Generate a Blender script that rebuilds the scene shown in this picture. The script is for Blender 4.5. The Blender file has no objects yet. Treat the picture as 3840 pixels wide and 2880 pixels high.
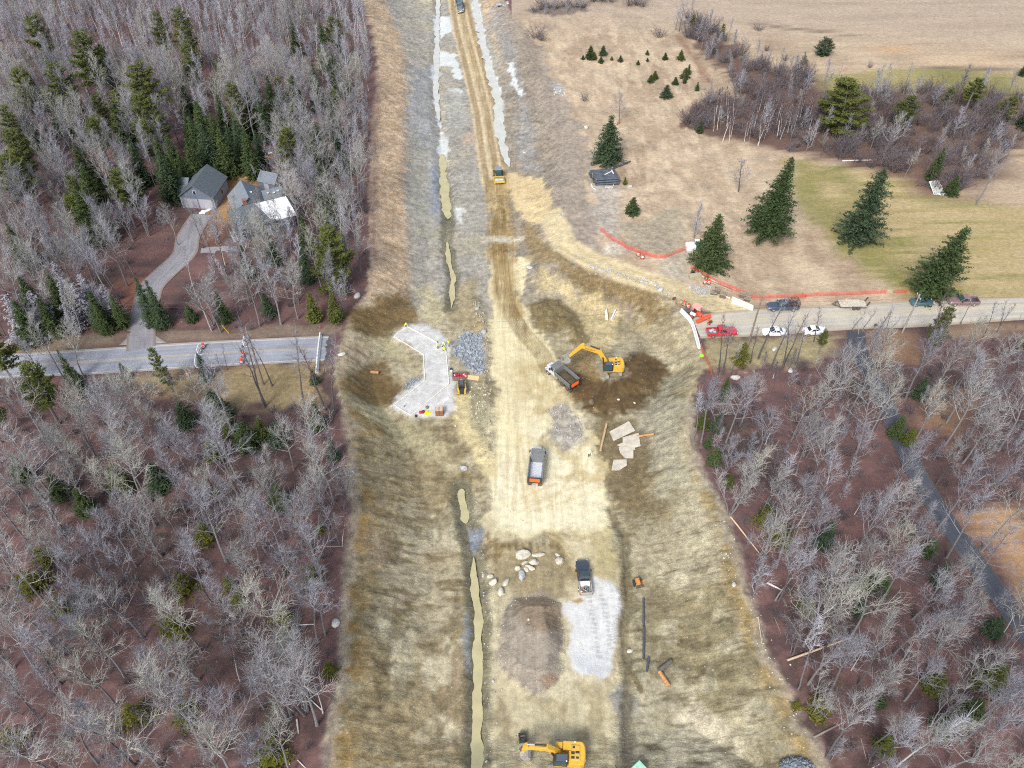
import bpy, bmesh, math, random
import numpy as np
from mathutils import Vector, Matrix, Euler, noise as mnoise

R = math.radians
SC = bpy.context.scene
COL = SC.collection

CAMZ, PITCH, FPX = 106.0, R(45.4), 3000.0
cam_data = bpy.data.cameras.new('camera')
cam_data.sensor_width = 36.0
cam_data.lens = 36.0 * FPX / 3840.0
cam_data.clip_start = 1.0
cam_data.clip_end = 6000.0
cam = bpy.data.objects.new('camera', cam_data)
COL.objects.link(cam)
cam.location = (0, 0, CAMZ)
cam.rotation_euler = (math.pi / 2 - PITCH, 0, 0)
SC.camera = cam
SC.render.resolution_x, SC.render.resolution_y = 1024, 768

SUN_EL, SUN_AZ = R(44), R(205)          # azimuth clockwise from +Y
world = bpy.data.worlds.new('World')
SC.world = world
world.use_nodes = True
wn = world.node_tree
for n in list(wn.nodes): wn.nodes.remove(n)
w_out = wn.nodes.new('ShaderNodeOutputWorld')
w_bg = wn.nodes.new('ShaderNodeBackground')
w_hs = wn.nodes.new('ShaderNodeHueSaturation')
w_sky = wn.nodes.new('ShaderNodeTexSky')
w_sky.sky_type = 'NISHITA'
w_sky.sun_disc = False
w_sky.sun_elevation = SUN_EL
w_sky.sun_rotation = SUN_AZ
w_sky.dust_density = 3.0
w_hs.inputs['Saturation'].default_value = 0.6
w_bg.inputs['Strength'].default_value = 0.12
wn.links.new(w_sky.outputs[0], w_hs.inputs['Color'])
wn.links.new(w_hs.outputs[0], w_bg.inputs['Color'])
wn.links.new(w_bg.outputs[0], w_out.inputs['Surface'])
sun_data = bpy.data.lights.new('sun', 'SUN')
sun_data.energy = 1.5
sun_data.angle = R(15)
sun_data.color = (1.0, 0.975, 0.93)
sun = bpy.data.objects.new('sun', sun_data)
COL.objects.link(sun)
sun.location = (-60, -60, 140)
sd = Vector((math.sin(SUN_AZ) * math.cos(SUN_EL), math.cos(SUN_AZ) * math.cos(SUN_EL), math.sin(SUN_EL)))
sun.rotation_euler = (-sd).to_track_quat('-Z', 'Y').to_euler()
SC.view_settings.view_transform = 'Standard'
SC.view_settings.look = 'None'
SC.view_settings.exposure = 1.1
SC.view_settings.gamma = 1.0
SC.render.engine = 'CYCLES'
SC.cycles.max_bounces = 5
SC.cycles.diffuse_bounces = 3
SC.cycles.glossy_bounces = 2
SC.cycles.transparent_max_bounces = 12
SC.cycles.use_denoising = False
SC.cycles.pixel_filter_type = 'BLACKMAN_HARRIS'
SC.cycles.filter_width = 1.1

CROPS = {0: (0, 0, 3840 / 2212), 1: (0, 0, 1300 / 2212), 2: (1270, 0, 1300 / 2212), 3: (2540, 0, 1300 / 2212),
         4: (0, 950, 1300 / 2212), 5: (1270, 950, 1300 / 2212), 6: (2540, 950, 1300 / 2212), 7: (0, 1905, 1300 / 2212),
         8: (1270, 1905, 1300 / 2212), 9: (2540, 1905, 1300 / 2212), 'pit': (2040, 1240, 600 / 2212), 'pad': (1400, 1150, 600 / 2212),
         'trk': (1820, 1560, 600 / 2212), 'red': (2480, 960, 600 / 2212), 'mid': (2780, 1010, 600 / 2212), 'far': (3240, 1010, 600 / 2212),
         'bot': (1880, 2500, 600 / 2212), 'bld': (1800, 2000, 600 / 2212), 'hse': (600, 560, 600 / 2212), 'lrd': (640, 1180, 660 / 2212),
         'pipe': (2160, 540, 400 / 1269), 'fen': (2200, 820, 600 / 1269), 'bkt': (2320, 2080, 400 / 952), 'rol': (1780, 580, 200 / 1269),
         'top': (1700, 0, 200 / 1269), 'ctl': (1640, 1380, 160 / 1269), 'brm': (2570, 1120, 120 / 952), 'jnk': (3440, 660, 160 / 1269),
         'bar': (600, 1250, 180 / 1008)}
def C(k, pts):
    ox, oy, s = CROPS[k]
    return [(ox + p[0] * s, oy + p[1] * s) for p in pts]
SP, CP = math.sin(PITCH), math.cos(PITCH)
def on_plane(u, v, z):
    a, b = (u - 1920) / FPX, (1440 - v) / FPX
    t = (CAMZ - z) / (SP - b * CP)
    return (a * t, t * (CP + b * SP))
def to_px(x, y, z):
    dz = CAMZ - z
    d = y * CP + dz * SP
    return 1920 + FPX * x / d, 1440 - FPX * (y * SP - dz * CP) / d

def _h(ix, iy, s):
    n = (ix.astype(np.int64) * 374761393 + iy.astype(np.int64) * 668265263 + s * 974634777) & 0xffffffff
    n = ((n ^ (n >> 13)) * 1274126177) & 0xffffffff
    n = n ^ (n >> 16)
    return (n & 0xffffff) / float(0xffffff)
def vnoise(x, y, s=0):
    x = np.asarray(x, float); y = np.asarray(y, float)
    ix, iy = np.floor(x), np.floor(y)
    fx, fy = x - ix, y - iy
    fx = fx * fx * (3 - 2 * fx); fy = fy * fy * (3 - 2 * fy)
    a = _h(ix, iy, s); b = _h(ix + 1, iy, s); c = _h(ix, iy + 1, s); d = _h(ix + 1, iy + 1, s)
    return (a + (b - a) * fx) * (1 - fy) + (c + (d - c) * fx) * fy
def fbm(x, y, s=0, o=4):
    r = 0; a = .5; t = 0
    x = np.asarray(x, float); y = np.asarray(y, float)
    for k in range(o):
        r = r + a * vnoise(x, y, s + k * 17); t += a
        x, y, a = x * 2.03 + 5.2, y * 2.03 + 1.7, a * .5
    return r / t
def sstep(a, b, x):
    t = np.clip((x - a) / (b - a), 0, 1)
    return t * t * (3 - 2 * t)
def line_dist(x, y, pts):
    best = np.full(np.shape(x), 1e18)
    for (x0, y0), (x1, y1) in zip(pts[:-1], pts[1:]):
        dx, dy = x1 - x0, y1 - y0
        l2 = dx * dx + dy * dy + 1e-12
        t = np.clip(((x - x0) * dx + (y - y0) * dy) / l2, 0, 1)
        q = (x - x0 - t * dx) ** 2 + (y - y0 - t * dy) ** 2
        best = np.minimum(best, q)
    return np.sqrt(best)
def poly_dist(x, y, pts):
    """signed distance, positive inside"""
    pts = list(pts)
    ring = pts + [pts[0]]
    d = line_dist(x, y, ring)
    ins = np.zeros(np.shape(x), bool)
    for (x0, y0), (x1, y1) in zip(ring[:-1], ring[1:]):
        if y0 == y1: continue
        c = ((y0 > y) != (y1 > y)) & (x < (x1 - x0) * (y - y0) / (y1 - y0) + x0)
        ins ^= c
    return np.where(ins, d, -d)

HI = 4.4
LEFT_EDGE = C(0, [(775, -60), (782, 0), (805, 60), (817, 130), (815, 200), (806, 300), (801, 400), (801, 500), (803, 560), (797, 615)]) + \
    C(5, [(190, 250), (100, 360), (55, 480), (10, 600), (-15, 760), (0, 860), (30, 960), (70, 1090)]) + \
    C(0, [(762, 1060), (768, 1110), (762, 1170), (752, 1240), (742, 1320), (742, 1400), (735, 1480), (718, 1560), (708, 1659), (700, 1800)])
RIGHT_EDGE = C(0, [(1810, 1760), (1767, 1650)]) + C(9, [(860, 1500), (780, 1400), (720, 1220), (620, 1050), (560, 950), (500, 700), (400, 480), (370, 270)]) + \
    C(6, [(300, 1650), (210, 1480), (130, 1350), (85, 1180), (75, 960), (110, 840), (165, 700), (145, 600), (80, 440), (15, 345)]) + \
    C(5, [(2120, 300), (1990, 205), (1800, 130), (1600, 75), (1440, 10)]) + C(0, [(1222, 520), (1216, 460), (1232, 400), (1236, 330), (1216, 260), (1182, 180), (1128, 90), (1088, 0), (1078, -60)])
CORR = [on_plane(u, v, HI) for u, v in LEFT_EDGE + RIGHT_EDGE]
W0 = lambda k, pts: [on_plane(u, v, 0) for u, v in C(k, pts)]
DITCH_UP = W0(0, [(948, -40), (946, 40), (943, 120), (941, 200), (948, 260), (955, 330), (960, 400), (968, 470), (965, 520), (972, 570), (979, 600), (975, 660)])
DITCH_LOW = W0(0, [(997, 1050), (1001, 1097), (1006, 1125), (1023, 1199), (1026, 1243), (1031, 1300), (1033, 1351), (1031, 1436), (1031, 1504), (1031, 1657), (1031, 1760)])
DITCH_R = W0(8, [(1740, 0), (1770, 90), (1830, 180), (1835, 330), (1850, 600), (1815, 760), (1845, 1000), (1840, 1200), (1830, 1650), (1830, 1800)])
DITCH_RU = W0(0, [(1024, -40), (1030, 20), (1043, 90), (1060, 160), (1075, 210), (1082, 300), (1100, 360)])
PILE = W0(8, [(1130, 580), (1060, 660), (1022, 800), (1022, 1000), (1062, 1070), (1130, 1130), (1300, 1170), (1380, 1130), (1430, 1050), (1440, 880), (1400, 700), (1420, 610), (1300, 570)])
GPATCH = W0(8, [(1600, 450), (1720, 470), (1810, 560), (1830, 640), (1790, 720), (1785, 850), (1740, 950), (1745, 1030), (1680, 1065), (1560, 1050), (1500, 1010), (1460, 930), (1490, 850), (1470, 740), (1430, 640), (1420, 590), (1500, 600)])
PAD = W0(5, [(430, 460), (540, 455), (640, 500), (690, 560), (720, 640), (720, 740), (730, 900), (750, 1000), (700, 1040), (560, 1060), (460, 1045), (330, 985), (400, 890), (540, 800), (530, 660), (440, 590), (340, 540), (370, 500)])
DARKMOUND = W0(5, [(1200, 330), (1300, 270), (1430, 290), (1540, 400), (1590, 540), (1500, 590), (1400, 500), (1230, 470)])
WINDROW = W0(5, [(880, 300), (905, 420), (930, 560), (920, 760), (950, 1000), (945, 1300)])
EXM = on_plane(*C(5, [(1740, 770)])[0], 0)
RD = lambda k, pts: [on_plane(u, v, HI) for u, v in C(k, pts)]
LROAD_UP = RD(4, [(-900, 690), (-250, 655), (200, 635), (640, 607), (1060, 578), (1560, 550), (2090, 527)])
LROAD_LO = RD(4, [(-900, 850), (-250, 818), (150, 790), (580, 775), (900, 755), (1450, 720), (2065, 690)])
RROAD_UP = RD(6, [(90, 400), (300, 372), (560, 352), (1000, 330), (1500, 302), (2212, 278), (3000, 255)])
RROAD_LO = RD(6, [(150, 545), (300, 540), (560, 527), (950, 500), (1200, 482), (1500, 475), (2212, 425), (3000, 385)])
HAUL_R = [(p[0], p[1]) for p in RD(0, [(1180, 455), (1212, 515), (1255, 550), (1335, 580), (1420, 607), (1500, 640), (1580, 668)])]
ROADS = [LROAD_UP + LROAD_LO[::-1], RROAD_UP + RROAD_LO[::-1]]
DRIVE_L = RD(4, [(900, 610), (905, 450), (930, 330), (960, 210), (1090, 90), (1190, 0)]) + RD(1, [(1190, 1530), (1240, 1440), (1290, 1370)])
DRIVE_R = RD(6, [(1140, 500), (1150, 640), (1230, 780), (1325, 930), (1375, 1080), (1445, 1250), (1540, 1430), (1640, 1600)]) + RD(9, [(1720, 100), (1835, 260), (1955, 420), (2070, 580), (2200, 760), (2400, 1050)])
HOUSE_C = on_plane(*C('hse', [(800, 700)])[0], HI)

def H(x, y):
    x = np.asarray(x, float); y = np.asarray(y, float)
    d = poly_dist(x, y, CORR)
    pit = np.exp(-((y - 106) / 19.0) ** 2)
    north = sstep(140, 190, y)
    ew = sstep(-8, 12, x)
    sw = (12 + north * (5 - 6 * ew)) * (1 - .52 * pit)
    t = np.clip(d / sw, 0, 1)
    prof = 1 - (t * t * (3 - 2 * t) * .6 + t * .4)
    h = np.where(d > 0, HI * prof, HI)
    slope = np.clip(1 - np.abs(t - .5) * 2, 0, 1)
    flat = np.ones_like(h)
    for r in ROADS:
        flat = flat * (1 - sstep(-5, -1, poly_dist(x, y, r)))
    for r in (DRIVE_L, DRIVE_R): flat = flat * sstep(2.6, 6, line_dist(x, y, r))
    flat = flat * sstep(9, 13, np.hypot(x - HOUSE_C[0], (y - HOUSE_C[1]) * .8))
    n1 = fbm(x * .16, y * .16, 3) - .5
    n2 = fbm(x * .9, y * .9, 9) - .5
    rill = fbm(x * .22 + y * .25, y * .95 - x * .12, 21) - .5
    h = h + np.where(d > 0, n1 * (.25 + .9 * slope) + n2 * (.12 + .3 * slope) + rill * (.55 + .7 * pit) * slope, (n1 * 1.1 + n2 * .25) * flat)
    for pts, w, dep in ((DITCH_UP, 1.5, .75), (DITCH_LOW, 1.25, .95), (DITCH_R, 1.1, .45), (DITCH_RU, 2.0, .35)):
        ld = line_dist(x, y, pts)
        h = h - dep * np.exp(-(ld / w) ** 2) + .18 * np.exp(-((ld - w * 1.9) / .8) ** 2) * (.4 + n2)
    pd = poly_dist(x, y, PILE)
    h = h + np.clip(pd, 0, 2.2) * .62 + np.exp(-((x - PILE[-1][0]) ** 2 + (y - PILE[-1][1] + 6) ** 2) / 8) * .7
    pd = poly_dist(x, y, DARKMOUND)
    h = h + sstep(0, 3, pd) * (.9 + n2)
    h = h + .5 * np.exp(-(line_dist(x, y, WINDROW) / 1.0) ** 2)
    e = np.hypot(x - EXM[0], y - EXM[1] + 1.0)
    h = h * (1 - .9 * np.exp(-(e / 6.5) ** 4)) + 1.2 * np.exp(-(e / 7.0) ** 4)
    pd = sstep(-1.5, 1, poly_dist(x, y, PAD))
    h = h * (1 - pd) + (.25 + .03 * n2) * pd
    return h
def Hs(x, y):
    return float(H(np.array([x]), np.array([y]))[0])
def gpts(pl, dz=0.0):
    """photo points -> points on the terrain (vectorised march)"""
    u = np.array([p[0] for p in pl], float); v = np.array([p[1] for p in pl], float)
    a, b = (u - 1920) / FPX, (1440 - v) / FPX
    z = np.full_like(u, 2.0)
    for k in range(14):
        t = (CAMZ - z - dz) / (SP - b * CP)
        x, y = a * t, t * (CP + b * SP)
        z = z * .45 + .55 * H(x, y)
    return [(float(i), float(j), float(k)) for i, j, k in zip(x, y, z)]
def G(k, pts, dz=0.0):
    return gpts(C(k, pts), dz)
def G1(k, x, y, dz=0.0):
    return Vector(G(k, [(x, y)], dz)[0])
def G2(k, pts):
    return [(p[0], p[1]) for p in G(k, pts)]
def mppx(k, p):
    """metres per crop pixel at a ground point"""
    d = p[1] * CP + (CAMZ - p[2]) * SP
    return d / FPX * CROPS[k][2]

def lin(r, g, b):
    f = lambda c: (c / 255) / 12.92 if c <= 10.3 else ((c / 255 + .055) / 1.055) ** 2.4
    return np.array((f(r), f(g), f(b)))
def put(o, parent=None):
    COL.objects.link(o)
    if parent is not None: o.parent = parent
    return o
def tag(o, label=None, cat=None, group=None, kind=None):
    if label: o['label'] = label
    if cat: o['category'] = cat
    if group: o['group'] = group
    if kind: o['kind'] = kind
    return o
def thing(name, label, cat, loc, yaw=0.0, group=None, scale=1.0):
    o = bpy.data.objects.new(name, None)
    o.empty_display_size = .5
    COL.objects.link(o)
    o.location = loc
    o.rotation_euler = (0, 0, yaw)
    o.scale = (scale,) * 3
    return tag(o, label, cat, group)
def copy_tree(o, parent=None):
    c = o.copy()
    COL.objects.link(c)
    c.parent = parent
    for ch in list(o.children): copy_tree(ch, c)
    return c
MATS = {}
def mat(name, col, rough=.6, metal=0.0, var=.12, scale=6.0, dirt=0.0, dirtcol=(.30, .25, .17), bump=0.0, coat=0.0, spec=.5):
    if name in MATS: return MATS[name]
    m = bpy.data.materials.new(name)
    m.use_nodes = True
    nt = m.node_tree
    p = nt.nodes['Principled BSDF']
    p.inputs['Roughness'].default_value = rough
    p.inputs['Metallic'].default_value = metal
    p.inputs['Specular IOR Level'].default_value = spec
    if coat: p.inputs['Coat Weight'].default_value = coat
    tc = nt.nodes.new('ShaderNodeTexCoord')
    nz = nt.nodes.new('ShaderNodeTexNoise'); nz.inputs['Scale'].default_value = scale; nz.inputs['Detail'].default_value = 5
    nt.links.new(tc.outputs['Object'], nz.inputs['Vector'])
    rp = nt.nodes.new('ShaderNodeMapRange'); rp.inputs[1].default_value = .3; rp.inputs[2].default_value = .7
    rp.inputs[3].default_value = 1 - var * 1.4; rp.inputs[4].default_value = 1 + var
    nt.links.new(nz.outputs[0], rp.inputs[0])
    mx = nt.nodes.new('ShaderNodeMix'); mx.data_type = 'RGBA'; mx.blend_type = 'MULTIPLY'; mx.inputs[0].default_value = 1
    mx.inputs[6].default_value = (*col, 1)
    nt.links.new(rp.outputs[0], mx.inputs[7])
    last = mx.outputs[2]
    if dirt:
        n2 = nt.nodes.new('ShaderNodeTexNoise'); n2.inputs['Scale'].default_value = 1.7; n2.inputs['Detail'].default_value = 6
        nt.links.new(tc.outputs['Object'], n2.inputs['Vector'])
        r2 = nt.nodes.new('ShaderNodeMapRange'); r2.inputs[1].default_value = .45; r2.inputs[2].default_value = .75
        r2.inputs[3].default_value = dirt * .25; r2.inputs[4].default_value = dirt
        nt.links.new(n2.outputs[0], r2.inputs[0])
        m2 = nt.nodes.new('ShaderNodeMix'); m2.data_type = 'RGBA'
        nt.links.new(r2.outputs[0], m2.inputs[0]); nt.links.new(last, m2.inputs[6]); m2.inputs[7].default_value = (*dirtcol, 1)
        last = m2.outputs[2]
    nt.links.new(last, p.inputs['Base Color'])
    if bump:
        b = nt.nodes.new('ShaderNodeBump'); b.inputs['Strength'].default_value = bump; b.inputs['Distance'].default_value = .05
        nt.links.new(nz.outputs[0], b.inputs['Height']); nt.links.new(b.outputs[0], p.inputs['Normal'])
    MATS[name] = m
    return m

class MB:
    """collects shapes into one mesh"""
    def __init__(s): s.v = []; s.f = []; s.m = []; s.mi = 0
    def add(s, vs, fs):
        o = len(s.v)
        s.v += [tuple(p) for p in vs]
        s.f += [tuple(i + o for i in f) for f in fs]
        s.m += [s.mi] * len(fs)
        return s
    def hexa(s, p):   # 8 points: bottom ring 0-3 ccw, top ring 4-7
        return s.add(p, [(3, 2, 1, 0), (4, 5, 6, 7), (0, 1, 5, 4), (1, 2, 6, 5), (2, 3, 7, 6), (3, 0, 4, 7)])
    def box(s, x0, x1, y0, y1, z0, z1, tx=0.0, ty=0.0):
        return s.hexa([(x0, y0, z0), (x1, y0, z0), (x1, y1, z0), (x0, y1, z0),
                       (x0 + tx, y0 + ty, z1), (x1 - tx, y0 + ty, z1), (x1 - tx, y1 - ty, z1), (x0 + tx, y1 - ty, z1)])
    def obox(s, c, sx, sy, sz, rot=(0, 0, 0)):
        M = Euler(rot).to_matrix()
        c = Vector(c)
        pts = [c + M @ Vector((a * sx / 2, b * sy / 2, d * sz / 2)) for d in (-1, 1) for a, b in ((-1, -1), (1, -1), (1, 1), (-1, 1))]
        return s.hexa(pts)
    def beam(s, p0, p1, w, h):
        p0, p1 = Vector(p0), Vector(p1)
        d = (p1 - p0).normalized()
        up = Vector((0, 0, 1)) if abs(d.z) < .95 else Vector((0, 1, 0))
        sd = d.cross(up).normalized(); up = sd.cross(d)
        a, b = sd * w / 2, up * h / 2
        return s.hexa([p0 - a - b, p1 - a - b, p1 + a - b, p0 + a - b, p0 - a + b, p1 - a + b, p1 + a + b, p0 + a + b])
    def prism(s, prof, y0, y1):   # profile in x,z extruded along y
        n = len(prof)
        vs = [(x, y0, z) for x, z in prof] + [(x, y1, z) for x, z in prof]
        fs = [tuple(range(n)), tuple(range(2 * n - 1, n - 1, -1))] + [(i, i + n, (i + 1) % n + n, (i + 1) % n) for i in range(n)]
        return s.add(vs, fs)
    def loft(s, rings, cap=True):
        n = len(rings[0]); vs = [p for r in rings for p in r]; fs = []
        for k in range(len(rings) - 1):
            for i in range(n):
                j = (i + 1) % n
                fs.append((k * n + i, k * n + j, (k + 1) * n + j, (k + 1) * n + i))
        if cap: fs += [tuple(range(n - 1, -1, -1)), tuple(range((len(rings) - 1) * n, len(rings) * n))]
        return s.add(vs, fs)
    def tube(s, pts, rad, n=6, cap=True):
        pts = [Vector(p) for p in pts]
        rings = []
        for i, p in enumerate(pts):
            d = (pts[min(i + 1, len(pts) - 1)] - pts[max(i - 1, 0)])
            d = d.normalized() if d.length > 1e-9 else Vector((0, 0, 1))
            a = d.orthogonal().normalized() if abs(d.z) > .9 else d.cross(Vector((0, 0, 1))).normalized()
            b = d.cross(a)
            r = rad[i] if hasattr(rad, '__len__') else rad
            rings.append([p + (a * math.cos(t) + b * math.sin(t)) * r for t in [2 * math.pi * k / n for k in range(n)]])
        return s.loft(rings, cap)
    def cyl(s, p0, p1, r, n=14, r1=None):
        return s.tube([p0, p1], [r, r if r1 is None else r1], n)
    def pipe(s, p0, p1, r, r_in, n=14):
        d = (Vector(p1) - Vector(p0)).normalized()
        a = d.orthogonal().normalized(); b = d.cross(a)
        ring = lambda p, q: [Vector(p) + (a * math.cos(2 * math.pi * k / n) + b * math.sin(2 * math.pi * k / n)) * q for k in range(n)]
        return s.loft([ring(p0, r_in), ring(p0, r), ring(p1, r), ring(p1, r_in), ring(p0, r_in)], cap=False)
    def dome(s, c, rx, ry, rz, n=10, m=5):
        rings = []
        for k in range(m):
            t = math.pi / 2 * k / m
            rings.append([(c[0] + rx * math.cos(t) * math.cos(2 * math.pi * i / n), c[1] + ry * math.cos(t) * math.sin(2 * math.pi * i / n), c[2] + rz * math.sin(t)) for i in range(n)])
        rings.append([(c[0] + rx * .05 * math.cos(2 * math.pi * i / n), c[1] + ry * .05 * math.sin(2 * math.pi * i / n), c[2] + rz) for i in range(n)])
        return s.loft(rings)
    def build(s, name, mats, parent=None, smooth=False, bevel=0.0, loc=None, rot=None):
        me = bpy.data.meshes.new(name)
        me.from_pydata([tuple(p) for p in s.v], [], s.f)
        if not isinstance(mats, (list, tuple)): mats = [mats]
        for m in mats: me.materials.append(m)
        if len(mats) > 1: me.polygons.foreach_set('material_index', s.m)
        bm = bmesh.new(); bm.from_mesh(me)
        bmesh.ops.recalc_face_normals(bm, faces=bm.faces)
        if bevel:
            ed = [e for e in bm.edges if len(e.link_faces) == 2 and e.calc_face_angle(0) > R(28)]
            bmesh.ops.bevel(bm, geom=ed, offset=bevel, segments=2, affect='EDGES', profile=.6, clamp_overlap=True)
        bm.to_mesh(me); bm.free()
        if smooth:
            me.polygons.foreach_set('use_smooth', [True] * len(me.polygons))
            try: me.set_sharp_from_angle(angle=R(38))
            except Exception: pass
        me.update()
        o = bpy.data.objects.new(name, me)
        put(o, parent)
        if loc is not None: o.location = loc
        if rot is not None: o.rotation_euler = rot
        return o
KG = 1.42
def axis(fine0, fine1, step, out, grow=1.22):
    a = list(np.arange(fine0, fine1 + 1e-6, step))
    s = step; p = fine1; hi = []
    while p < out[1]:
        s *= grow; p += s; hi.append(p)
    s = step; p = fine0; lo = []
    while p > out[0]:
        s *= grow; p -= s; lo.append(p)
    return np.array(lo[::-1] + a + hi)
gx = axis(-34, 48, .27, (-2600, 2600), 1.16)
ys = [30.0]; st = .26
while ys[-1] < 300:
    ys.append(ys[-1] + .26 * (max(ys[-1], 60) / 60) ** .95)
p = ys[-1]; st = 1.2
while p < 3200: st *= 1.2; p += st; ys.append(p)
p = 30.0; st = .4; lo = []
while p > -900: st *= 1.3; p -= st; lo.append(p)
gy = np.array(lo[::-1] + ys)
NX, NY = len(gx), len(gy)
XX, YY = np.meshgrid(gx, gy)
XX = XX.ravel(); YY = YY.ravel()
ZZ = H(XX, YY)
far_rise = np.hypot(XX, YY - 150)
ZZ = ZZ + sstep(330, 1500, far_rise) * 8 * fbm(XX * .003, YY * .003, 77)

N1 = fbm(XX * .10, YY * .10, 31, 5); N2 = fbm(XX * .45, YY * .45, 41, 4); N3 = fbm(XX * 1.6, YY * 1.6, 51, 3)
NW = fbm(XX * .2, YY * .2, 37, 4)
STK = fbm(XX * .25 + YY * .3, YY * 1.3 - XX * .1, 61, 4)       # streaks down the banks
LNG = fbm(XX * 1.1, YY * .09, 71, 4)                          # streaks along the haul road
CD = poly_dist(XX, YY, CORR)
col = np.zeros((len(XX), 3)); msk = np.zeros((len(XX), 3))    # stony, grassy, wet
def blend(w, rgb, stony=None, grass=None, wet=None):
    global col, msk
    w = np.clip(w, 0, 1)
    c = lin(*rgb) / KG
    col += (c - col) * w[:, None]
    for i, q in enumerate((stony, grass, wet)):
        if q is not None: msk[:, i] += (q - msk[:, i]) * w
def paint(poly, rgb, soft=1.0, wob=1.5, k=1.0, mod=None, **q):
    px = [p[0] for p in poly]; py = [p[1] for p in poly]
    sel = np.where((XX > min(px) - 6) & (XX < max(px) + 6) & (YY > min(py) - 6) & (YY < max(py) + 6))[0]
    d = poly_dist(XX[sel], YY[sel], poly) + (N2[sel] - .5) * 2.6 * wob + (N3[sel] - .5) * wob * 1.2 + (NW[sel] - .5) * wob * 2.4
    w = np.zeros(len(XX)); w[sel] = sstep(-soft / 2, soft / 2, d) * k
    if mod is not None: w = w * mod
    blend(w, rgb, **q)
def paintline(pts, width, rgb, soft=.8, wob=.5, k=1.0, mod=None, **q):
    px = [p[0] for p in pts]; py = [p[1] for p in pts]; e = width + 6
    sel = np.where((XX > min(px) - e) & (XX < max(px) + e) & (YY > min(py) - e) & (YY < max(py) + e))[0]
    d = width / 2 - line_dist(XX[sel], YY[sel], pts) + (N2[sel] - .5) * 2 * wob + (N3[sel] - .5) * wob * .6
    w = np.zeros(len(XX)); w[sel] = sstep(-soft / 2, soft / 2, d) * k
    if mod is not None: w = w * mod
    blend(w, rgb, **q)
one = np.ones(len(XX))
out = CD < 0
lf = XX < -5
blend(one, (112, 86, 84), .12, .5, 0)
blend(sstep(.42, .62, N1), (94, 74, 72)); blend(sstep(.5, .68, N2) * .7, (130, 98, 92)); blend(sstep(.62, .75, N1 * .5 + N3 * .5) * .6, (74, 74, 50))
NE = (XX > 0) & (YY > 118)
fld = np.where(NE & (CD < 6), 1.0, 0.0) * sstep(-2, 2, YY - 121 + (N2 - .5) * 3)
blend(fld, (188, 167, 141), .05, 1, 0)
blend(fld * sstep(.48, .66, N2) * .8, (206, 186, 158)); blend(fld * sstep(.5, .66, N1) * .75, (172, 150, 126)); blend(fld * sstep(.56, .72, N3 * .6 + N1 * .4) * .6, (150, 128, 104))
HAY = fbm(XX * .5, YY * .12 + XX * .1, 81, 4)
blend(fld * sstep(.55, .7, HAY) * .55, (214, 194, 164)); blend(fld * sstep(.42, .3, HAY) * .45, (168, 148, 122))
far = fld * sstep(250, 285, YY + XX * .12)
blend(far, (184, 166, 146)); blend(far * sstep(.5, .62, fbm(XX * .05, YY * .25, 91, 4)) * .7, (172, 154, 134))
LAWN = G2(3, [(670, 1015), (1000, 1055), (1350, 1110), (1700, 1215), (1960, 1330), (2400, 1310), (2400, 1640), (2400, 1900), (1500, 1900), (1330, 1830), (1100, 1660), (900, 1450), (770, 1250)])
paint(LAWN, (166, 152, 100), 2, 1.2, 1, None, stony=0, grass=1)
lw = sstep(-1, 1, poly_dist(XX, YY, LAWN))
blend(lw * sstep(.46, .6, N1) * .75, (132, 132, 76)); blend(lw * sstep(.48, .64, N2) * .8, (196, 174, 134)); blend(lw * sstep(.5, .62, NW) * .7, (190, 168, 126)); blend(lw * sstep(.5, .66, HAY) * .35, (144, 138, 88))
paint(G2(3, [(1000, 1500), (900, 1440), (720, 1200), (690, 1040), (760, 1050), (900, 1150), (1000, 1300), (1300, 1560), (1500, 1800), (1400, 1850)]), (138, 134, 78), 3, 2, .7)
paint(G2(3, [(830, 470), (1250, 450), (1560, 432), (1900, 420), (2060, 480), (2212, 560), (2212, 720), (1700, 640), (1000, 620)]), (156, 146, 92), 2.5, 2, .85)
paint(G2(3, [(1580, 440), (1900, 425), (2050, 500), (2150, 600), (1700, 600)]), (128, 126, 72), 3, 2.5, .7)
for ln in ([(1540, 435), (1900, 418), (2060, 470)], [(520, 155), (800, 185), (1100, 225), (1250, 245)]):
    paintline(G2(3, ln), 1.6, (110, 96, 80), 1.2, .9, .75)
paintline(G2(3, [(0, 230), (110, 370), (200, 520)]), 2.0, (146, 112, 92), 1.2, .6, .8)
paint(G2(3, [(1310, 310), (1400, 285), (1500, 310), (1480, 350), (1340, 355)]), (196, 160, 122), 2.5, 1.5, .7)
paint(G2(3, [(1490, 340), (1800, 330), (2212, 420), (2212, 480), (1900, 410), (1540, 410)]), (206, 182, 150), 3, 2, .7)
THICK = G2(3, [(40, 800), (130, 640), (380, 600), (330, 470), (130, 330), (20, 190), (60, 100), (200, 150), (400, 330), (560, 430), (830, 490), (1000, 590), (1560, 570), (2212, 640), (2250, 900), (2050, 1090), (1940, 1160), (1720, 1250), (1500, 1170), (1300, 1100), (960, 1040), (700, 960), (300, 890)])
paint(THICK, (98, 74, 67), 3, 2, .9, None, stony=.05, grass=.5)
paint(G2(3, [(1350, 1060), (1560, 1080), (1800, 1260), (1700, 1290), (1500, 1200)]), (126, 98, 86), 2, 1, .8)
paint(G2(2, [(1220, 60), (1330, 30), (1560, 40), (1600, 70), (1340, 100), (1240, 85)]), (104, 96, 92), 2, 1.2, .75)
paint(G2(6, [(1190, 495), (1560, 480), (1530, 700), (1400, 690), (1180, 640)]) , (150, 120, 92), 3, 1.5, .8)
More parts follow.
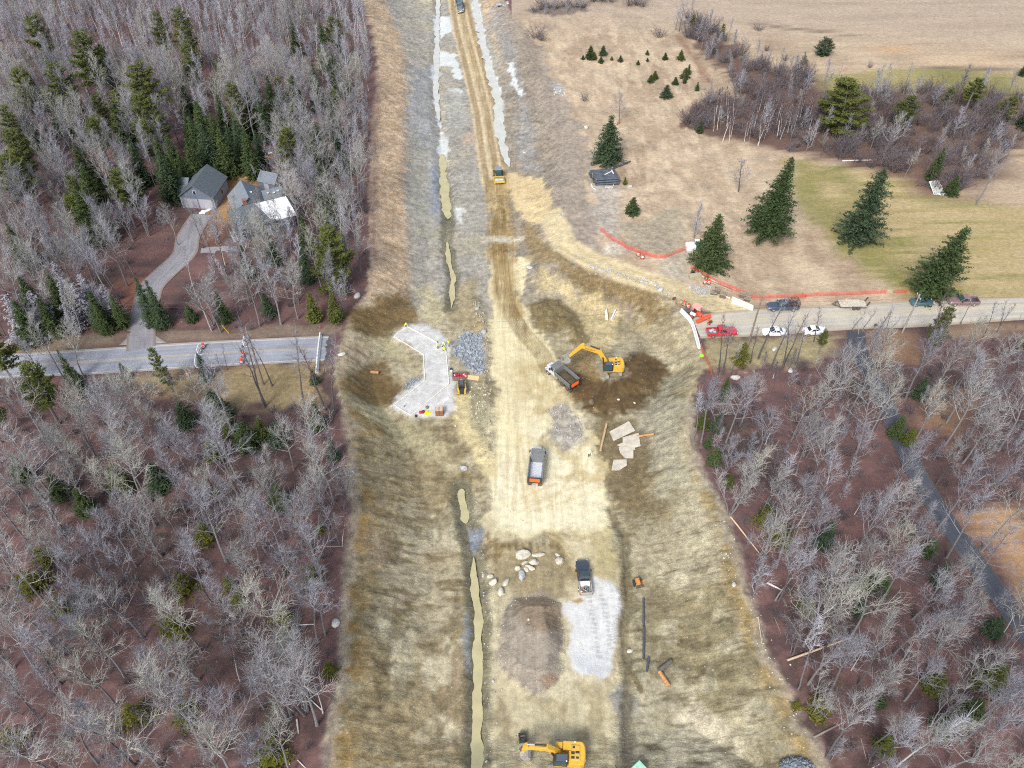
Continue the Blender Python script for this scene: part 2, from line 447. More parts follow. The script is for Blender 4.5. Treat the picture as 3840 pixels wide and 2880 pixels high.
paint(G2(6, [(150, 560), (560, 545), (950, 520), (1080, 520), (1000, 640), (760, 700), (400, 720), (200, 720)]), (176, 164, 124), 2.5, 1.5, .85, None, stony=.3, grass=.9)
paint(G2(6, [(1560, 480), (2212, 440), (2212, 520), (1700, 560)]), (150, 128, 104), 3, 1.5, .8)
paint(G2(9, [(1830, 60), (2000, 0), (2212, 0), (2400, 300), (2400, 700), (2212, 560), (2000, 300)]), (196, 158, 118), 3, 1.5, .9)
paint(G2(6, [(1480, 900), (1900, 900), (2000, 1050), (1700, 1150), (1500, 1080)]), (158, 128, 96), 5, 3, .6)
paint(G2(4, [(-300, 560), (150, 545), (560, 540), (780, 480), (840, 480), (780, 580), (200, 640), (-300, 660)]), (140, 124, 104), 2, 1, .85, None, stony=.2)
paint(G2(4, [(990, 480), (1400, 500), (2150, 440), (2190, 520), (1060, 575)]), (140, 124, 108), 2, 1, .85, None, stony=.3)
paint(G2(4, [(600, 790), (1100, 770), (1500, 730), (2030, 700), (2080, 1000), (1900, 960), (1500, 1000), (1350, 900), (900, 850)]), (166, 148, 108), 3, 2, .85, None, stony=.3, grass=.8)
paint(G2(1, [(1000, 1220), (1120, 1050), (1250, 1000), (1500, 1020), (1700, 1000), (1740, 1090), (1560, 1230), (1450, 1300), (1480, 1420), (1380, 1560), (1290, 1540), (1340, 1380), (1420, 1310), (1430, 1190), (1260, 1100), (1120, 1180)]), (188, 148, 98), 2, 1.3, .85, None, grass=1)
paint(G2(1, [(1000, 1230), (1100, 1160), (1180, 1290), (1100, 1330), (960, 1420), (900, 1500), (880, 1440)]), (146, 96, 78), 2, 1, .8)
paint(G2(4, [(760, 150), (900, 100), (940, 300), (850, 380), (800, 500), (740, 480), (740, 300)]), (150, 100, 82), 2, 1.2, .85)
paint(G2('hse', [(560, 1080), (900, 1000), (1080, 1290), (760, 1350), (560, 1350)]), (122, 84, 72), 2, 1, .8)
inn = CD > -.5
e = sstep(-.7, .5, CD + (N3 - .5) * 1.4)
cut = e
blend(cut, (188, 177, 147), .85, .2, 0)
blend(cut * sstep(.42, .6, N1) * .8, (160, 149, 117)); blend(cut * sstep(.55, .72, N2) * .65, (186, 174, 146)); blend(cut * sstep(.56, .7, STK) * .5, (124, 112, 86))
south = sstep(104, 92, YY)
west = sstep(2, -8, XX); east = 1 - west
wS = cut * south * west
blend(wS * sstep(.44, .58, fbm(XX * .07, YY * .07, 101, 3)) * .8, (166, 150, 114)); blend(wS * sstep(.5, .66, STK) * .7, (136, 121, 88))
blend(wS * sstep(.60, .72, N1 * .6 + N2 * .4) * .9, (214, 205, 176)); blend(wS * sstep(4.5, 1.2, CD) * sstep(.42, .6, N2) * .75, (168, 136, 78))
blend(wS * sstep(.55, .68, fbm(XX * .2, YY * .12, 107, 4)) * .4, (166, 146, 126)); blend(wS * sstep(.58, .68, NW) * .7, (205, 196, 166)); blend(wS * sstep(.56, .66, fbm(XX * .5, YY * .35, 109, 4)) * .55, (118, 104, 74))
eS = cut * south * sstep(12, 16, XX)
blend(eS * .8, (176, 167, 138)); blend(eS * sstep(.46, .6, fbm(XX * .08 - YY * .02, YY * .06, 111, 3)) * .8, (140, 129, 97)); blend(eS * sstep(.5, .63, N2) * .6, (190, 183, 156))
blend(eS * sstep(3.4, 1.2, CD) * sstep(.4, .6, N2) * .7, (168, 140, 84)); blend(eS * sstep(.54, .66, fbm(XX * .12, YY * .1, 113, 4)) * .8, (212, 202, 174)); blend(eS * sstep(.6, .7, STK) * .6, (104, 92, 66))
nW = cut * sstep(118, 132, YY) * west
tan_ = nW * sstep(9, 6, CD + (N2 - .5) * 3)
blend(nW * .9, (172, 168, 158)); blend(nW * sstep(.5, .64, N1) * .6, (186, 178, 152)); blend(tan_ * .92, (212, 186, 154))
blend(tan_ * sstep(.5, .64, STK) * .65, (190, 160, 126)); blend(tan_ * sstep(6, 8, CD + (N2 - .5) * 4) * .5, (172, 150, 120)); blend(tan_ * sstep(.55, .7, N2) * .5, (222, 194, 158))
paint(G2(2, [(460, 430), (590, 430), (620, 700), (640, 1100), (660, 1400), (580, 1480), (480, 1350), (450, 900)]), (158, 160, 162), 2, 1.5, .75, None, stony=.3)
paint(G2(2, [(570, 1080), (640, 1060), (655, 1340), (575, 1370)]), (140, 148, 164), 1.5, 1, .7)
paint(G2(2, [(480, 850), (560, 950), (600, 1150), (590, 1500), (700, 1600), (500, 1500), (470, 1100)]), (176, 172, 152), 2, 2, .6)
nE = cut * sstep(122, 134, YY) * sstep(-1, 3, XX + YY * .03 - 3)
blend(nE * .9, (160, 150, 134)); blend(nE * sstep(.48, .62, N1) * .7, (174, 158, 138)); blend(nE * sstep(.52, .66, STK) * .5, (130, 122, 110)); blend(nE * sstep(.56, .68, N2) * .5, (176, 172, 164))
paint(G2(2, [(950, 30), (1040, 20), (1140, 250), (1200, 640), (1300, 1080), (1180, 1110), (1120, 1000), (1150, 700), (1080, 400), (960, 170)]), (160, 158, 154), 2, 1.5, .75)
paint(G2(2, [(1010, 40), (1090, 90), (1200, 220), (1300, 320), (1360, 480), (1440, 620), (1540, 800), (1600, 960), (1610, 1200), (1680, 1450), (1700, 1600), (1560, 1620), (1430, 1480), (1380, 1300), (1340, 1080), (1290, 800), (1200, 600), (1130, 300)]), (164, 152, 138), 3, 2, .92, None, stony=.5, grass=.3)
paint(G2(2, [(1190, 190), (1290, 330), (1280, 500), (1200, 640), (1180, 500), (1160, 300)]), (150, 138, 122), 3, 2, .7)
paint(G2(2, [(1380, 520), (1450, 560), (1440, 610), (1370, 590)]), (184, 184, 186), 1.5, 1, .8, None, stony=1)
paint(G2(2, [(1590, 1180), (1780, 1190), (1790, 1300), (1800, 1480), (1760, 1560), (1660, 1480), (1620, 1300)]), (186, 178, 166), 3, 1.5, .85, None, stony=.6)
paint(G2(2, [(1800, 1420), (2200, 1330), (2212, 1560), (2000, 1640), (1850, 1600)]), (172, 162, 140), 4, 2, .8, None, stony=.5)
paint(G2('fen', [(560, 330), (790, 250), (830, 300), (810, 440), (840, 520), (700, 470), (560, 400)]), (188, 180, 160), 2, 1.2, .85, None, stony=.5)
paint(G2(2, [(1700, 1560), (1790, 1540), (1800, 1620), (1690, 1625)]), (206, 200, 182), 1.5, 1, .85, None, stony=.8)
for pl, k in (([(610, 95), (720, 110), (735, 200), (690, 215), (650, 260), (640, 210), (600, 190)], .9), ([(640, 340), (750, 350), (790, 520), (740, 500), (720, 430), (650, 420), (600, 450)], .8),
              ([(860, 0), (890, 0), (905, 110), (930, 250), (960, 380), (1020, 520), (1030, 590), (985, 575), (945, 450), (900, 300), (865, 150), (835, 20)], .95),
              ([(1075, 400), (1110, 400), (1140, 520), (1170, 610), (1130, 580), (1100, 480)], .8), ([(1030, 640), (1060, 640), (1070, 700), (1040, 700)], .5),
              ([(600, 430), (640, 460), (620, 600), (640, 720), (690, 900), (690, 1040), (640, 1040), (640, 860), (610, 720), (605, 560)], .75),
              ([(690, 560), (800, 570), (800, 600), (690, 580)], .6), ([(740, 1320), (790, 1340), (790, 1440), (740, 1380)], .55)):
    paint(G2(2, pl), (222, 226, 224), .8, .9, min(1, k * 1.15), None, stony=.05, wet=.75)  # standing water; the sky's reflection is painted in as a pale colour
paint(G2(2, [(650, 570), (810, 600), (830, 800), (700, 880), (660, 720)]), (182, 182, 174), 3, 2, .7, None, wet=.2)
paint(G2(2, [(800, 840), (890, 840), (880, 900), (810, 920)]), (196, 172, 150), 1.5, 1, .8)
paint(G2(2, [(230, 400), (250, 560), (200, 760), (210, 1000), (190, 1240), (200, 1600), (240, 1650), (250, 1200), (245, 800), (265, 560)]), (158, 132, 116), 1.2, .7, .8)
BRN = (122, 100, 62)
for pl in ([(70, 400), (250, 275), (440, 245), (490, 330), (535, 440), (430, 460), (340, 520), (200, 540), (90, 480)], [(180, 690), (300, 650), (380, 760), (420, 860), (380, 960), (300, 970), (150, 950), (30, 890), (60, 780)]):
    paint(G2(5, pl), BRN, 2, 1.4, .92, None, stony=.5)
paint(G2(5, [(90, 400), (240, 300), (420, 290), (420, 380), (280, 480), (140, 500)]), (96, 78, 47), 3, 2, .6, STK * 1.4)
paint(G2(5, [(200, 820), (330, 800), (370, 950), (180, 920)]), (112, 92, 54), 3, 2, .6)
paint(G2(5, [(480, 230), (600, 210), (690, 330), (700, 420), (600, 460), (530, 420)]), (196, 186, 150), 2, 1.5, .85)
paint(G2(5, [(210, 540), (340, 560), (470, 660), (500, 740), (380, 740), (280, 640)]), (190, 180, 142), 2, 1.3, .85)
paint(G2(5, [(0, 590), (110, 560), (200, 620), (190, 700), (20, 760)]), (180, 162, 134), 2, 1.2, .85)
paint(G2(5, [(400, 880), (470, 790), (530, 800), (430, 880)]), (140, 148, 156), 1, .7, .8, None, stony=1)
paint(G2(5, [(60, 920), (300, 1010), (520, 1080), (700, 1220), (720, 1340), (560, 1300), (260, 1120), (80, 1010)]), (190, 180, 142), 3, 2, .85)
paint(G2(5, [(60, 960), (200, 1060), (330, 1150), (200, 1120), (60, 1040)]), (146, 122, 76), 2, 1.6, .8)
paint(G2(5, [(1380, 100), (1440, 60), (1600, 110), (1800, 150), (2000, 220), (2100, 300), (2130, 480), (2120, 620), (1960, 600), (1880, 480), (1860, 380), (1700, 300), (1500, 200)]), (140, 118, 78), 3, 2, .9, None, stony=.7)
paint(G2(5, [(1400, 130), (1500, 180), (1640, 230), (1820, 290), (1960, 330), (2010, 400), (1900, 470), (1870, 390), (1700, 310), (1540, 250)]), (90, 72, 45), 2, 1.5, .75)
paint(G2(5, [(1900, 480), (2010, 400), (2100, 430), (2120, 620), (1950, 620), (1830, 600)]), (174, 164, 136), 3, 2, .8)
paint(G2(5, [(1880, 330), (1890, 400), (1850, 470), (1800, 520), (1830, 440), (1820, 340), (1700, 290), (1720, 280)]), (156, 138, 122), .8, .4, .7, None, wet=.3)
paint(G2(5, [(1380, 110), (1450, 180), (1500, 210), (1480, 225), (1400, 170)]), (176, 166, 138), .8, .4, .7, None, wet=.5)
paint(G2(5, [(1230, 120), (1360, 130), (1500, 220), (1700, 300), (1820, 350), (1840, 420), (1780, 520), (1700, 660), (1590, 640), (1580, 520), (1500, 380), (1400, 270), (1250, 260)]), (204, 186, 140), 3, 2, .85)
DARK = G2(5, [(1400, 800), (1520, 760), (1640, 800), (1830, 780), (1850, 640), (1950, 610), (2100, 740), (2135, 870), (2050, 940), (1900, 1020), (1700, 1060), (1560, 1000), (1480, 900)])
paint(G2(5, [(1480, 600), (1640, 600), (1680, 800), (1500, 1000), (1440, 880), (1530, 800), (1480, 690)]), (146, 122, 82), 2, 1.5, .9)
paint(DARK, (92, 72, 43), 2, 1.3, .95, None, stony=.35)
dk = sstep(-1, 1, poly_dist(XX, YY, DARK))
ring = np.hypot(XX - EXM[0], YY - EXM[1])
blend(dk * sstep(.5, .62, fbm(np.arctan2(YY - EXM[1], XX - EXM[0]) * 9, ring * .25, 121, 3)) * .6, (74, 57, 33)); blend(dk * sstep(.55, .7, N2) * .4, (126, 100, 60))
paint(G2(5, [(1200, 320), (1300, 270), (1430, 290), (1540, 400), (1590, 560), (1500, 600), (1450, 500), (1230, 480)]), (126, 110, 74), 2, 1.4, .9, None, stony=.5)
paint(G2(5, [(1480, 600), (1580, 590), (1700, 660), (1640, 800), (1500, 720)]), (142, 122, 84), 2, 1.2, .8)
paint(G2(5, [(1640, 1060), (1900, 1030), (2000, 1200), (2060, 1659), (1800, 1700), (1680, 1500), (1600, 1300)]), (126, 110, 78), 3, 2, .85, None, stony=.7)
paint(G2(5, [(1900, 1040), (2120, 900), (2212, 1100), (2212, 1500), (2060, 1500), (2000, 1200)]), (178, 172, 148), 3, 2.2, .8, None, stony=.9)
paint(G2(5, [(2030, 820), (2140, 800), (2150, 900), (2050, 950)]), (178, 172, 146), 3, 2, .8, None, stony=.8)
paint(G2(2, [(700, 0), (830, 0), (880, 260), (960, 500), (1020, 900), (1040, 1080), (900, 1080), (860, 640), (760, 300)]), (170, 150, 122), 2, 1, .9)
CENT = G2(5, [(880, 60), (900, 300), (960, 600), (900, 900), (940, 1300), (930, 1700)])
SAND = G2(5, [(960, 0), (1130, 0), (1200, 140), (1150, 260), (1260, 480), (1400, 680), (1430, 860), (1500, 960), (1580, 1060), (1640, 1250), (1680, 1480), (1760, 1659)]) + \
    G2(8, [(1745, 20), (1700, 150), (1560, 190), (1420, 160), (1330, 160), (1200, 215), (1100, 190), (1000, 140), (950, 60), (940, -20)]) + G2(5, [(940, 1500), (960, 1200), (985, 1000), (990, 800), (975, 600), (955, 400), (945, 200)])
paint(SAND, (226, 214, 172), 1.4, 1.5, .96, None, stony=.12, grass=0)
sw_ = sstep(-.5, 2, poly_dist(XX, YY, SAND))
blend(sw_ * sstep(.5, .66, N1) * .55, (198, 178, 132)); blend(sw_ * sstep(.5, .64, LNG) * .4, (190, 170, 124)); blend(sw_ * sstep(.52, .68, N2) * .5, (238, 228, 192))
blend(sw_ * sstep(-10, 8, -YY + 96 + (N1 - .5) * 12) * .75, (240, 232, 200))
paint(G2(5, [(960, 500), (1060, 500), (1120, 640), (1130, 900), (1180, 1200), (1000, 1300), (960, 1100), (1000, 800)]), (232, 220, 178), 2.5, 1.5, .8)
paint(G2(5, [(1130, 700), (1400, 720), (1500, 960), (1620, 1250), (1650, 1450), (1450, 1440), (1300, 1100), (1150, 900)]), (190, 170, 122), 3, 2.5, .75, sstep(.38, .62, N2))
paint(G2(5, [(1340, 980), (1460, 960), (1560, 1080), (1560, 1180), (1460, 1230), (1330, 1140)]), (176, 172, 164), 2, 1.6, .75, None, stony=1)
paint(G2(5, [(1400, 840), (1450, 860), (1420, 960), (1380, 900)]), (224, 206, 164), 1, .8, .7)
def tracks(pts, offs, w, rgb, k=.6, wob=.35):
    for o in offs:
        q = []
        for i, p in enumerate(pts):
            a, b = pts[max(i - 1, 0)], pts[min(i + 1, len(pts) - 1)]
            dx, dy = b[0] - a[0], b[1] - a[1]; l = math.hypot(dx, dy) or 1
            q.append((p[0] - dy / l * o, p[1] + dx / l * o))
        paintline(q, w, rgb, .5, wob, k, .45 + LNG)
UP = G2(2, [(760, -40), (775, 60), (800, 200), (835, 330), (880, 500), (930, 700), (960, 900), (985, 1060), (1010, 1180), (1020, 1330), (1030, 1480), (1035, 1600)]) + G2(5, [(1040, 60), (1060, 240), (1100, 380), (1180, 500), (1300, 640), (1380, 800)])
for a, b in ((0, 14),):
    paintline(UP[:9], 7.2, (202, 184, 148), 1.2, .5, .9, None, stony=.2)
paint(G2(2, [(940, 1180), (1080, 1180), (1100, 1420), (1150, 1560), (950, 1659), (960, 1400)]), (212, 192, 144), 2, 1, .9)
tracks(UP[:13], (-2.6, -1.9, .2, 1.0, 2.5, 3.1), .75, (160, 136, 98), .75)
tracks(UP[:9], (-1.1, 1.8, -3.4), .6, (222, 206, 170), .7)
paintline(UP[8:15], 4.8, (166, 140, 92), 1.6, .9, .75, sstep(.3, .6, LNG + .1))
for k_, (a_, b_) in enumerate((((1160, 1640), (1150, 900)), ((1240, 1640), (1180, 1000)), ((1030, 1500), (1020, 500)), ((1330, 1640), (1200, 1180)), ((1400, 1600), (1560, 1300)), ((1100, 1640), (1400, 1500)), ((1200, 1620), (1640, 1480)))):
    m_ = ((a_[0] + b_[0]) / 2 + 25 * (-1) ** k_, (a_[1] + b_[1]) / 2)
    tracks(G2(5, [a_, m_, b_]), (-1.0, 1.0), .42, (206, 190, 146), .55, .2)
tracks(UP[9:], (-1.6, -1.1, -.5, .1, .7, 1.3), .32, (128, 104, 62), .75, .25)
paintline(G2(2, [(930, 1535), (1000, 1525), (1160, 1525)]), 2.6, (206, 196, 172), 1, .6, .9)
paint(G2(2, [(1040, 1060), (1180, 1120), (1310, 1130), (1320, 1190), (1400, 1400), (1430, 1520), (1500, 1620), (1440, 1560), (1300, 1440), (1180, 1400), (1100, 1300), (1060, 1180)]), (216, 194, 148), 1.8, 1, .92, None, stony=.2)
paint(G2(2, [(1180, 1280), (1330, 1320), (1400, 1450), (1300, 1430), (1160, 1380)]), (228, 206, 160), 2.5, 1.5, .7)
paint(G2(2, [(1130, 1420), (1250, 1450), (1330, 1560), (1480, 1700), (1300, 1659), (1200, 1600)]), (152, 132, 92), 2, 1.3, .85, None, stony=.6)
paintline([(p[0], p[1]) for p in G(0, [(1190, 470), (1222, 525), (1262, 556), (1335, 583), (1420, 610), (1500, 642), (1590, 672)])], 5.6, (216, 200, 160), 1.4, .6, .95, None, stony=.2)
tracks([(p[0], p[1]) for p in G(0, [(1222, 525), (1262, 556), (1335, 583), (1420, 610), (1500, 642)])], (-1.4, 1.1), .7, (190, 170, 126), .6)
paint(G2('fen', [(640, 560), (760, 520), (900, 600), (1020, 640), (1130, 660), (1260, 740), (1000, 740), (800, 690)]), (206, 190, 150), 2, 1, .9, None, stony=.3)
paint(G2('fen', [(820, 540), (980, 540), (1000, 580), (920, 600), (820, 560)]), (186, 182, 172), 1.2, .8, .8, None, stony=1)
paintline(G2(5, [(790, 900), (790, 1040), (830, 1140), (900, 1250), (960, 1380)]), 3.2, (220, 204, 156), 1.4, .6, .9)
paint(G2(5, [(800, 820), (880, 760), (950, 900), (930, 1180), (860, 1060), (830, 900)]), (170, 164, 134), 2, 1.3, .8, None, stony=.8)
paint(G2(5, [(690, 260), (900, 120), (930, 480), (760, 480), (700, 420)]), (168, 152, 112), 2, 1.5, .7, None, stony=.8)
paint(G2(5, [(790, 500), (905, 520), (935, 640), (920, 770), (870, 775), (780, 690), (715, 655), (760, 560)]), (150, 158, 166), 1.5, 1, .9, None, stony=1)
paint(PAD, (214, 214, 211), .8, .55, .97, None, stony=.25, grass=0)
pdm = sstep(-.5, 1, poly_dist(XX, YY, PAD))
blend(pdm * sstep(.5, .66, N2) * .3, (200, 200, 199))
LOW = G2(8, [(940, 60), (1000, 150), (1200, 225), (1420, 170), (1560, 190), (1700, 160), (1800, 400), (1830, 900), (1800, 1659), (1810, 1800), (930, 1800), (930, 1200), (945, 800), (930, 400)])
paint(LOW, (204, 193, 158), 1.5, .8, .95, None, stony=.35, grass=0)
lo_ = sstep(-.5, 1.5, poly_dist(XX, YY, LOW))
blend(lo_ * sstep(.48, .62, N1) * .6, (216, 206, 174)); blend(lo_ * sstep(.54, .7, N2) * .5, (160, 144, 106))
paint(G2(8, [(960, 210), (1440, 210), (1500, 400), (1440, 560), (1180, 580), (1000, 500), (950, 330)]), (160, 144, 110), 2, 1.2, .85, None, stony=.6)
blend(lo_ * sstep(.58, .68, N3 * .5 + N2 * .5) * sstep(74, 70, -(-YY)) * 0, (120, 104, 72))
paint(G2(8, [(960, 210), (1060, 240), (1010, 340), (950, 320)]), (126, 106, 66), 1.2, 1, .7, sstep(.4, .6, N3))
for i in range(9):
    a = C(8, [(1040 + i * 45, 225), (1046 + i * 45, 262)])
    paintline([(p[0], p[1]) for p in gpts(a)], .45, (120, 102, 66), .4, .2, .8)
paint(G2(8, [(1280, 160), (1420, 160), (1460, 260), (1440, 380), (1390, 300)]), (150, 132, 92), 1.5, 1, .75)
tracks(G2(8, [(1340, 150), (1440, 210), (1490, 300), (1530, 380)]), (-.5, .5), .35, (214, 196, 150), .8, .15)
tracks(G2(8, [(1500, 150), (1600, 230), (1660, 330), (1690, 420)]), (-.9, -.3, .4, 1.0), .35, (208, 190, 142), .75, .15)
paint(G2(8, [(1600, 150), (1720, 140), (1800, 380), (1720, 470), (1650, 330)]), (186, 172, 126), 2, 1.2, .7)
paint(G2(8, [(940, 540), (1100, 500), (1060, 640), (1000, 780), (1010, 1050), (1060, 1140), (980, 1200), (940, 900)]), (196, 186, 152), 1.5, 1, .8)
paint(PILE, (160, 150, 136), 1.0, .9, .97, None, stony=.45)
paint(G2(8, [(1180, 590), (1410, 620), (1400, 720), (1320, 800), (1240, 800), (1160, 740)]), (152, 132, 106), 1.5, 1.2, .8)
paint(G2(8, [(1300, 1080), (1380, 1060), (1400, 1130), (1330, 1150)]), (158, 130, 106), .8, .5, .8)
paint(GPATCH, (220, 221, 219), .9, .6, .96, None, stony=.1)
paint(G2(8, [(1500, 950), (1720, 940), (1740, 1020), (1680, 1062), (1570, 1048)]), (204, 207, 210), 1.0, .6, .8)
gp_ = sstep(0, 1, poly_dist(XX, YY, GPATCH))
for o in (0, 1):
    ln = G2(8, [(1600 + o * 80, 560), (1630 + o * 90, 760), (1660 + o * 70, 950)])
    paintline(ln, .75, (176, 178, 178), .4, .25, .75, gp_ * sstep(.35, .5, np.sin(YY * 9 + XX * 2) * .5 + .5))
paint(G2(8, [(1488, 592), (1545, 572), (1562, 596), (1520, 608)]), (166, 140, 82), .5, .3, .95, None, stony=0, wet=.85)
paint(G2(8, [(1010, 1180), (1060, 1200), (1130, 1400), (1110, 1500), (1040, 1470)]), (150, 136, 106), 1.2, .8, .8)
paint(G2(8, [(1770, 1180), (1840, 1100), (1880, 1400), (1870, 1659), (1800, 1659)]), (152, 154, 158), 1.5, .9, .85, None, stony=.9)
for i in range(15):
    paintline(G2('bot', [(1740 + i * 13, 10 + i * 25), (1782 + i * 13, 2 + i * 24)]), .28, (112, 98, 66), .3, .1, .85)
paint(G2(8, [(1800, 400), (1850, 420), (1830, 700), (1790, 900), (1790, 740), (1830, 620)]), (132, 112, 74), .8, .5, .75)
for pts, wd in ((DITCH_LOW, 3.6), (DITCH_UP[6:], 3.0)):
    paintline(pts, wd, (122, 118, 96), 1.0, .6, .8, None, stony=.7, wet=.15)
paintline(DITCH_R, 1.6, (118, 108, 82), .9, .6, .8, None, stony=.7)
paint(G2(8, [(830, 140), (905, 150), (900, 200), (860, 280), (830, 230)]), (144, 152, 164), .8, .5, .9, None, stony=1)
paint(G2(8, [(800, 640), (850, 740), (840, 1050), (800, 1060)]), (160, 168, 172), 1, .8, .6, None, stony=1)
ed = sstep(1.3, .3, np.abs(CD + (N2 - .5) * 2)) * sstep(100, 92, YY)
blend(ed * .55, (176, 164, 148), 1.0)
paint(G2(4, [(2080, 530), (2110, 540), (2090, 680), (2060, 670)]), (96, 100, 106), .6, .6, .9, None, stony=1)

me = bpy.data.meshes.new('ground')
me.vertices.add(NX * NY)
me.vertices.foreach_set('co', np.stack([XX, YY, ZZ], 1).astype(np.float32).ravel())
ii, jj = np.meshgrid(np.arange(NX - 1), np.arange(NY - 1))
b0 = (jj * NX + ii).ravel()
q = np.stack([b0, b0 + 1, b0 + 1 + NX, b0 + NX], 1).astype(np.int32)
me.loops.add(q.size); me.loops.foreach_set('vertex_index', q.ravel())
me.polygons.add(len(q)); me.polygons.foreach_set('loop_start', np.arange(0, q.size, 4, dtype=np.int32))
me.polygons.foreach_set('use_smooth', np.ones(len(q), bool))
stre = np.zeros((len(XX), 3))
stre[:, 0] = cut * sstep(.12, .3, np.hypot(*np.gradient(ZZ.reshape(NY, NX), gy, gx)).ravel()) * sstep(.4, 1.5, CD)
hw_ = sstep(-.5, 2, poly_dist(XX, YY, SAND)) * .9
hw_ = np.maximum(hw_, sstep(4.2, 3.2, line_dist(XX, YY, UP)))
stre[:, 1] = np.maximum(hw_, lo_ * .55)
for nm, arr in (('soil', col), ('cover', msk), ('grain', stre)):
    at = me.attributes.new(nm, 'FLOAT_COLOR', 'POINT')
    at.data.foreach_set('color', np.concatenate([np.clip(arr, 0, 1), np.ones((len(arr), 1))], 1).astype(np.float32).ravel())
me.update(); me.validate()

gm = bpy.data.materials.new('soil and grass')
gm.use_nodes = True
nt = gm.node_tree; bs = nt.nodes['Principled BSDF']
def nd(t, **k):
    n = nt.nodes.new(t)
    for a, b in k.items(): setattr(n, a, b)
    return n
def lk(a, b): nt.links.new(a, b)
geo = nd('ShaderNodeNewGeometry')
a1 = nd('ShaderNodeAttribute', attribute_name='soil'); a2 = nd('ShaderNodeAttribute', attribute_name='cover')
sep = nd('ShaderNodeSeparateColor'); lk(a2.outputs['Color'], sep.inputs[0])
def noise(scale, detail=6, rough=.6, vec=None):
    n = nd('ShaderNodeTexNoise'); n.inputs['Scale'].default_value = scale; n.inputs['Detail'].default_value = detail; n.inputs['Roughness'].default_value = rough
    lk(vec if vec is not None else geo.outputs['Position'], n.inputs['Vector']); return n
def rng(v, a, b, c, d):
    n = nd('ShaderNodeMapRange'); lk(v, n.inputs[0])
    for i, q_ in enumerate((a, b, c, d)): n.inputs[i + 1].default_value = q_
    return n.outputs[0]
def mth(op, a, b):
    n = nd('ShaderNodeMath', operation=op)
    for i, q_ in enumerate((a, b)):
        if isinstance(q_, (int, float)): n.inputs[i].default_value = q_
        else: lk(q_, n.inputs[i])
    return n.outputs[0]
def mixc(f, a, b, bt='MIX'):
    n = nd('ShaderNodeMix', data_type='RGBA', blend_type=bt)
    if isinstance(f, (int, float)): n.inputs[0].default_value = f
    else: lk(f, n.inputs[0])
    for i, q_ in ((6, a), (7, b)):
        if isinstance(q_, tuple): n.inputs[i].default_value = (*q_, 1)
        else: lk(q_, n.inputs[i])
    return n.outputs[2]
nA = noise(.9, 8, .62); nB = noise(5.0, 5, .7); nC = noise(.23, 4)
nD = noise(2.1, 7, .75); 
rough_ = rng(sep.outputs[0], .1, .6, .3, 1.0)
def around(v, lo, hi): return mth('ADD', 1.0, mth('MULTIPLY', rng(v, .3, .7, lo - 1, hi - 1), rough_))
v1 = mth('MULTIPLY', around(nA.outputs[0], .62, 1.36), around(nC.outputs[0], .80, 1.2)); v2 = rng(nB.outputs[0], .25, .75, .88, 1.12)
crk = rng(mth('ABSOLUTE', mth('SUBTRACT', nD.outputs[0], .5), 0), 0, .045, .58, 1.0)          # clods and little erosion cracks
crk = mth('ADD', mth('MULTIPLY', crk, rng(sep.outputs[0], .2, .7, .0, .8)), mth('SUBTRACT', 1.0, rng(sep.outputs[0], .2, .7, .0, .8)))
vv = mth('MULTIPLY', mth('MULTIPLY', v1, v2), crk)
base = mixc(1.0, a1.outputs['Color'], vv, 'MULTIPLY')
mp = nd('ShaderNodeMapping'); mp.inputs['Scale'].default_value = (1.1, 3.4, 1); mp.inputs['Rotation'].default_value = (0, 0, .5)
lk(geo.outputs['Position'], mp.inputs['Vector'])
nH = noise(1.0, 8, .72, mp.outputs[0])
hv = rng(nH.outputs[0], .3, .7, .62, 1.3)
base = mixc(mth('MULTIPLY', sep.outputs[1], .85), base, mixc(1.0, base, hv, 'MULTIPLY'))
a3 = nd('ShaderNodeAttribute', attribute_name='grain'); s3 = nd('ShaderNodeSeparateColor'); lk(a3.outputs['Color'], s3.inputs[0])
nW_ = noise(.5, 3)
def stretched(sx, sy, det, warp):
    m_ = nd('ShaderNodeMapping'); m_.inputs['Scale'].default_value = (sx, sy, .4)
    ad = nd('ShaderNodeVectorMath', operation='MULTIPLY_ADD'); lk(nW_.outputs['Color'], ad.inputs[0]); ad.inputs[1].default_value = (warp, warp, 0); lk(geo.outputs['Position'], ad.inputs[2])
    lk(ad.outputs[0], m_.inputs['Vector']); return noise(1.0, det, .68, m_.outputs[0])
nS = stretched(.42, 2.6, 7, 1.6); nT = stretched(2.4, .10, 5, .9)
base = mixc(s3.outputs[0], base, mixc(1.0, base, rng(nS.outputs[0], .3, .7, .86, 1.16), 'MULTIPLY'))
ril = rng(mth('ABSOLUTE', mth('SUBTRACT', nS.outputs[0], .47), 0), 0, .014, .62, 1.0)
base = mixc(mth('MULTIPLY', s3.outputs[0], .8), base, mixc(1.0, base, ril, 'MULTIPLY'))
base = mixc(s3.outputs[1], base, mixc(1.0, base, rng(nT.outputs[0], .32, .68, .80, 1.14), 'MULTIPLY'))
rut = rng(mth('ABSOLUTE', mth('SUBTRACT', nT.outputs[0], .54), 0), 0, .012, .74, 1.0)
base = mixc(mth('MULTIPLY', s3.outputs[1], .75), base, mixc(1.0, base, rut, 'MULTIPLY'))
